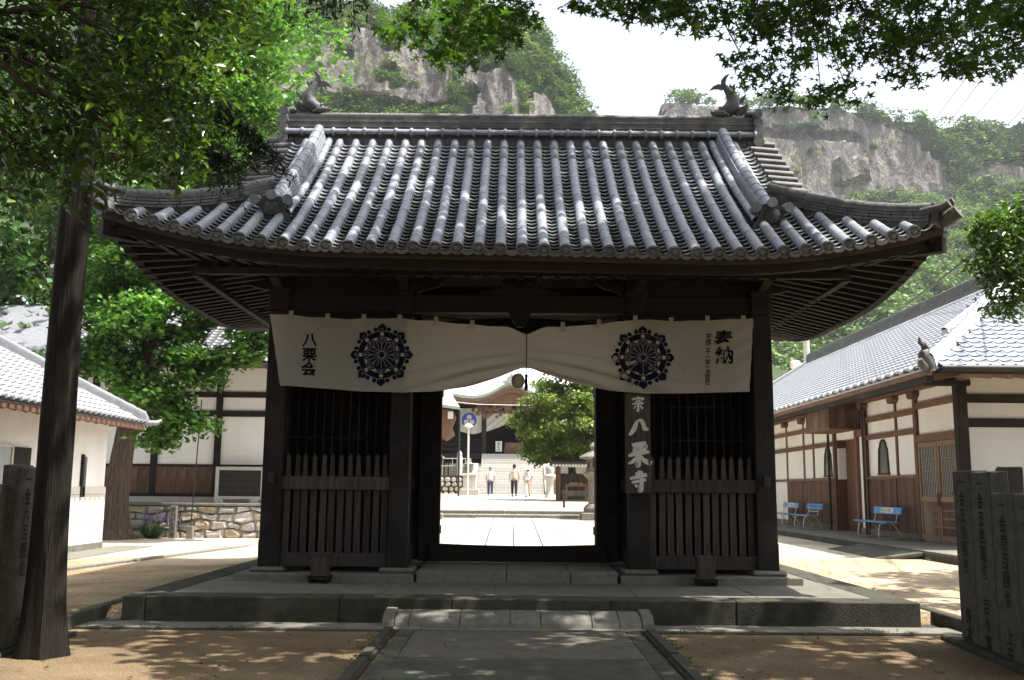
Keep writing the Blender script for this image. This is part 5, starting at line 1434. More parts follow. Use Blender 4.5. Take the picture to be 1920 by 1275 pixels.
# ------------------------------------------------------------------ court beyond the gate
cpath = struct(obj('court_path', MB().grid([[(x, y, gz(0, y) + .004) for x in (-1.20, 1.36)] for y in (20.4, 24, 28, 32, 33.68)]).mesh('court_path', M['stone_dark'])))
for i in range(4):
    y = 20.42
    while y < 33.5:
        y1 = min(33.68, y + rng.choice((1.2, 1.5, 1.8)))
        x0 = -1.19 + .635*i
        MB().slabgrid([[(x0+.016, y+.014, gz(0,y)+.016), (x0+.619, y+.014, gz(0,y)+.016)], [(x0+.016, y1-.014, gz(0,y1)+.016), (x0+.619, y1-.014, gz(0,y1)+.016)]], (0,0,-.06)).build('paving_slab', M['slab'], cpath)
        y = y1
for i in range(4):
    y = 34.66
    while y < 59.5:
        y1 = min(59.8, y + rng.choice((1.5, 1.8)))
        x0 = -1.19 + .635*i
        MB().slabgrid([[(x0+.016, y+.014, gz(0,y)+.014), (x0+.619, y+.014, gz(0,y)+.014)], [(x0+.016, y1-.014, gz(0,y1)+.014), (x0+.619, y1-.014, gz(0,y1)+.014)]], (0,0,-.06)).build('paving_slab', M['slab'], cpath)
        y = y1
cst = struct(obj('court_steps', MB().box(-2.6, 2.9, 33.85, 34.6, .4, .70).mesh('court_steps', M['stone'])))
for z0, z1, y0, y1 in ((.55, .752, 33.70, 34.2), (.65, .878, 34.15, 34.65)):
    for a, b2 in zip((-2.45, -1.35, -.2, 1.0, 2.0), (-1.35, -.2, 1.0, 2.0, 2.85)):
        MB().box(a+.004, b2-.004, y0, y1, z0, z1).build('step_stone', M['stone'], cst, bevel=.015)

def stone_lantern(x, y, z, lab):
    o = thing('stone_lantern', lab, 'stone lantern', (x, y, z), 'stone lanterns beside the steps')
    MB().box(x-.46, x+.46, y-.46, y+.46, z-.1, z+.20).build('base', M['stone'], o, bevel=.03)
    MB().lathe([(.36,.20),(.36,.34),(.30,.44),(.24,.48)], (x,y,z), 12).build('foot', M['stone'], o)
    MB().lathe([(.20,.48),(.19,.8),(.21,.84),(.19,.88),(.19,1.28),(.23,1.32)], (x,y,z), 14).build('shaft', M['stone'], o, smooth=True)
    MB().lathe([(.22,1.32),(.38,1.46),(.38,1.54),(.26,1.58)], (x,y,z), 6).build('platform', M['stone'], o, bevel=.01)
    fb = MB().lathe([(.24,1.58),(.25,1.62),(.25,1.92),(.24,1.96)], (x,y,z), 6).build('fire_box', M['stone'], o)
    for k in range(6):
        a = RAD(30+60*k); MB().beam((x+.205*math.cos(a), y+.205*math.sin(a), z+1.68), (x+.205*math.cos(a), y+.205*math.sin(a), z+1.88), .12, .035, up=(math.cos(a), math.sin(a), 0)).build('opening', M['black_metal'], fb)
    MB().lathe([(.26,1.96),(.50,2.0),(.50,2.05),(.30,2.16),(.12,2.26)], (x,y,z), 6).build('cap', M['stone'], o)
    MB().lathe([(.10,2.26),(.13,2.32),(.15,2.40),(.10,2.48),(.02,2.54)], (x,y,z), 10).build('jewel', M['stone'], o, smooth=True)
stone_lantern(2.80, 33.15, .66, 'stone lantern at the right end of the two court steps')
stone_lantern(-2.72, 33.15, .60, 'stone lantern whose base shows left of the court steps')

# stairs and hall
M['hall_roof'] = pmat('pale sheet roof', (.62,.63,.63), (.54,.55,.55), 2, rough=.5, bump=.05)
stairs = struct(obj('stone_stairs', MB().box(-2.05, 2.0, 60.6, 63.2, .9, 1.5).mesh('stone_stairs', M['stone_pale'])))
for i in range(10):
    MB().box(-2.08, 2.03, 60.0+.31*i, 63.3, 1.30+.172*i, 1.30+.172*(i+1)).build('step', M['stone_pale'], stairs, bevel=.015)
for s_ in (-1, 1): MB().extrude([(s_*2.1, 59.9, 1.2), (s_*2.1, 63.3, 3.05), (s_*2.1, 63.3, 3.25), (s_*2.1, 59.9, 1.5)], (s_*.4,0,0)).build('cheek_wall', M['stone_pale'], stairs)
hall = thing('main_hall', 'far dark temple hall with curved porch roof seen through the gateway', 'building', (0, 68, 3))
MB().box(-14, -2.6, 62.6, 63.4, .9, 3.02).build('terrace_wall', M['stone'], hall); MB().box(2.6, 14, 62.6, 63.4, .9, 3.02).build('terrace_wall', M['stone'], hall)
MB().box(-14, 14, 63.35, 80, .9, 3.04).build('terrace', M['stone_pale'], hall)
for i in range(5): MB().box(-1.95, 2.0, 64.3+.3*i, 66.2, 3.04+.18*i, 3.04+.18*(i+1)).build('wooden_step', M['stone_pale'], hall, bevel=.01)
MB().box(-9, 9, 65.8, 78, 3.6, 3.96).build('floor', M['wood_dark'], hall)
MB().box(-9, 9, 70, 70.2, 3.9, 8.0).build('wall', M['wood_dark'], hall)
for k in range(10): MB().box(-4.5+.95*k, -4.5+.95*k+.8, 69.95, 70.02, 4.1, 6.6).build('shutter', M['wood_dark_x'], hall)
for x in (-1.83, 1.93):
    MB().box(x-.16, x+.16, 65.84, 66.16, 3.05, 6.75).build('pillar', M['wood_dark'], hall)
    MB().box(x-.32, x+.32, 65.68, 66.32, 3.04, 3.22).build('pillar_base', M['stone_pale'], hall, bevel=.05)
    st = MB().box(x-.11, x+.11, 65.80, 65.835, 4.45, 6.0).build('name_strip', M['wood_dark'], hall)
for x in (-7.5, -4.6, 4.7, 7.6): MB().box(x-.16, x+.16, 66.6, 66.92, 3.05, 7.0).build('pillar', M['wood_dark'], hall)
MB().box(-3.2, 3.3, 65.85, 66.15, 6.65, 6.98).build('porch_beam', M['wood_dark_x'], hall)
mbc = MB()
for i in range(120):
    x = rng.uniform(-2.6, 2.7); z = rng.uniform(6.55, 7.35) - .12*abs(x)
    mbc.lathe([(.05,0),(rng.uniform(.1,.2),.06),(.05,.16)], (x, 65.7+rng.uniform(-.15,.15), z), 6, 'Y')
mbc.build('carving', M['wood_brown'], hall)
def kara(x): return 7.72 + .92*math.exp(-(x/1.35)**2) - .0*abs(x) + .10*max(0, abs(x)-2.4)**1.5
xs_ = np.linspace(-3.9, 3.9, 41)
for y0, y1, dz, th, m_, nm in ((64.6, 70, 0, .20, M['copper'], 'porch_roof'), (64.75, 64.95, -.20, .16, M['stone'], 'porch_board'), (65.0, 65.15, -.36, .22, M['wood_brown'], 'porch_board')):
    MB().slabgrid([[(x, y0, kara(x)+dz) for x in xs_], [(x, y1, kara(x)+dz+(.35 if y1 > 66 else 0)) for x in xs_]], (0,0,-th)).build(nm, m_, hall)
MB().extrude([(x, 65.3, kara(x)-.3) for x in np.linspace(-1.7, 1.7, 15)] + [(1.7, 65.3, 7.3), (-1.7, 65.3, 7.3)], (0,.1,0)).build('gable_panel', M['wood_brown'], hall)
MB().extrude([(a, 64.5, 8.58+b2) for a, b2 in ((-.62,0), (-.55,.18), (-.35,.22), (-.30,.42), (-.12,.48), (-.06,.66), (.06,.66), (.12,.48), (.30,.42), (.35,.22), (.55,.18), (.62,0))], (0,.35,0)).build('roof_ornament', M['copper'], hall, bevel=.02)
MB().slabgrid([[(-11, 66.0, 7.75), (11, 66.0, 7.75)], [(-10, 70, 9.3), (10, 70, 9.3)], [(-8, 76, 14.5), (8, 76, 14.5)]], (0,0,-.25)).build('roof', M['hall_roof'], hall)
MB().slabgrid([[(-8, 76, 14.5), (8, 76, 14.5)], [(-10, 82, 9.3), (10, 82, 9.3)]], (0,0,-.25)).build('roof', M['hall_roof'], hall)
for z in (4.25, 4.6, 4.9): MB().box(-9, -2.1, 66.0, 66.08, z-.04, z+.04).build('railing', M['wood_dark_x'], hall)
for z in (4.25, 4.6, 4.9): MB().box(2.2, 9, 66.0, 66.08, z-.04, z+.04).build('railing', M['wood_dark_x'], hall)
for x in (-8, -6.5, -5, -3.5): MB().box(x-.06, x+.06, 65.98, 66.1, 3.96, 5.0).build('rail_post', M['wood_dark'], hall)
sg = tag(MB().box(-1.05, -.62, 66.3, 66.36, 4.12, 4.82).build('notice_sign', M['white_paint'], bevel=.01), 'small white upright sign on the hall floor beside the offering box', 'sign')
write('納札入', .20, lambda u, v: (-.835+u, 66.29, 4.68+v), .2, 'lettering', M['ink'], sg, .01)
ob = tag(MB().extrude([(-.5, 66.6, 3.965), (.95, 66.6, 3.965), (.85, 66.6, 4.75), (-.4, 66.6, 4.75)], (0,.7,0)).build('offering_box', M['wood_brown'], bevel=.02), 'wide wooden offering box on the far hall floor', 'offering box')
# hall curtain with blue crest
hc = thing('hall_curtain', 'white curtain with blue round crest on the far hall porch', 'curtain', (-2, 65.7, 5))
P = [[(x, 65.72 + .05*math.sin(9*x + 4*v), lerp(6.98, 5.36 + .10*math.sin(3*x), v)) for x in np.linspace(-3.5, -2.0, 20)] for v in np.linspace(0, 1, 12)]
MB().grid(P).build('cloth', M['cloth'], hc, smooth=True)
P = [[(x, 65.72 + .06*math.sin(8*x + 14*v), lerp(6.65, 5.45 + .35*((x+1.66)/1.0)**1.2 if x < -.4 else 5.98 + .5*min(1, (x+.4)/.6), v)) for x in np.linspace(-1.66, .9, 30)] for v in np.linspace(0, 1, 14)]
MB().grid(P).build('cloth', M['cloth'], hc, smooth=True)
M['crest_blue'] = pmat('crest blue', (.035,.06,.30), (.03,.05,.26), 10, rough=.9, bump=0)
cr = MB().lathe([(.02,0),(.50,0),(.50,.012),(.02,.012)], (-2.83, 65.62, 6.17), 28, 'Y').build('crest', M['crest_blue'], hc)
for k in range(3):
    a = RAD(90+120*k)
    MB().lathe([(.13,0),(.16,0),(.16,.008),(.13,.008)], (-2.83+.22*math.cos(a), 65.605, 6.17+.22*math.sin(a)), 14, 'Y').build('crest_leaf', M['white_print'], cr)
    MB().beam((-2.83, 65.608, 6.17), (-2.83+.4*math.cos(a), 65.608, 6.17+.4*math.sin(a)), .02, .006, up=(0,1,0)).build('crest_leaf', M['white_print'], cr)

# left side of the court: boulder terrace, rails, pedestal, lamp, small pavilion, marker posts
lt = thing('terrace_boulders', 'boulder terrace left of the far stone stairs', 'wall', (-4, 60, 1.3))
MB().box(-9, -2.75, 60.2, 62.6, .9, 2.42).build('core', M['stone_dark'], lt)
for r_ in range(4):
    x = -5.4 + .2*(r_ % 2)
    while x < -2.8:
        w = rng.uniform(.26, .45); cx, cz = x + w/2, 1.32 + .28*r_
        pts = [(cx + w*.47*math.cos(RAD(60*k+20)) , cz + .15*math.sin(RAD(60*k+20))) for k in range(6)]
        mb = MB(); mb.add([(a, 60.2, c) for a, c in pts] + [(cx+(a-cx)*.7, 60.06, cz+(c-cz)*.7) for a, c in pts], [(k, (k+1)%6, 6+(k+1)%6, 6+k) for k in range(6)] + [tuple(range(6, 12))])
        mb.build('boulder', rng.choice(M['rock']), lt); x += w
fr = thing('terrace_fence', 'metal rail fence on the boulder terrace left of the stairs', 'fence', (-4, 60.5, 2.4))
for z in (3.0, 3.45): MB().tube([(-8, 60.5, z), (-2.75, 60.5, z)], .03, 6).build('rail', M['copper'], fr)
for x in (-7, -5.6, -4.2, -3.6, -2.8): MB().tube([(x, 60.5, 2.42), (x, 60.5, 3.5)], .03, 6).build('post', M['copper'], fr)
for k in range(12): MB().box(-6+.26*k, -5.9+.26*k, 60.9, 60.95, 2.42, 3.3).build('paling', M['wood_dark'], fr)
gpst = tag(MB().lathe([(.18,0),(.18,1.1),(.13,1.2),(.16,1.3),(.10,1.45),(.02,1.5)], (-3.15, 60.3, 2.42), 10).build('capped_post', M['stone_pale'], smooth=True), 'pale round-capped stone post on the terrace fence', 'post')
pd = thing('stone_pedestal', 'pale stone pedestal with potted shrub left of the far stairs', 'pedestal', (-2.35, 57.6, 1.25))
MB().box(-2.95, -1.85, 57.1, 58.1, 1.15, 1.62).build('plinth', M['stone_pale'], pd, bevel=.03); MB().box(-2.78, -2.02, 57.25, 57.95, 1.62, 2.35).build('die', M['stone_pale'], pd, bevel=.03)
MB().box(-2.85, -1.95, 57.18, 58.02, 2.35, 2.5).build('cornice', M['stone_pale'], pd, bevel=.03)
MB().lathe([(.28,2.5),(.2,2.6),(.3,2.8),(.26,3.0),(.34,3.05),(.15,3.15),(.1,3.4)], (-2.45, 57.6, 0), 10).build('urn', M['stone'], pd, smooth=True)
lp = thing('lamp_post', 'slim white lamp post with small shade before the far hall', 'lamp post', (-2.4, 55, 1.2))
MB().tube([(-2.4, 55, 1.15), (-2.4, 55, 5.0)], .055, 8).build('post', M['white_paint'], lp, smooth=True)
MB().lathe([(.05,4.92),(.08,5.0),(.26,5.08),(.27,5.13),(.05,5.25)], (-2.4, 55, 0), 12).build('shade', M['white_paint'], lp, smooth=True)
fp = tag(MB().tube([(-2.86, 54, 1.15), (-2.86, 54, 5.9)], .05, 8).build('banner_pole', M['black_metal'], smooth=True), 'thin dark upright pole left of the white lamp post', 'pole')
pv_ = thing('small_pavilion', 'brown pavilion roof corner at the left side of the gateway view', 'pavilion', (-4.5, 50, 1.1))
MB().slabgrid([[(-7, 48.2, 5.9), (-5, 48.2, 5.80), (-3.3, 48.2, 5.72), (-2.55, 48.2, 5.62)], [(-7, 52, 6.9), (-5, 52, 6.9), (-3.6, 52, 6.9), (-3.4, 52, 6.9)]], (0,0,-.14)).build('roof', M['copper'], pv_)
MB().extrude([(-7, 48.6, 5.72), (-2.95, 48.6, 5.50), (-2.75, 48.6, 5.1), (-2.95, 48.6, 4.6), (-2.8, 48.6, 4.25), (-3.2, 48.6, 3.95), (-3.6, 48.6, 4.2), (-7, 48.6, 4.3)], (0,.3,0)).build('gable_board', M['wood_brown'], pv_)
for x in (-6.4, -3.9): MB().box(x-.1, x+.1, 48.9, 49.1, 1.1, 4.4).build('post', M['wood_dark'], pv_)
MB().box(-3.15, -2.9, 48.4, 48.7, 5.05, 5.4).build('flood_light', M['white_paint'], pv_)
ls = tag(MB().tube([(-5.5, 60, 7.1), (-2, 61, 6.85), (1.5, 62, 6.9)], .02, 6).build('rope_line', M['white_paint']), 'pale rope strung across the front of the far hall', 'rope')

# right side: shrine hut, table, rail bench
ht = thing('shrine_hut', 'small open timber hut under the round tree inside the court', 'hut', (3, 47, 1.1))
for x, y in ((2.27, 46.5), (3.75, 46.5), (2.27, 48), (3.75, 48)): MB().box(x-.08, x+.08, y-.08, y+.08, 1.05, 2.85).build('post', M['wood_red'], ht)
MB().box(2.0, 4.1, 46.3, 48.2, 2.75, 2.87).build('beam', M['wood_dark'], ht)
MB().slabgrid([[(1.9, 45.9, 2.85), (4.3, 45.9, 2.85)], [(1.9, 47.3, 3.3), (4.3, 47.3, 3.3)], [(1.9, 48.6, 2.85), (4.3, 48.6, 2.85)]], (0,0,-.08)).build('roof', M['wood_grey'], ht)
for k in range(16): MB().box(1.95+.15*k, 2.03+.15*k, 45.85, 48.6, 2.70, 2.78).build('lattice_slat', M['white_paint'], ht)
MB().box(2.2, 3.8, 47.95, 48.0, 1.1, 2.4).build('back_panel', M['stone_dark'], ht)
tb = thing('offering_table', 'small brown table with red boxes inside the hut', 'table', (3, 46.2, 1.1))
MB().box(2.55, 3.55, 45.9, 46.4, 1.78, 1.86).build('top', M['wood_red'], tb)
for x in (2.6, 3.5):
    for y in (45.95, 46.35): MB().box(x-.03, x+.03, y-.03, y+.03, 1.05, 1.78).build('leg', M['wood_red'], tb)
for x in (2.85, 3.05, 3.27): MB().box(x-.08, x+.08, 46.05, 46.25, 1.86, 1.95).build('box', M['wood_lattice'], tb)
MB().tube([(2.62, 46.6, 1.86), (2.9, 46.6, 2.4), (3.0, 46.6, 2.42), (3.3, 46.6, 1.95)], [.07,.06,.06,.07], 8).build('carved_branch', M['black_metal'], tb)
rbn = thing('rail_bench', 'grey wooden rail bench in front of the hut', 'bench', (2.8, 38, .95))
MB().box(1.98, 4.2, 37.97, 38.03, 1.36, 1.58).build('back_rail', M['wood_grey'], rbn); MB().box(1.98, 4.2, 37.75, 38.10, 1.18, 1.24).build('seat', M['wood_grey'], rbn)
for x in (2.05, 4.1): MB().box(x-.04, x+.04, 37.95, 38.05, .9, 1.62).build('post', M['wood_grey'], rbn)
pg = tag(MB().lathe([(.30,0),(.26,.1),(.20,.3),(.20,.9),(.28,1.0),(.34,1.1),(.34,1.2),(.2,1.3),(.25,1.5),(.2,1.75),(.08,1.85)], (2.05, 52, 1.15), 10).build('stone_figure_stand', M['stone_pale'], smooth=True), 'pale carved stone stand at the foot of the stairs beside the hut', 'stone stand')

# ------------------------------------------------------------------ people
M['skin'] = pmat('skin', (.50,.31,.22), (.45,.27,.19), 8, rough=.6, bump=.05)
M['shirt_white'] = pmat('white cotton', (.80,.79,.77), (.72,.71,.70), 8, rough=.9, bump=.2, bscale=15)
M['shirt_cream'] = pmat('cream cotton', (.66,.58,.45), (.58,.50,.38), 8, rough=.9, bump=.2, bscale=15)
M['trouser_navy'] = pmat('navy denim', (.05,.07,.14), (.04,.05,.10), 8, rough=.9, bump=.2)
M['trouser_black'] = pmat('black cotton', (.025,.025,.03), (.02,.02,.024), 8, rough=.9, bump=.2)
M['trouser_beige'] = pmat('beige cotton', (.62,.54,.44), (.54,.47,.38), 8, rough=.9, bump=.2)
M['hair'] = pmat('dark hair', (.035,.028,.022), (.02,.016,.013), 20, rough=.6, bump=.3)
M['hair_grey'] = pmat('grey hair', (.25,.24,.23), (.18,.17,.16), 20, rough=.6, bump=.3)
def skinned(name, verts, edges_, radii, mat, parent, root=0, sub=2):
    me = bpy.data.meshes.new(name); me.from_pydata([tuple(v) for v in verts], edges_, []); me.materials.append(mat)
    o = obj(name, me, parent)
    o.modifiers.new('skin', 'SKIN').use_smooth_shade = True
    s_ = o.modifiers.new('sub', 'SUBSURF'); s_.levels = sub; s_.render_levels = sub
    for i, r_ in enumerate(radii):
        sv = me.skin_vertices[0].data[i]; sv.radius = (r_ if not isinstance(r_, tuple) else r_[0], r_ if not isinstance(r_, tuple) else r_[1]); sv.use_root = (i == root)
    return o
def person(x, y, z, h, lab, shirt, trousers, hair, step, arm_out, rz=0.0, hat=False, bag=False, shoe=None, headturn=0.0):
    o = thing('person', lab, 'person', (x, y, z), 'visitors in the court')
    k = h / 1.70; c_, s_ = math.cos(rz), math.sin(rz)
    def W(a, b2, cz): return (x + (a*c_ - b2*s_)*k, y + (a*s_ + b2*c_)*k, z + cz*k)
    # walking away from the camera (+y is forward)
    hipz = .88; L_ = dict(hipL=(-.09, 0, hipz), hipR=(.09, 0, hipz))
    kneeL = (-.10, step*.18 + .03, .48); ankL = (-.10, step*.25, .09); kneeR = (.10, -step*.10 + .02, .48); ankR = (.10, -step*.30, .09 + .05*abs(step))
    body = [(0,0,.92), (0,0,1.10), (0,.01,1.32), (0,.0,1.44), (0,.01,1.52), (0,.02,1.60), (-.09,0,.86), kneeL, ankL, (-.10, ankL[1]+.14, .04), (.09,0,.86), kneeR, ankR, (.10, ankR[1]+.14, .04),
            (-.18,0,1.38), (-.23-arm_out,-.03,1.12), (-.22-arm_out,.08,.90), (-.21-arm_out,.11,.82), (.18,0,1.38), (.23+arm_out,.0,1.12), (.22+arm_out,.10,.90), (.21+arm_out,.13,.82)]
    E_ = [(0,1),(1,2),(2,3),(3,4),(4,5),(0,6),(6,7),(7,8),(8,9),(0,10),(10,11),(11,12),(12,13),(3,14),(14,15),(15,16),(16,17),(3,18),(18,19),(19,20),(20,21)]
    rad = [(.14,.10),(.125,.09),(.155,.10),.07,.055,.085,.085,.06,.042,.035,.085,.06,.042,.035,.055,.042,.034,.036,.055,.042,.034,.036]
    b_ = skinned('body', [W(*p) for p in body], E_, [tuple(q*k for q in r) if isinstance(r, tuple) else r*k for r in rad], M['skin'], o)
    MB().lathe([(.02,-.125),(.055,-.11),(.078,-.05),(.085,.0),(.085,.05),(.070,.095),(.03,.12)], (0,0,0), 14).build('head', M['skin'], b_, smooth=True).matrix_world = axes(W(0,.02,1.60), (c_*k,s_*k,0), (-s_*k*1.12,c_*k*1.12,0), (0,0,k))
    if not hat: MB().lathe([(.08,-.06),(.094,-.01),(.096,.05),(.078,.105),(.03,.135)], (0,0,0), 14).build('hair', hair, o, smooth=True).matrix_world = axes(W(0,.0,1.605), (c_*k,s_*k,0), (-s_*k*1.1,c_*k*1.1,0), (0,0,k))
    else:
        MB().lathe([(.165,-.055),(.16,-.04),(.10,.01),(.096,.07),(.075,.115),(.02,.125)], (0,0,0), 16).build('hat', M['shirt_white'], o, smooth=True).matrix_world = axes(W(0,.01,1.625), (c_*k,s_*k,0), (-s_*k,c_*k,0), (0,0,k))
        MB().lathe([(.07,-.10),(.09,-.04),(.09,.02)], (0,0,0), 12).build('hair', hair, o, smooth=True).matrix_world = axes(W(0,-.005,1.59), (c_*k,s_*k,0), (-s_*k,c_*k,0), (0,0,k))
    tv = [(0,0,.95), (-.09,0,.84), kneeL, (ankL[0], ankL[1], .12), (.09,0,.84), kneeR, (ankR[0], ankR[1], .12+.04*abs(step))]
    skinned('trousers', [W(*p) for p in tv], [(0,1),(1,2),(2,3),(0,4),(4,5),(5,6)], [(.15*k,.115*k), .105*k, .082*k, .066*k, .105*k, .082*k, .066*k], trousers, o)
    sv_ = [(0,0,.88), (0,0,1.12), (0,.01,1.32), (0,0,1.43), (-.18,0,1.38), (-.225-arm_out,-.02,1.17), (.18,0,1.38), (.225+arm_out,0,1.17)]
    skinned('shirt', [W(*p) for p in sv_], [(0,1),(1,2),(2,3),(3,4),(4,5),(3,6),(6,7)], [(.175*k,.125*k),(.16*k,.115*k),(.175*k,.12*k),.085*k,.075*k,.066*k,.075*k,.066*k], shirt, o)
    for q in (ankL, ankR):
        MB().lathe([(.048,-.05),(.055,-.03),(.05,.02),(.03,.035)], (0,0,0), 10).build('shoe', shoe or M['trouser_black'], o, smooth=True).matrix_world = axes(W(q[0], q[1]+.06, q[2]-.038), (c_*k,s_*k,0), (-s_*k*2.3,c_*k*2.3,0), (0,0,k))
    for sx in (-1, 1):
        hx, hy, hz_ = sx*(.21+arm_out), (.11 if sx < 0 else .13), .81
        mbh = MB()
        for f in range(4): mbh.tube([W(hx+.0, hy-.02+.014*f, hz_), W(hx-sx*.006, hy-.015+.016*f, hz_-.055), W(hx-sx*.02, hy-.01+.015*f, hz_-.09+.006*abs(f-1.5))], [.010*k,.0095*k,.007*k], 6)
        mbh.tube([W(hx, hy+.03, hz_+.01), W(hx-sx*.01, hy+.06, hz_-.03)], [.011*k,.008*k], 6); mbh.build('fingers', M['skin'], b_, smooth=True)
    if bag:
        MB().tube([W(-.19,-.02,1.43), W(-.05,-.145,1.25), W(.13,-.14,1.02), W(.20,-.03,.93)], .014*k, 6).build('bag_strap', M['trouser_black'], o)
        MB().box(-.05,.05,-.09,.09,-.11,.09).build('bag', M['shirt_cream'], o, bevel=.02).matrix_world = axes(W(.235,-.0,.90), (k,0,0), (0,k,0), (0,0,k))
    return o
person(-1.12, 54.0, gz(-1.1,54.0)+.015, 1.60, 'person in white vest and blue trousers left of the other walkers', M['shirt_white'], M['trouser_navy'], M['hair_grey'], .15, .0, shoe=M['shirt_white'])
person(.19, 53.6, gz(.2,53.6)+.015, 1.72, 'person in cream shirt and black trousers walking towards the stairs', M['shirt_cream'], M['trouser_black'], M['hair'], .5, .02)
person(.92, 53.0, gz(.9,53.0)+.015, 1.60, 'person in white hat and beige trousers with a shoulder bag', M['shirt_white'], M['trouser_beige'], M['hair'], -1.0, .0, hat=True, bag=True)
# ------------------------------------------------------------------ foliage
def unit(n):
    v = nrg.normal(size=(n, 3)); return v / np.linalg.norm(v, axis=1, keepdims=True)
def leaf_cloud(name, pts, size, mat, parent, kind='kite', up=.5, width=.34, droop=0.0, stuff=False):
    """many leaf faces: each leaf its own small folded blade"""
    pts = np.asarray(pts, dtype=np.float64); n = len(pts)
    nr = unit(n); nr[:, 2] = np.abs(nr[:, 2]) + up; nr /= np.linalg.norm(nr, axis=1, keepdims=True)
    d = unit(n); d[:, 2] -= droop; d -= nr * (d*nr).sum(1, keepdims=True); d /= np.linalg.norm(d, axis=1, keepdims=True)
    sd = np.cross(d, nr); s = (size * nrg.uniform(.45, 1.4, n))[:, None]
    if kind == 'kite':
        vs = np.stack([pts, pts + d*s*.42 + sd*s*width + nr*s*.09, pts + d*s, pts + d*s*.42 - sd*s*width + nr*s*.09], 1).reshape(-1, 3)
        b_ = (np.arange(n)*4)[:, None]
        fs = np.concatenate([b_ + [0,1,2], b_ + [0,2,3]], 1).reshape(-1, 3)
    elif kind == 'blade':
        vs = np.stack([pts - sd*s*width, pts + sd*s*width, pts + d*s], 1).reshape(-1, 3)
        fs = (np.arange(n)*3)[:, None] + np.array([0,1,2])
    else:                                              # five-lobed leaf
        ang = np.radians([-115, -80, -58, -30, 0, 30, 58, 80, 115]); rad = np.array([.55, .32, .88, .36, 1.0, .36, .88, .32, .55])
        cols__ = [pts]
        for a, r in zip(ang, rad): cols__.append(pts + (d*math.cos(a) + sd*math.sin(a))*s*r*.62 - nr*s*.10*r)
        vs = np.stack(cols__, 1).reshape(-1, 3); b_ = (np.arange(n)*10)[:, None]
        fs = np.concatenate([b_ + [0, i, i+1] for i in range(1, 9)], 1).reshape(-1, 3)
    return obj(name, np_mesh(name, vs, fs, mat), parent, kind='stuff' if stuff else None)
def boughs(clumps, k=6, r=.42, flat=.5):
    """break each clump into flat, separate boughs with gaps between"""
    out = []
    for x, y, z, rx, ry, rz_, n in clumps:
        for i in range(k):
            u = unit(1)[0]*rng.uniform(.45, .95); q = rng.uniform(.7, 1.3)
            out.append((x+u[0]*rx, y+u[1]*ry, z+u[2]*rz_, rx*r*q, ry*r*q, rz_*r*flat*q, n/k*q))
    return out
def sprigs(clumps, per_sprig, sprig_r, shell=.45):
    """clumps: (x,y,z,rx,ry,rz,n): leaves gathered on sprigs inside ellipsoids"""
    out = []
    for x, y, z, rx, ry, rz_, n in clumps:
        m = max(1, int(n / per_sprig))
        u = unit(m) * (nrg.uniform(shell**3, 1, m)**(1/3))[:, None]
        c = np.array([x, y, z]) + u * np.array([rx, ry, rz_])
        k = nrg.integers(int(per_sprig*.6), int(per_sprig*1.4)+1, m)
        cc = np.repeat(c, k, 0)
        out.append(cc + nrg.normal(size=cc.shape) * sprig_r * np.array([1, 1, .6]))
    return np.concatenate(out)
def limb(mb, a, b_, r0, r1, wob=.12, n=6):
    a = Vector(a); b_ = Vector(b_); L_ = (b_-a).length; pts = []
    for i in range(n+1):
        q = i/n; p = a.lerp(b_, q); p.z += L_*.10*math.sin(math.pi*q)
        if 0 < i < n: p += Vector((rng.uniform(-1,1), rng.uniform(-1,1), rng.uniform(-1,1)))*wob*L_*.25
        pts.append(p)
    mb.tube(pts, [lerp(r0, r1, i/n) for i in range(n+1)], 7)
    return pts
def trunk_mesh(path, radii, n=18, flare=0.0, rough_=.06, fl=6):
    mb = MB(); path = [Vector(p) for p in path]
    P = []; R_ = []
    for (p, q, r0, r1) in zip(path[:-1], path[1:], radii[:-1], radii[1:]):
        m = max(2, int((q-p).length/.18))
        for i in range(m): P.append(p.lerp(q, i/m)); R_.append(lerp(r0, r1, i/m))
    P.append(path[-1]); R_.append(radii[-1])
    mb.tube(P, R_, n)
    z0 = path[0].z
    for i, v in enumerate(mb.v):
        j = i // n; c_ = P[min(j, len(P)-1)]; v = Vector(v); o_ = v - c_; a = math.atan2(o_.y, o_.x); h = v.z - z0
        k = 1 + rough_*(math.sin(fl*a + .8*v.z) + .6*math.sin((fl*2+1)*a - 1.3*v.z) + .5*math.sin(3.1*v.z + 2*a))
        k += flare*math.exp(-h/.35)*(1 + .6*math.sin(5*a + 1))
        mb.v[i] = tuple(c_ + o_*k)
    return mb

G = {}
G['maple'] = leafmat('maple leaf', (.028,.072,.014), (.070,.140,.028), (.15,.23,.04), trans=.40)
G['canopy'] = leafmat('upper maple leaf', (.028,.07,.015), (.06,.12,.025), trans=.14)
G['camellia'] = leafmat('glossy broad leaf', (.024,.062,.010), (.090,.158,.026), (.20,.29,.05), trans=.44, rough=.30, spec=.6, tone=2.2, lo=.35, hi=1.5)
G['cedar'] = leafmat('cedar needle', (.018,.042,.018), (.045,.075,.028), trans=.10)
G['ginkgo'] = leafmat('ginkgo leaf', (.045,.120,.022), (.11,.225,.045), (.19,.32,.07), trans=.34, tone=.7, lo=.5, hi=1.6)
G['oak'] = leafmat('dark oak leaf', (.022,.060,.015), (.06,.13,.03), (.14,.21,.035), trans=.22, tone=.45, lo=.5, hi=1.6)
G['osmanthus'] = leafmat('yellow green leaf', (.060,.100,.020), (.165,.225,.045), (.32,.35,.08), trans=.26, tone=.8, lo=.55, hi=1.5)
G['camphor'] = leafmat('camphor leaf', (.035,.085,.012), (.11,.20,.030), (.22,.32,.06), trans=.34, rough=.3, spec=.5)

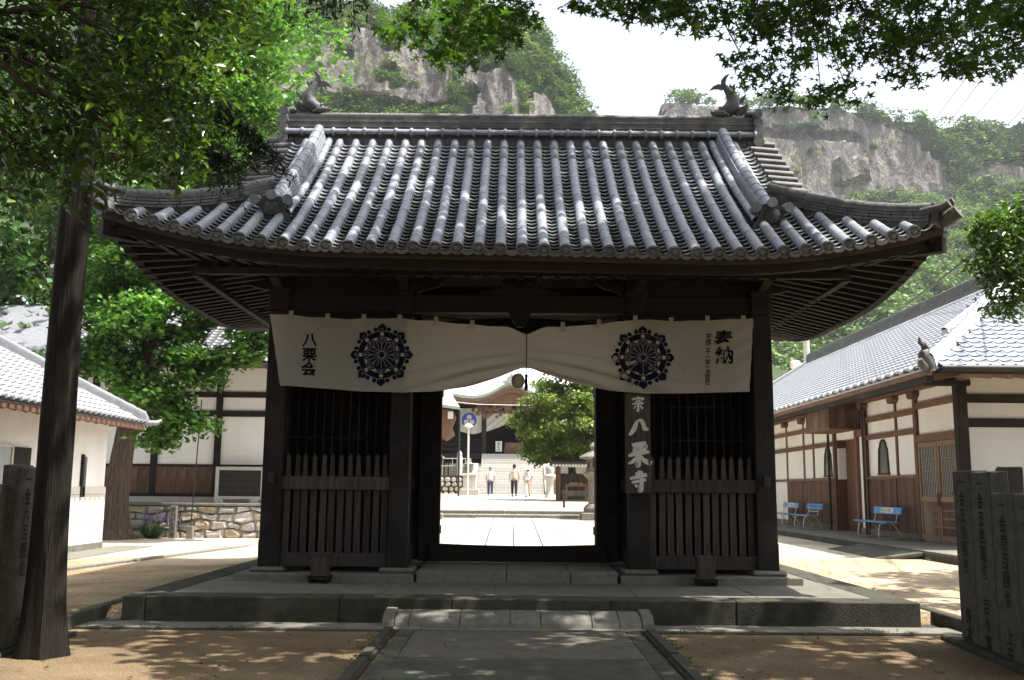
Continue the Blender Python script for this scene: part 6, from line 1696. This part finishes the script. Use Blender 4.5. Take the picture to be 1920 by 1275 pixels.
# leaning cedar in front
ct = thing('cedar_tree', 'large leaning cedar trunk in the left foreground', 'tree', (-4.42, 9.6, 0))
trunk_mesh([(-4.44, 9.62, -.1), (-4.44, 9.60, .5), (-4.43, 9.56, 1.6), (-4.40, 9.48, 3.2), (-4.37, 9.45, 4.6), (-4.30, 9.4, 8), (-4.2, 9.4, 14)],
           [.200,.176,.163,.150,.139,.12,.06], 26, .26, .04, 9).build('trunk', M['bark'], ct, smooth=True)
mb = MB(); pts = []
def cedar_branch(a, b_, n, spread, drop):
    P_ = limb(mb, a, b_, .035, .008, .06, 8)
    for i in range(n):
        q = rng.uniform(.25, 1.0); j = min(7, int(q*8)); p = P_[j].lerp(P_[j+1], q*8-j)
        e = p + Vector((rng.gauss(0, spread), rng.gauss(0, spread), -abs(rng.gauss(drop, drop*.5))))
        mb.tube([p, p.lerp(e, .5) + Vector((0,0,.04)), e], [.006,.004,.002], 4, cap=False)
        for k in range(46):
            u = rng.random(); w = p.lerp(e, u); pts.append((w.x+rng.gauss(0,.028), w.y+rng.gauss(0,.028), w.z+rng.gauss(0,.028)))
cedar_branch((-4.3, 9.4, 7.6), (-1.75, 9.9, 7.05), 120, .13, .45)
cedar_branch((-4.3, 9.4, 8.2), (-1.95, 10.2, 7.4), 90, .13, .35)
cedar_branch((-4.34, 9.42, 6.0), (-2.7, 10.6, 5.35), 70, .12, .30)
cedar_branch((-4.34, 9.42, 5.6), (-3.1, 10.7, 5.15), 50, .10, .28)
cedar_branch((-4.34, 9.42, 6.5), (-3.0, 8.6, 6.2), 60, .14, .30)
for i in range(16):
    a = rng.uniform(1.2, 4.4); z = 8.5 + .33*i; r = 2.4 - .1*i
    cedar_branch((-4.28, 9.4, z), (-4.28 + r*math.cos(a), 9.4 + r*math.sin(a)*.8, z - .3), 34, .22, .4)
mb.build('branches', M['bark_dark'], ct)
leaf_cloud('crown', np.array(pts), .075, G['cedar'], ct, 'kite', .1, .13, .6)

# broad-leaved boughs reaching in from the left
bt = thing('broadleaf_tree', 'glossy broad-leaved tree hanging over the top left corner', 'tree', (-6.2, 6.6, 0))
mb = trunk_mesh([(-6.2, 6.6, -.1), (-6.1, 6.7, 2.0), (-5.7, 6.9, 4.2), (-5.0, 7.2, 6.0)], [.24,.18,.15,.09], 14, .2)
mb.build('trunk', M['bark_dark'], bt, smooth=True)
cl = [(-3.4,7.6,5.5,.95,.8,.55,2300), (-2.75,7.4,5.0,.55,.6,.50,1500), (-3.2,7.5,4.55,.75,.7,.45,1900), (-4.1,7.7,4.7,.6,.7,.55,1500), (-4.3,7.4,5.6,.7,.8,.6,1500), (-2.55,7.8,5.7,.5,.6,.45,1100), (-3.9,7.9,4.2,.5,.5,.28,800), (-2.9,7.3,4.15,.40,.5,.22,550), (-3.6,8.2,5.1,.8,.6,.7,1500), (-4.7,8.1,5.0,.5,.7,.7,900), (-3.8,6.6,6.8,1.6,1.2,.9,1800), (-5.2,7.2,6.6,1.2,1.3,1.0,1300)]
mb = MB()
for c_ in cl:
    P_ = limb(mb, (-5.4, 7.0, 5.2), c_[:3], .045, .010, .10)
    for q in range(14):
        e = Vector(c_[:3]) + Vector((rng.uniform(-1,1)*c_[3], rng.uniform(-1,1)*c_[4], rng.uniform(-1,1)*c_[5]))
        limb(mb, P_[rng.randint(3, 6)], e, .010, .003, .12, 4)
mb.build('branches', M['bark_dark'], bt)
cl = [c_[:6] + (c_[6]*.80,) for c_ in cl]
leaf_cloud('crown', sprigs(cl, 13, .085, .25), .092, G['camellia'], bt, 'kite', .35, .20, .35)

# maple overhead; its lower sprays hang into the picture, the unseen rest is shaped to shade gate and path
mt = thing('maple_tree', 'maple boughs hanging dark against the sky along the top edge', 'tree', (7.2, 4.2, 0))
trunk_mesh([(7.2, 4.2, -.1), (7.0, 4.4, 2.2), (6.5, 5.0, 4.5), (5.6, 5.6, 7.0)], [.34,.24,.20,.14], 14, .25).build('trunk', M['bark_dark'], mt, smooth=True)
sp_ = [(-.82,7.59,5.43,.19), (-.61,8.36,5.71,.25), (-.3,7.92,5.6,.26), (-.03,8.51,5.95,.21), (-.72,8.56,5.63,.14), (-.36,7.16,5.3,.23), (-.92,7.03,5.06,.1), (-.18,9.09,6.02,.17), (-.46,7.65,5.15,.08),
       (.51,7.59,5.6,.09), (.86,9.49,6.58,.11), (1.02,8.18,5.87,.14), (1.4,9.09,6.29,.16), (1.15,8.19,6.0,.18), (.93,8.6,6.22,.19), (1.4,7.38,5.43,.18), (1.82,8.59,5.95,.13), (1.63,9.17,6.53,.25), (1.86,8.31,5.97,.18),
       (2.24,8.85,5.98,.17), (2.39,8.68,5.63,.17), (1.88,7.16,4.71,.1), (2.64,8.9,5.4,.15), (2.81,8.48,5.19,.15), (2.79,7.75,4.92,.11), (2.19,7.08,4.93,.15), (3.17,9.16,6.14,.23), (2.36,8.18,5.75,.2), (3.23,8.8,5.69,.14), (2.21,9.2,5.87,.1), (2.84,8.79,6.17,.29), (2.52,9.3,6.55,.25),
       (3.18,7.99,5.56,.22), (3.84,9.0,5.9,.27), (3.26,8.11,5.25,.12), (4.11,9.34,6.41,.31), (4.36,9.2,6.17,.3), (3.63,7.24,4.98,.18), (3.54,7.34,4.9,.1), (4.01,7.54,5.31,.25), (5.15,9.41,5.97,.21), (3.43,8.09,5.18,.08), (4.67,8.57,6.08,.28), (3.96,7.75,5.7,.25), (3.16,8.27,6.01,.23)]
cl = [(x, y, z, r*1.12, r*1.6, r*.85, int(36 + 7200*r*r)) for x, y, z, r in sp_]
mb = MB()
hub = [(-.2, 7.9, 6.4), (1.3, 8.3, 6.9), (2.6, 8.4, 6.9), (4.0, 8.3, 6.9)]
main_pts = limb(mb, (5.7, 5.6, 6.9), (2.6, 7.4, 7.4), .10, .05, .05); limb(mb, (2.6, 7.4, 7.4), (-.2, 7.9, 6.5), .05, .02, .05)
for h in hub: limb(mb, main_pts[-1], h, .035, .018, .06)
for c_ in cl:
    h = min(hub, key=lambda q: (Vector(q) - Vector(c_[:3])).length); limb(mb, h, c_[:3], .013, .004, .12, 5)
for i in range(26):
    a = (rng.uniform(-4, 8), rng.uniform(3, 13), 0); z = max(7.5, 2.9 + .56*a[1]) + rng.uniform(.4, 2)
    limb(mb, (5.6, 5.6, 7.0) if a[1] < 9 else (4.5, 8.5, 8.6), (a[0], a[1], z), .06, .015, .08)
mb.build('branches', M['bark_dark'], mt)
cl = [c_[:6] + (c_[6]*.66,) for c_ in cl]
leaf_cloud('leaves', sprigs(cl, 12, .06, .1), .108, G['maple'], mt, 'star', .6, .3, .25)
# upper canopy, all unseen; carried on behind the camera to cut sky light
can = []
# gaps cut along sun rays to put light on steps, platform, path and roof
GAPS = [(Vector(g_[:3]), g_[3]*.76) for g_ in ((-2.75,12.07,.15,.62), (3.7,12.07,.2,.70), (-.4,11.8,.1,.55), (.4,11.8,.1,.5), (1.35,11.8,.1,.5), (.35,10.7,.03,.5), (.6,9.9,.03,.5), (-.6,9.6,.03,.5), (2.9,11.1,0,.55),
        (-3.4,11.1,0,.5), (-2.3,10.2,0,.45), (3.3,9.9,0,.5), (4.4,12.4,.3,.6), (-.2,8.9,.03,.5), (-3.9,9.6,0,.5), (-1.6,15.6,7.4,.9), (-3.2,15.4,7.3,.9), (1.1,13.2,5.4,.5), (2.7,14.6,6.5,.5))]
while len(can) < 1000:
    x = rng.uniform(-10.5, 13.0); y = rng.uniform(-11.0, 16.4); zb = max(6.6, 2.75 + .56*y) if y > -2 else max(2.6, 6.6 + .55*(y+2))
    if y > 12.6 and x < -2.7: continue
    if y > 14.5 and x < .2: continue
    if y > 15.4 and x < 9.5: continue
    if x > 9.4 and y > 9: zb = 5.6
    if x > 11 and y < 6: continue
    if 10.5 < y and 7.6 < x < 9.4: continue
    if x < -3.2 and y > 12: continue
    if x < -6.5 and y > 8: continue
    z = zb + .45 + rng.random()*2.6 + (2.4*sst(8, 12, y) if x < 9.4 else 0)
    if -5.0 < x < 1.0 and 4.2 < y < 9.8 and rng.random() < .75: continue  # thinned to let sun onto the broad-leaved boughs
    if any((Vector((x, y, z)) - g_ - SUN*((Vector((x, y, z)) - g_).dot(SUN))).length < r_ for g_, r_ in GAPS): continue
    can.append((x, y, z, .72, .72, .40, 140))
leaf_cloud('canopy', sprigs(can, 10, .17, .1), .24, G['canopy'], mt, 'kite', .7, .36)

# ginkgo behind the house
gk = thing('ginkgo_tree', 'ginkgo tree with thick furrowed trunk beside the tiled house', 'tree', (-11.0, 27.6, .14))
trunk_mesh([(-11.05, 27.65, .0), (-11.0, 27.6, .9), (-10.9, 27.6, 2.6), (-10.65, 27.55, 4.4), (-10.25, 27.5, 6.2), (-10.0, 27.4, 9), (-9.8, 27.3, 15)], [.40,.31,.27,.29,.31,.24,.12], 24, .7, .09, 7).build('trunk', M['bark_pale'], gk, smooth=True)
cl = [(-9.3,26.2,6.3,1.6,1.2,.9,2600), (-7.6,26.3,6.1,1.2,1.0,.7,1700), (-11.4,26.6,6.4,1.4,1.0,1.0,1800), (-9.6,26.3,3.9,1.0,.8,.55,1000), (-8.6,26.4,4.8,1.3,.8,.55,1400), (-9.4,26.3,2.9,.55,.5,.35,420), (-8.7,26.4,3.3,.6,.5,.3,380), (-7.0,26.5,5.3,.8,.7,.45,700), (-11.6,26.5,4.9,.9,.8,.6,900), (-10.6,26.0,5.3,.9,.5,.6,900), (-10.3,26.0,4.4,.6,.4,.4,420), (-11.2,26.2,7.4,1.2,.8,.7,1100), (-9.9,26.2,7.6,1.2,.8,.7,1100),
      (-9.2,27,8.6,1.9,1.5,1.1,2600), (-11.6,27,9.2,1.8,1.5,1.3,2300), (-8.0,27,10.6,1.6,1.4,1.2,2300), (-9.9,27,12.0,2.0,1.6,1.3,2600), (-7.5,27.2,13.0,1.4,1.3,1.2,2000), (-12.2,27.4,12.6,1.8,1.5,1.5,1900), (-9.5,27,15.2,2.0,1.6,1.5,2100), (-7.6,27.4,15.6,1.3,1.2,1.2,1300), (-11.6,27.4,16.2,1.8,1.5,1.5,1500), (-8.9,27.4,18.0,1.6,1.4,1.5,1300)]
mb = MB()
for c_ in cl:
    P_ = limb(mb, (-10.4 + .03*(c_[2]-4), 27.5, max(3.6, c_[2] - 1.4)), c_[:3], .10, .025, .08)
    for q in range(7):
        e = Vector(c_[:3]) + Vector((rng.uniform(-1,1)*c_[3], rng.uniform(-1,1)*c_[4], rng.uniform(-1,1)*c_[5])); limb(mb, P_[rng.randint(3, 6)], e, .022, .006, .1, 4)
mb.build('branches', M['bark_pale'], gk)
cl = [c_[:6] + (c_[6]*1.9,) for c_ in cl]
leaf_cloud('crown', sprigs(boughs(cl, 10, .50, .75), 18, .14, .2), .150, G['ginkgo'], gk, 'kite', .45, .42, .2)

# trees behind on the left
def back_tree(x, y, z0, h, r, mat, lab, nleaf, leaf=.34, r_=.35):
    o = thing('background_tree', lab, 'tree', (x, y, z0), 'trees behind the left buildings')
    trunk_mesh([(x, y, z0-.2), (x+.2, y, z0+h*.4), (x, y, z0+h*.85)], [r_, r_*.75, r_*.3], 10, .3).build('trunk', M['bark_dark'], o, smooth=True)
    cl_ = []; mb_ = MB()
    for i in range(26):
        q = i/25.; z = z0 + h*(.22 + .74*q); rr_ = r*(1 - .75*abs(q-.40)**1.3); a = i*2.4
        c_ = (x + rr_*.66*math.cos(a), y + rr_*.66*math.sin(a), z + rng.uniform(-.5,.5), rr_*.54, rr_*.54, rr_*.42, nleaf*1.25/26.)
        cl_.append(c_); limb(mb_, (x+.1, y, max(z0+h*.2, z - h*.10)), c_[:3], .10, .03, .08, 4)
    mb_.build('branches', M['bark_dark'], o)
    leaf_cloud('crown', sprigs(boughs(cl_, 6, .62, .9), 18, leaf*.85, .2), leaf, mat, o, 'kite', .45, .38, .2)
for x, y, h, r, m_, lab, n in ((-17.5, 36, 15, 4.6, G['oak'], 'dark broad tree left of the cedar trunk above the tiled roof', 9500), (-24, 38, 21, 5.5, G['oak'], 'tall dark tree at the far left edge', 9500), (-14.8, 43, 25, 5.8, G['ginkgo'], 'tall bright green tree behind the ginkgo', 12000),
        (-21, 56, 30, 7.5, G['oak'], 'highest dark tree filling the upper left background', 11000), (-32, 54, 29, 8, G['oak'], 'large dark tree beyond the green roofed hall', 8000), (-15.2, 58, 33, 6.0, G['ginkgo'], 'pale green tree rising left of the roof ridge', 9500), (-24.5, 42, 11, 2.6, G['osmanthus'], 'small yellow green tree above the green copper roof', 3500)):
    back_tree(x, y, .3, h, r, m_, lab, n)

# camphor bough at the right edge
cf = thing('camphor_tree', 'bright leafy bough hanging at the right edge before the hall roof', 'tree', (9.3, 12.6, .1))
trunk_mesh([(9.3, 12.6, -.1), (9.1, 12.8, 3), (8.7, 13.2, 6)], [.24,.18,.10], 12, .25).build('trunk', M['bark_dark'], cf, smooth=True)
cl = [(7.25,14,5.45,.42,.5,.34,900), (7.05,14,4.95,.30,.45,.30,650), (7.3,14,4.55,.40,.45,.26,750), (7.5,14,5.0,.45,.5,.45,1000), (6.98,14,5.45,.20,.35,.18,300), (7.15,13.9,4.25,.28,.35,.16,330), (7.6,14,5.75,.4,.5,.25,500)]
mb = MB()
for c_ in cl:
    P_ = limb(mb, (8.75, 13.2, 5.8), c_[:3], .03, .007, .08)
    for q in range(9): limb(mb, P_[rng.randint(3, 6)], Vector(c_[:3]) + Vector((rng.uniform(-1,1)*c_[3], rng.uniform(-1,1)*c_[4], rng.uniform(-1,1)*c_[5])), .007, .002, .1, 4)
for q in range(7): limb(mb, (8.6, 13.6, 6.3), (7.25 + rng.uniform(-.2,.4), 14, 5.9 + rng.uniform(-.1,.9)), .012, .003, .25, 7)
mb.build('branches', M['bark_dark'], cf)
leaf_cloud('crown', sprigs(cl, 9, .085, .2), .105, G['camphor'], cf, 'kite', .35, .22, .5)

# rounded tree inside the court
rt_ = thing('court_tree', 'rounded yellow green tree beside the stairs inside the court', 'tree', (3.1, 48, 1.1))
trunk_mesh([(3.1, 48.6, 1.0), (3.0, 48.4, 2.6), (2.8, 48.2, 4.2)], [.22,.18,.10], 10, .3).build('trunk', M['bark_dark'], rt_, smooth=True)
cl = [(2.4,47.2,5.6,1.7,1.5,.9,2300), (1.1,47.2,4.5,1.0,1.0,.7,1300), (2.2,46.6,4.4,1.4,1.0,.8,1900), (3.9,47,4.9,1.6,1.5,1.0,2300), (1.4,46.8,3.5,.9,.8,.6,1000), (2.7,46.6,3.5,1.2,.8,.55,1200), (2.9,47.6,6.8,1.5,1.4,.8,1700), (4.2,46.6,3.7,1.3,.9,.6,1100), (.45,47.0,4.9,.6,.6,.35,420), (1.2,47,3.05,.45,.5,.3,300), (4.2,47.6,6.6,1.4,1.3,1.0,1300), (1.7,47.4,6.3,.9,.9,.6,800)]
mb = MB()
for c_ in cl: limb(mb, (2.9, 48.2, 3.4), c_[:3], .07, .02, .08)
mb.build('branches', M['bark_dark'], rt_)
cl = [c_[:6] + (c_[6]*2.4,) for c_ in cl]
leaf_cloud('crown', sprigs(boughs(cl, 10, .52, .75), 16, .14, .2), .155, G['osmanthus'], rt_, 'kite', .5, .32, .3)

# ------------------------------------------------------------------ hills
M['cliff'] = pmat('conglomerate cliff', (.16,.149,.139), (.098,.09,.084), .6, (1,1,.6), .95, 1.0, 1.3, detail=12, c3=(.20,.21,.13), s3=.10, lo3=.56, hi3=.68)
cn = M['cliff'].node_tree; CN = cn.nodes; CL = cn.links
cb = CN['Principled BSDF']; src = cb.inputs['Base Color'].links[0].from_socket
ctc = CN.new('ShaderNodeTexCoord')
def cmul(src, tex_out, p0, p1, dark):
    r = CN.new('ShaderNodeValToRGB'); r.color_ramp.elements[0].position = p0; r.color_ramp.elements[1].position = p1
    r.color_ramp.elements[0].color = (dark, dark, dark*1.02, 1); r.color_ramp.elements[1].color = (1.12, 1.11, 1.10, 1); CL.new(tex_out, r.inputs[0])
    m = CN.new('ShaderNodeMixRGB'); m.blend_type = 'MULTIPLY'; m.inputs[0].default_value = 1
    CL.new(src, m.inputs[1]); CL.new(r.outputs[0], m.inputs[2]); return m.outputs[0]
cmp_ = CN.new('ShaderNodeMapping'); cmp_.inputs['Scale'].default_value = (.55, .55, .07); CL.new(ctc.outputs['Object'], cmp_.inputs['Vector'])
st_ = CN.new('ShaderNodeTexNoise'); st_.inputs['Scale'].default_value = 1; st_.inputs['Detail'].default_value = 6; CL.new(cmp_.outputs[0], st_.inputs['Vector'])
src = cmul(src, st_.outputs[0], .36, .60, .55)                      # dark water stains running down
pb = CN.new('ShaderNodeTexVoronoi'); pb.inputs['Scale'].default_value = 1.1; CL.new(ctc.outputs['Object'], pb.inputs['Vector'])
src = cmul(src, pb.outputs['Distance'], .05, .6, .72)                # embedded boulders
ck = CN.new('ShaderNodeTexVoronoi'); ck.feature = 'DISTANCE_TO_EDGE'; ck.inputs['Scale'].default_value = .075; 
cw = CN.new('ShaderNodeTexNoise'); cw.inputs['Scale'].default_value = .25; cw.inputs['Detail'].default_value = 6; CL.new(ctc.outputs['Object'], cw.inputs['Vector'])
cv = CN.new('ShaderNodeVectorMath'); cv.operation = 'MULTIPLY_ADD'; cv.inputs[1].default_value = (9, 9, 9); CL.new(cw.outputs['Color'], cv.inputs[0]); CL.new(ctc.outputs['Object'], cv.inputs[2])
CL.new(cv.outputs[0], ck.inputs['Vector'])
src = cmul(src, ck.outputs['Distance'], .0, .022, .45)               # joints
CL.new(src, cb.inputs['Base Color'])
M['hill_soil'] = pmat('wooded hillside soil', (.045,.07,.028), (.03,.045,.02), .3, rough=1, bump=.6, bscale=2)
# the relief of the cliff material is metres, not centimetres
for nd in M['cliff'].node_tree.nodes:
    if nd.type == 'BUMP': nd.inputs['Distance'].default_value = .5
G['wood_a'] = leafmat('hill wood leaf', (.062,.115,.032), (.135,.215,.056), (.21,.29,.085), trans=.17, rough=.7, tone=.22, lo=.5, hi=1.55)
def fnoise(x, z, s):
    return (math.sin(x*.11*s+1.3) * math.cos(z*.13*s+.4) + .6*math.sin(x*.27*s+z*.19*s) + .4*math.sin(x*.61*s-z*.47*s+2) + .25*math.sin(x*1.3*s+z*.9*s))
def hill(name, x0, x1, nx, top, prof, rocks, nz):
    """prof(h) -> y of the face at height fraction; rocks(x, z) -> bare cliff"""
    P = []; cols2 = np.linspace(x0, x1, nx)
    for j in range(nz+1):
        q = j/nz; row = []
        for x in cols2:
            z = top(x)*q; y = prof(x, z, q)
            row.append((x, y, z))
        P.append(row)
    for k, (dy, f) in enumerate(((25, .98), (70, .8), (140, .3), (170, -.02))):   # the far side
        P.append([(x, P[nz][i][1] + dy, top(x)*f) for i, x in enumerate(cols2)])
    me = MB().grid(P).mesh(name, M['hill_soil'], smooth=True); me.materials.append(M['cliff'])
    for p in me.polygons:
        c_ = p.center
        if rocks(c_.x, c_.z): p.material_index = 1; p.use_smooth = True
    return struct(obj(name, me))
def wood(name, n, x0, x1, top, prof, rocks, zmin, size, leaf, per, sparse=0.02, mat=None):
    pts = []; tries = 0
    cen = []
    while len(cen) < n and tries < n*12:
        tries += 1
        x = rng.uniform(x0, x1); q = rng.uniform(0, 1.0); z = top(x)*q
        if z < zmin: continue
        if rocks(x, z) and rng.random() > sparse: continue
        y = prof(x, z, q); r = size*rng.uniform(.55, 1.25)*(.6 if rocks(x, z) else 1)
        cen.append((x, y - r*.25, z + r*.45, r))
    for x, y, z, r in cen:
        u = unit(per); u[:, 2] = np.where(u[:, 2] < -.35, -u[:, 2], u[:, 2])
        # lumps on the crown
        lump = 1 + .22*np.sin(u[:, 0]*5 + x) * np.cos(u[:, 2]*6 + z) + .14*np.sin(u[:, 1]*9 + y)
        pts.append(np.array([x, y, z]) + u * (r * lump * nrg.uniform(.80, 1.05, per))[:, None] * np.array([1, 1, .92]))
    o = leaf_cloud(name, np.concatenate(pts), leaf, mat or G['wood_a'], None, 'kite', .8, .45, .1, stuff=True)
    return o
def poly_in(x, z, pg_):
    c_ = False; j = len(pg_)-1
    for i in range(len(pg_)):
        (xi, zi), (xj, zj) = pg_[i], pg_[j]
        if (zi > z) != (zj > z) and x < (xj-xi)*(z-zi)/(zj-zi) + xi: c_ = not c_
        j = i
    return c_
# left mountain
TL_ = [(-120, 112), (-60, 112), (-21, 103), (-5, 101), (3.6, 97), (8, 91.5), (11.5, 87.5), (15.1, 80.8), (18.2, 73.5), (22, 65), (30, 50), (45, 28), (60, 10), (80, 2)]
RL = [[(-46, 77), (-37, 76), (-30, 77), (-24, 75.2), (-19, 74.8), (-12.6, 75), (-12.4, 84.5), (-14.5, 85.5), (-20, 90), (-25, 86), (-28, 92), (-36, 90), (-44, 88)], [(-10.2, 70), (.7, 70), (.4, 80), (-2, 83.2), (-6, 82), (-9, 84), (-11, 80)], [(2.4, 68), (8.3, 68), (8.0, 76.5), (6.5, 79.2), (3.8, 79), (2.6, 76)]]
BUSH = [(-24, 81.5, 1.6), (-23, 79, 1.2), (-25.5, 80, 1.1), (-9, 76, 1.6), (-8, 78, 1.1), (-9.5, 73.5, 1.4), (-15, 88, 1.8), (-33, 86, 1.4)]
def rock_l(x, z):
    if any((x-bx)**2 + ((z-bz)*.8)**2 < br*br for bx, bz, br in BUSH): return False
    return any(poly_in(x + .3*fnoise(x, z, 3), z + .3*fnoise(z, x, 3), pg_) for pg_ in RL)
def top_l(x): return interp(x, TL_) + .8*math.sin(x*.5) + .5*math.sin(x*1.3)
def prof_l(x, z, q):
    y = 106 + 1.05*z if z < 62 else (171.1 + (z-62)*.75 if z < 72 else 178.6 + (z-72)*.25 if z < 92 else 183.6 + (z-92)*1.3)
    y += max(0, x)*.9 - (6 if z > 70 else 2)*0
    return y + .8*fnoise(x*2, z*.8, 1) + .3*fnoise(x*5, z*2, 1) + (0 if not rock_l(x, z) else -1.6)
def prof_scale_l(x, z, q): return prof_l(x, z, q)
hill('hill_left', -120, 80, 240, top_l, prof_l, rock_l, 150)
wood('hill_left_wood', 1700, -66, 42, top_l, prof_l, rock_l, 48, 1.7, .42, 150, .012)
# right mountain, farther
TR_ = [(-200, 100), (-20, 96), (20, 90), (42, 100), (45.5, 112), (47.5, 126.5), (63, 129.2), (75, 126.5), (95, 129), (110, 129), (120, 125), (125, 122), (137, 120.3), (152, 121), (165, 121.5), (200, 126), (300, 130), (420, 110)]
RR = [[(40, 82), (150, 76), (144, 97), (139, 100), (139, 106), (133, 112), (126, 117.5), (118, 121.5), (108, 124), (96, 124.6), (80, 123.0), (60, 124), (47.6, 124.5), (44, 110)], [(143, 99), (175, 97), (172, 106), (160, 108), (150, 105)], [(119, 122.6), (127, 120.2), (123, 121.8), (119, 124.4)]]
def rock_r(x, z):
    if z < 89 + .08*(x-75) + 1.5*fnoise(x, 0, 2): return False
    if 82 < x < 98 and abs(z - 117.6 + .05*(x-90)) < .9: return False
    return any(poly_in(x + .9*fnoise(x, z, 2), z + .9*fnoise(z, x, 2), pg_) for pg_ in RR)
def top_r(x): return interp(x, TR_) + .6*math.sin(x*.35) + .5*math.sin(x*1.1)
def prof_r(x, z, q):
    y = 165 + 1.45*z if z < 88 else 292.6 + (z-88)*.55 if z < 95 else 296.4 + (z-95)*.18 if z < 124 else 301.6 + (z-124)*2.5
    y += .10*(x-100)
    if rock_r(x, z):
        y += .7*fnoise(x*.8, z*.3, 1) + .28*fnoise(x*4, z*.8, 1) + .2*fnoise(x*9, z*6, 1)
        if 113.5 < z < 116.5 and 60 < x < 112: y += 2.6                       # shadowed ledge
        if 98 < z < 107 and 103 < x < 113 and z > 98 + .5*(x-103)*.5: y -= 2.5  # overhanging nose
    else: y += 2.0*fnoise(x, z, .6)
    return y
hill('hill_right', -200, 420, 420, top_r, prof_r, rock_r, 170)
wood('hill_right_wood', 2300, 42, 215, top_r, prof_r, rock_r, 22, 2.9, .78, 150, .012)

wood('hill_foot_wood', 380, 12, 130, lambda x: 44.0, prof_r, lambda x, z: False, 1.5, 3.8, 1.0, 150, 0)
# fallen leaves on the sand
lp_ = []
for i in range(520):
    x = rng.uniform(-7, 7); y = rng.uniform(5.5, 11.3)
    if -1.25 < x < 1.45 and rng.random() < .7: continue
    lp_.append((x, y, gz(x, y) + (.012 if not -1.7 < x < 1.7 else .04)))
G['litter'] = leafmat('fallen leaf', (.06,.035,.015), (.17,.10,.04), trans=.1)
lo_ = leaf_cloud('leaf_litter', lp_, .055, G['litter'], None, 'kite', 1.6, .3, 0, True)
# pebbles and tufts of weed along the kerbs
pv2, pf2 = [], []
for i in range(900):
    x = rng.uniform(-7, 7); y = rng.uniform(6, 11.35)
    if -1.7 < x < 1.9: continue
    r = rng.uniform(.006, .016); n0 = len(pv2); z = gz(x, y)
    pv2 += [(x+r*rng.uniform(.7,1.4), y, z), (x, y+r*rng.uniform(.7,1.3), z), (x-r, y, z), (x, y-r, z), (x, y, z+r*.8)]
    pf2 += [(n0, n0+1, n0+4), (n0+1, n0+2, n0+4), (n0+2, n0+3, n0+4), (n0+3, n0, n0+4)]
po = obj('pebbles', np_mesh('pebbles', np.array(pv2), np.array(pf2), M['stone'])); po['kind'] = 'stuff'
wp = []
for i in range(70):
    x, y = rng.choice(((rng.uniform(-4.9, -1.6), 11.38), (rng.uniform(1.8, 4.6), 11.38), (-1.47, rng.uniform(8.2, 11.3)), (1.69, rng.uniform(8.2, 11.3)), (5.4, rng.uniform(12, 18)), (8.3, rng.uniform(18, 28))))
    for k in range(rng.randint(6, 16)): wp.append((x + rng.gauss(0,.03), y + rng.gauss(0,.03), gz(x, y) + rng.uniform(.01,.05)))
wo = leaf_cloud('kerb_weeds', wp, .045, G['oak'], None, 'blade', .1, .12, 0, True)
# ------------------------------------------------------------------ summer haze
hz = bpy.data.materials.new('summer haze'); hz.use_nodes = True
t = hz.node_tree; t.nodes.remove(t.nodes['Principled BSDF'])
pvn = t.nodes.new('ShaderNodeVolumePrincipled')
pvn.inputs['Color'].default_value = (.90, .94, 1.0, 1); pvn.inputs['Density'].default_value = .00022; pvn.inputs['Anisotropy'].default_value = .2
t.links.new(pvn.outputs[0], t.nodes['Material Output'].inputs['Volume'])
hzo = MB().box(-850, 850, -58, 1480, -1.2, 140).build('haze', hz)
hzo['kind'] = 'stuff'
scene.cycles.volume_bounces = 0
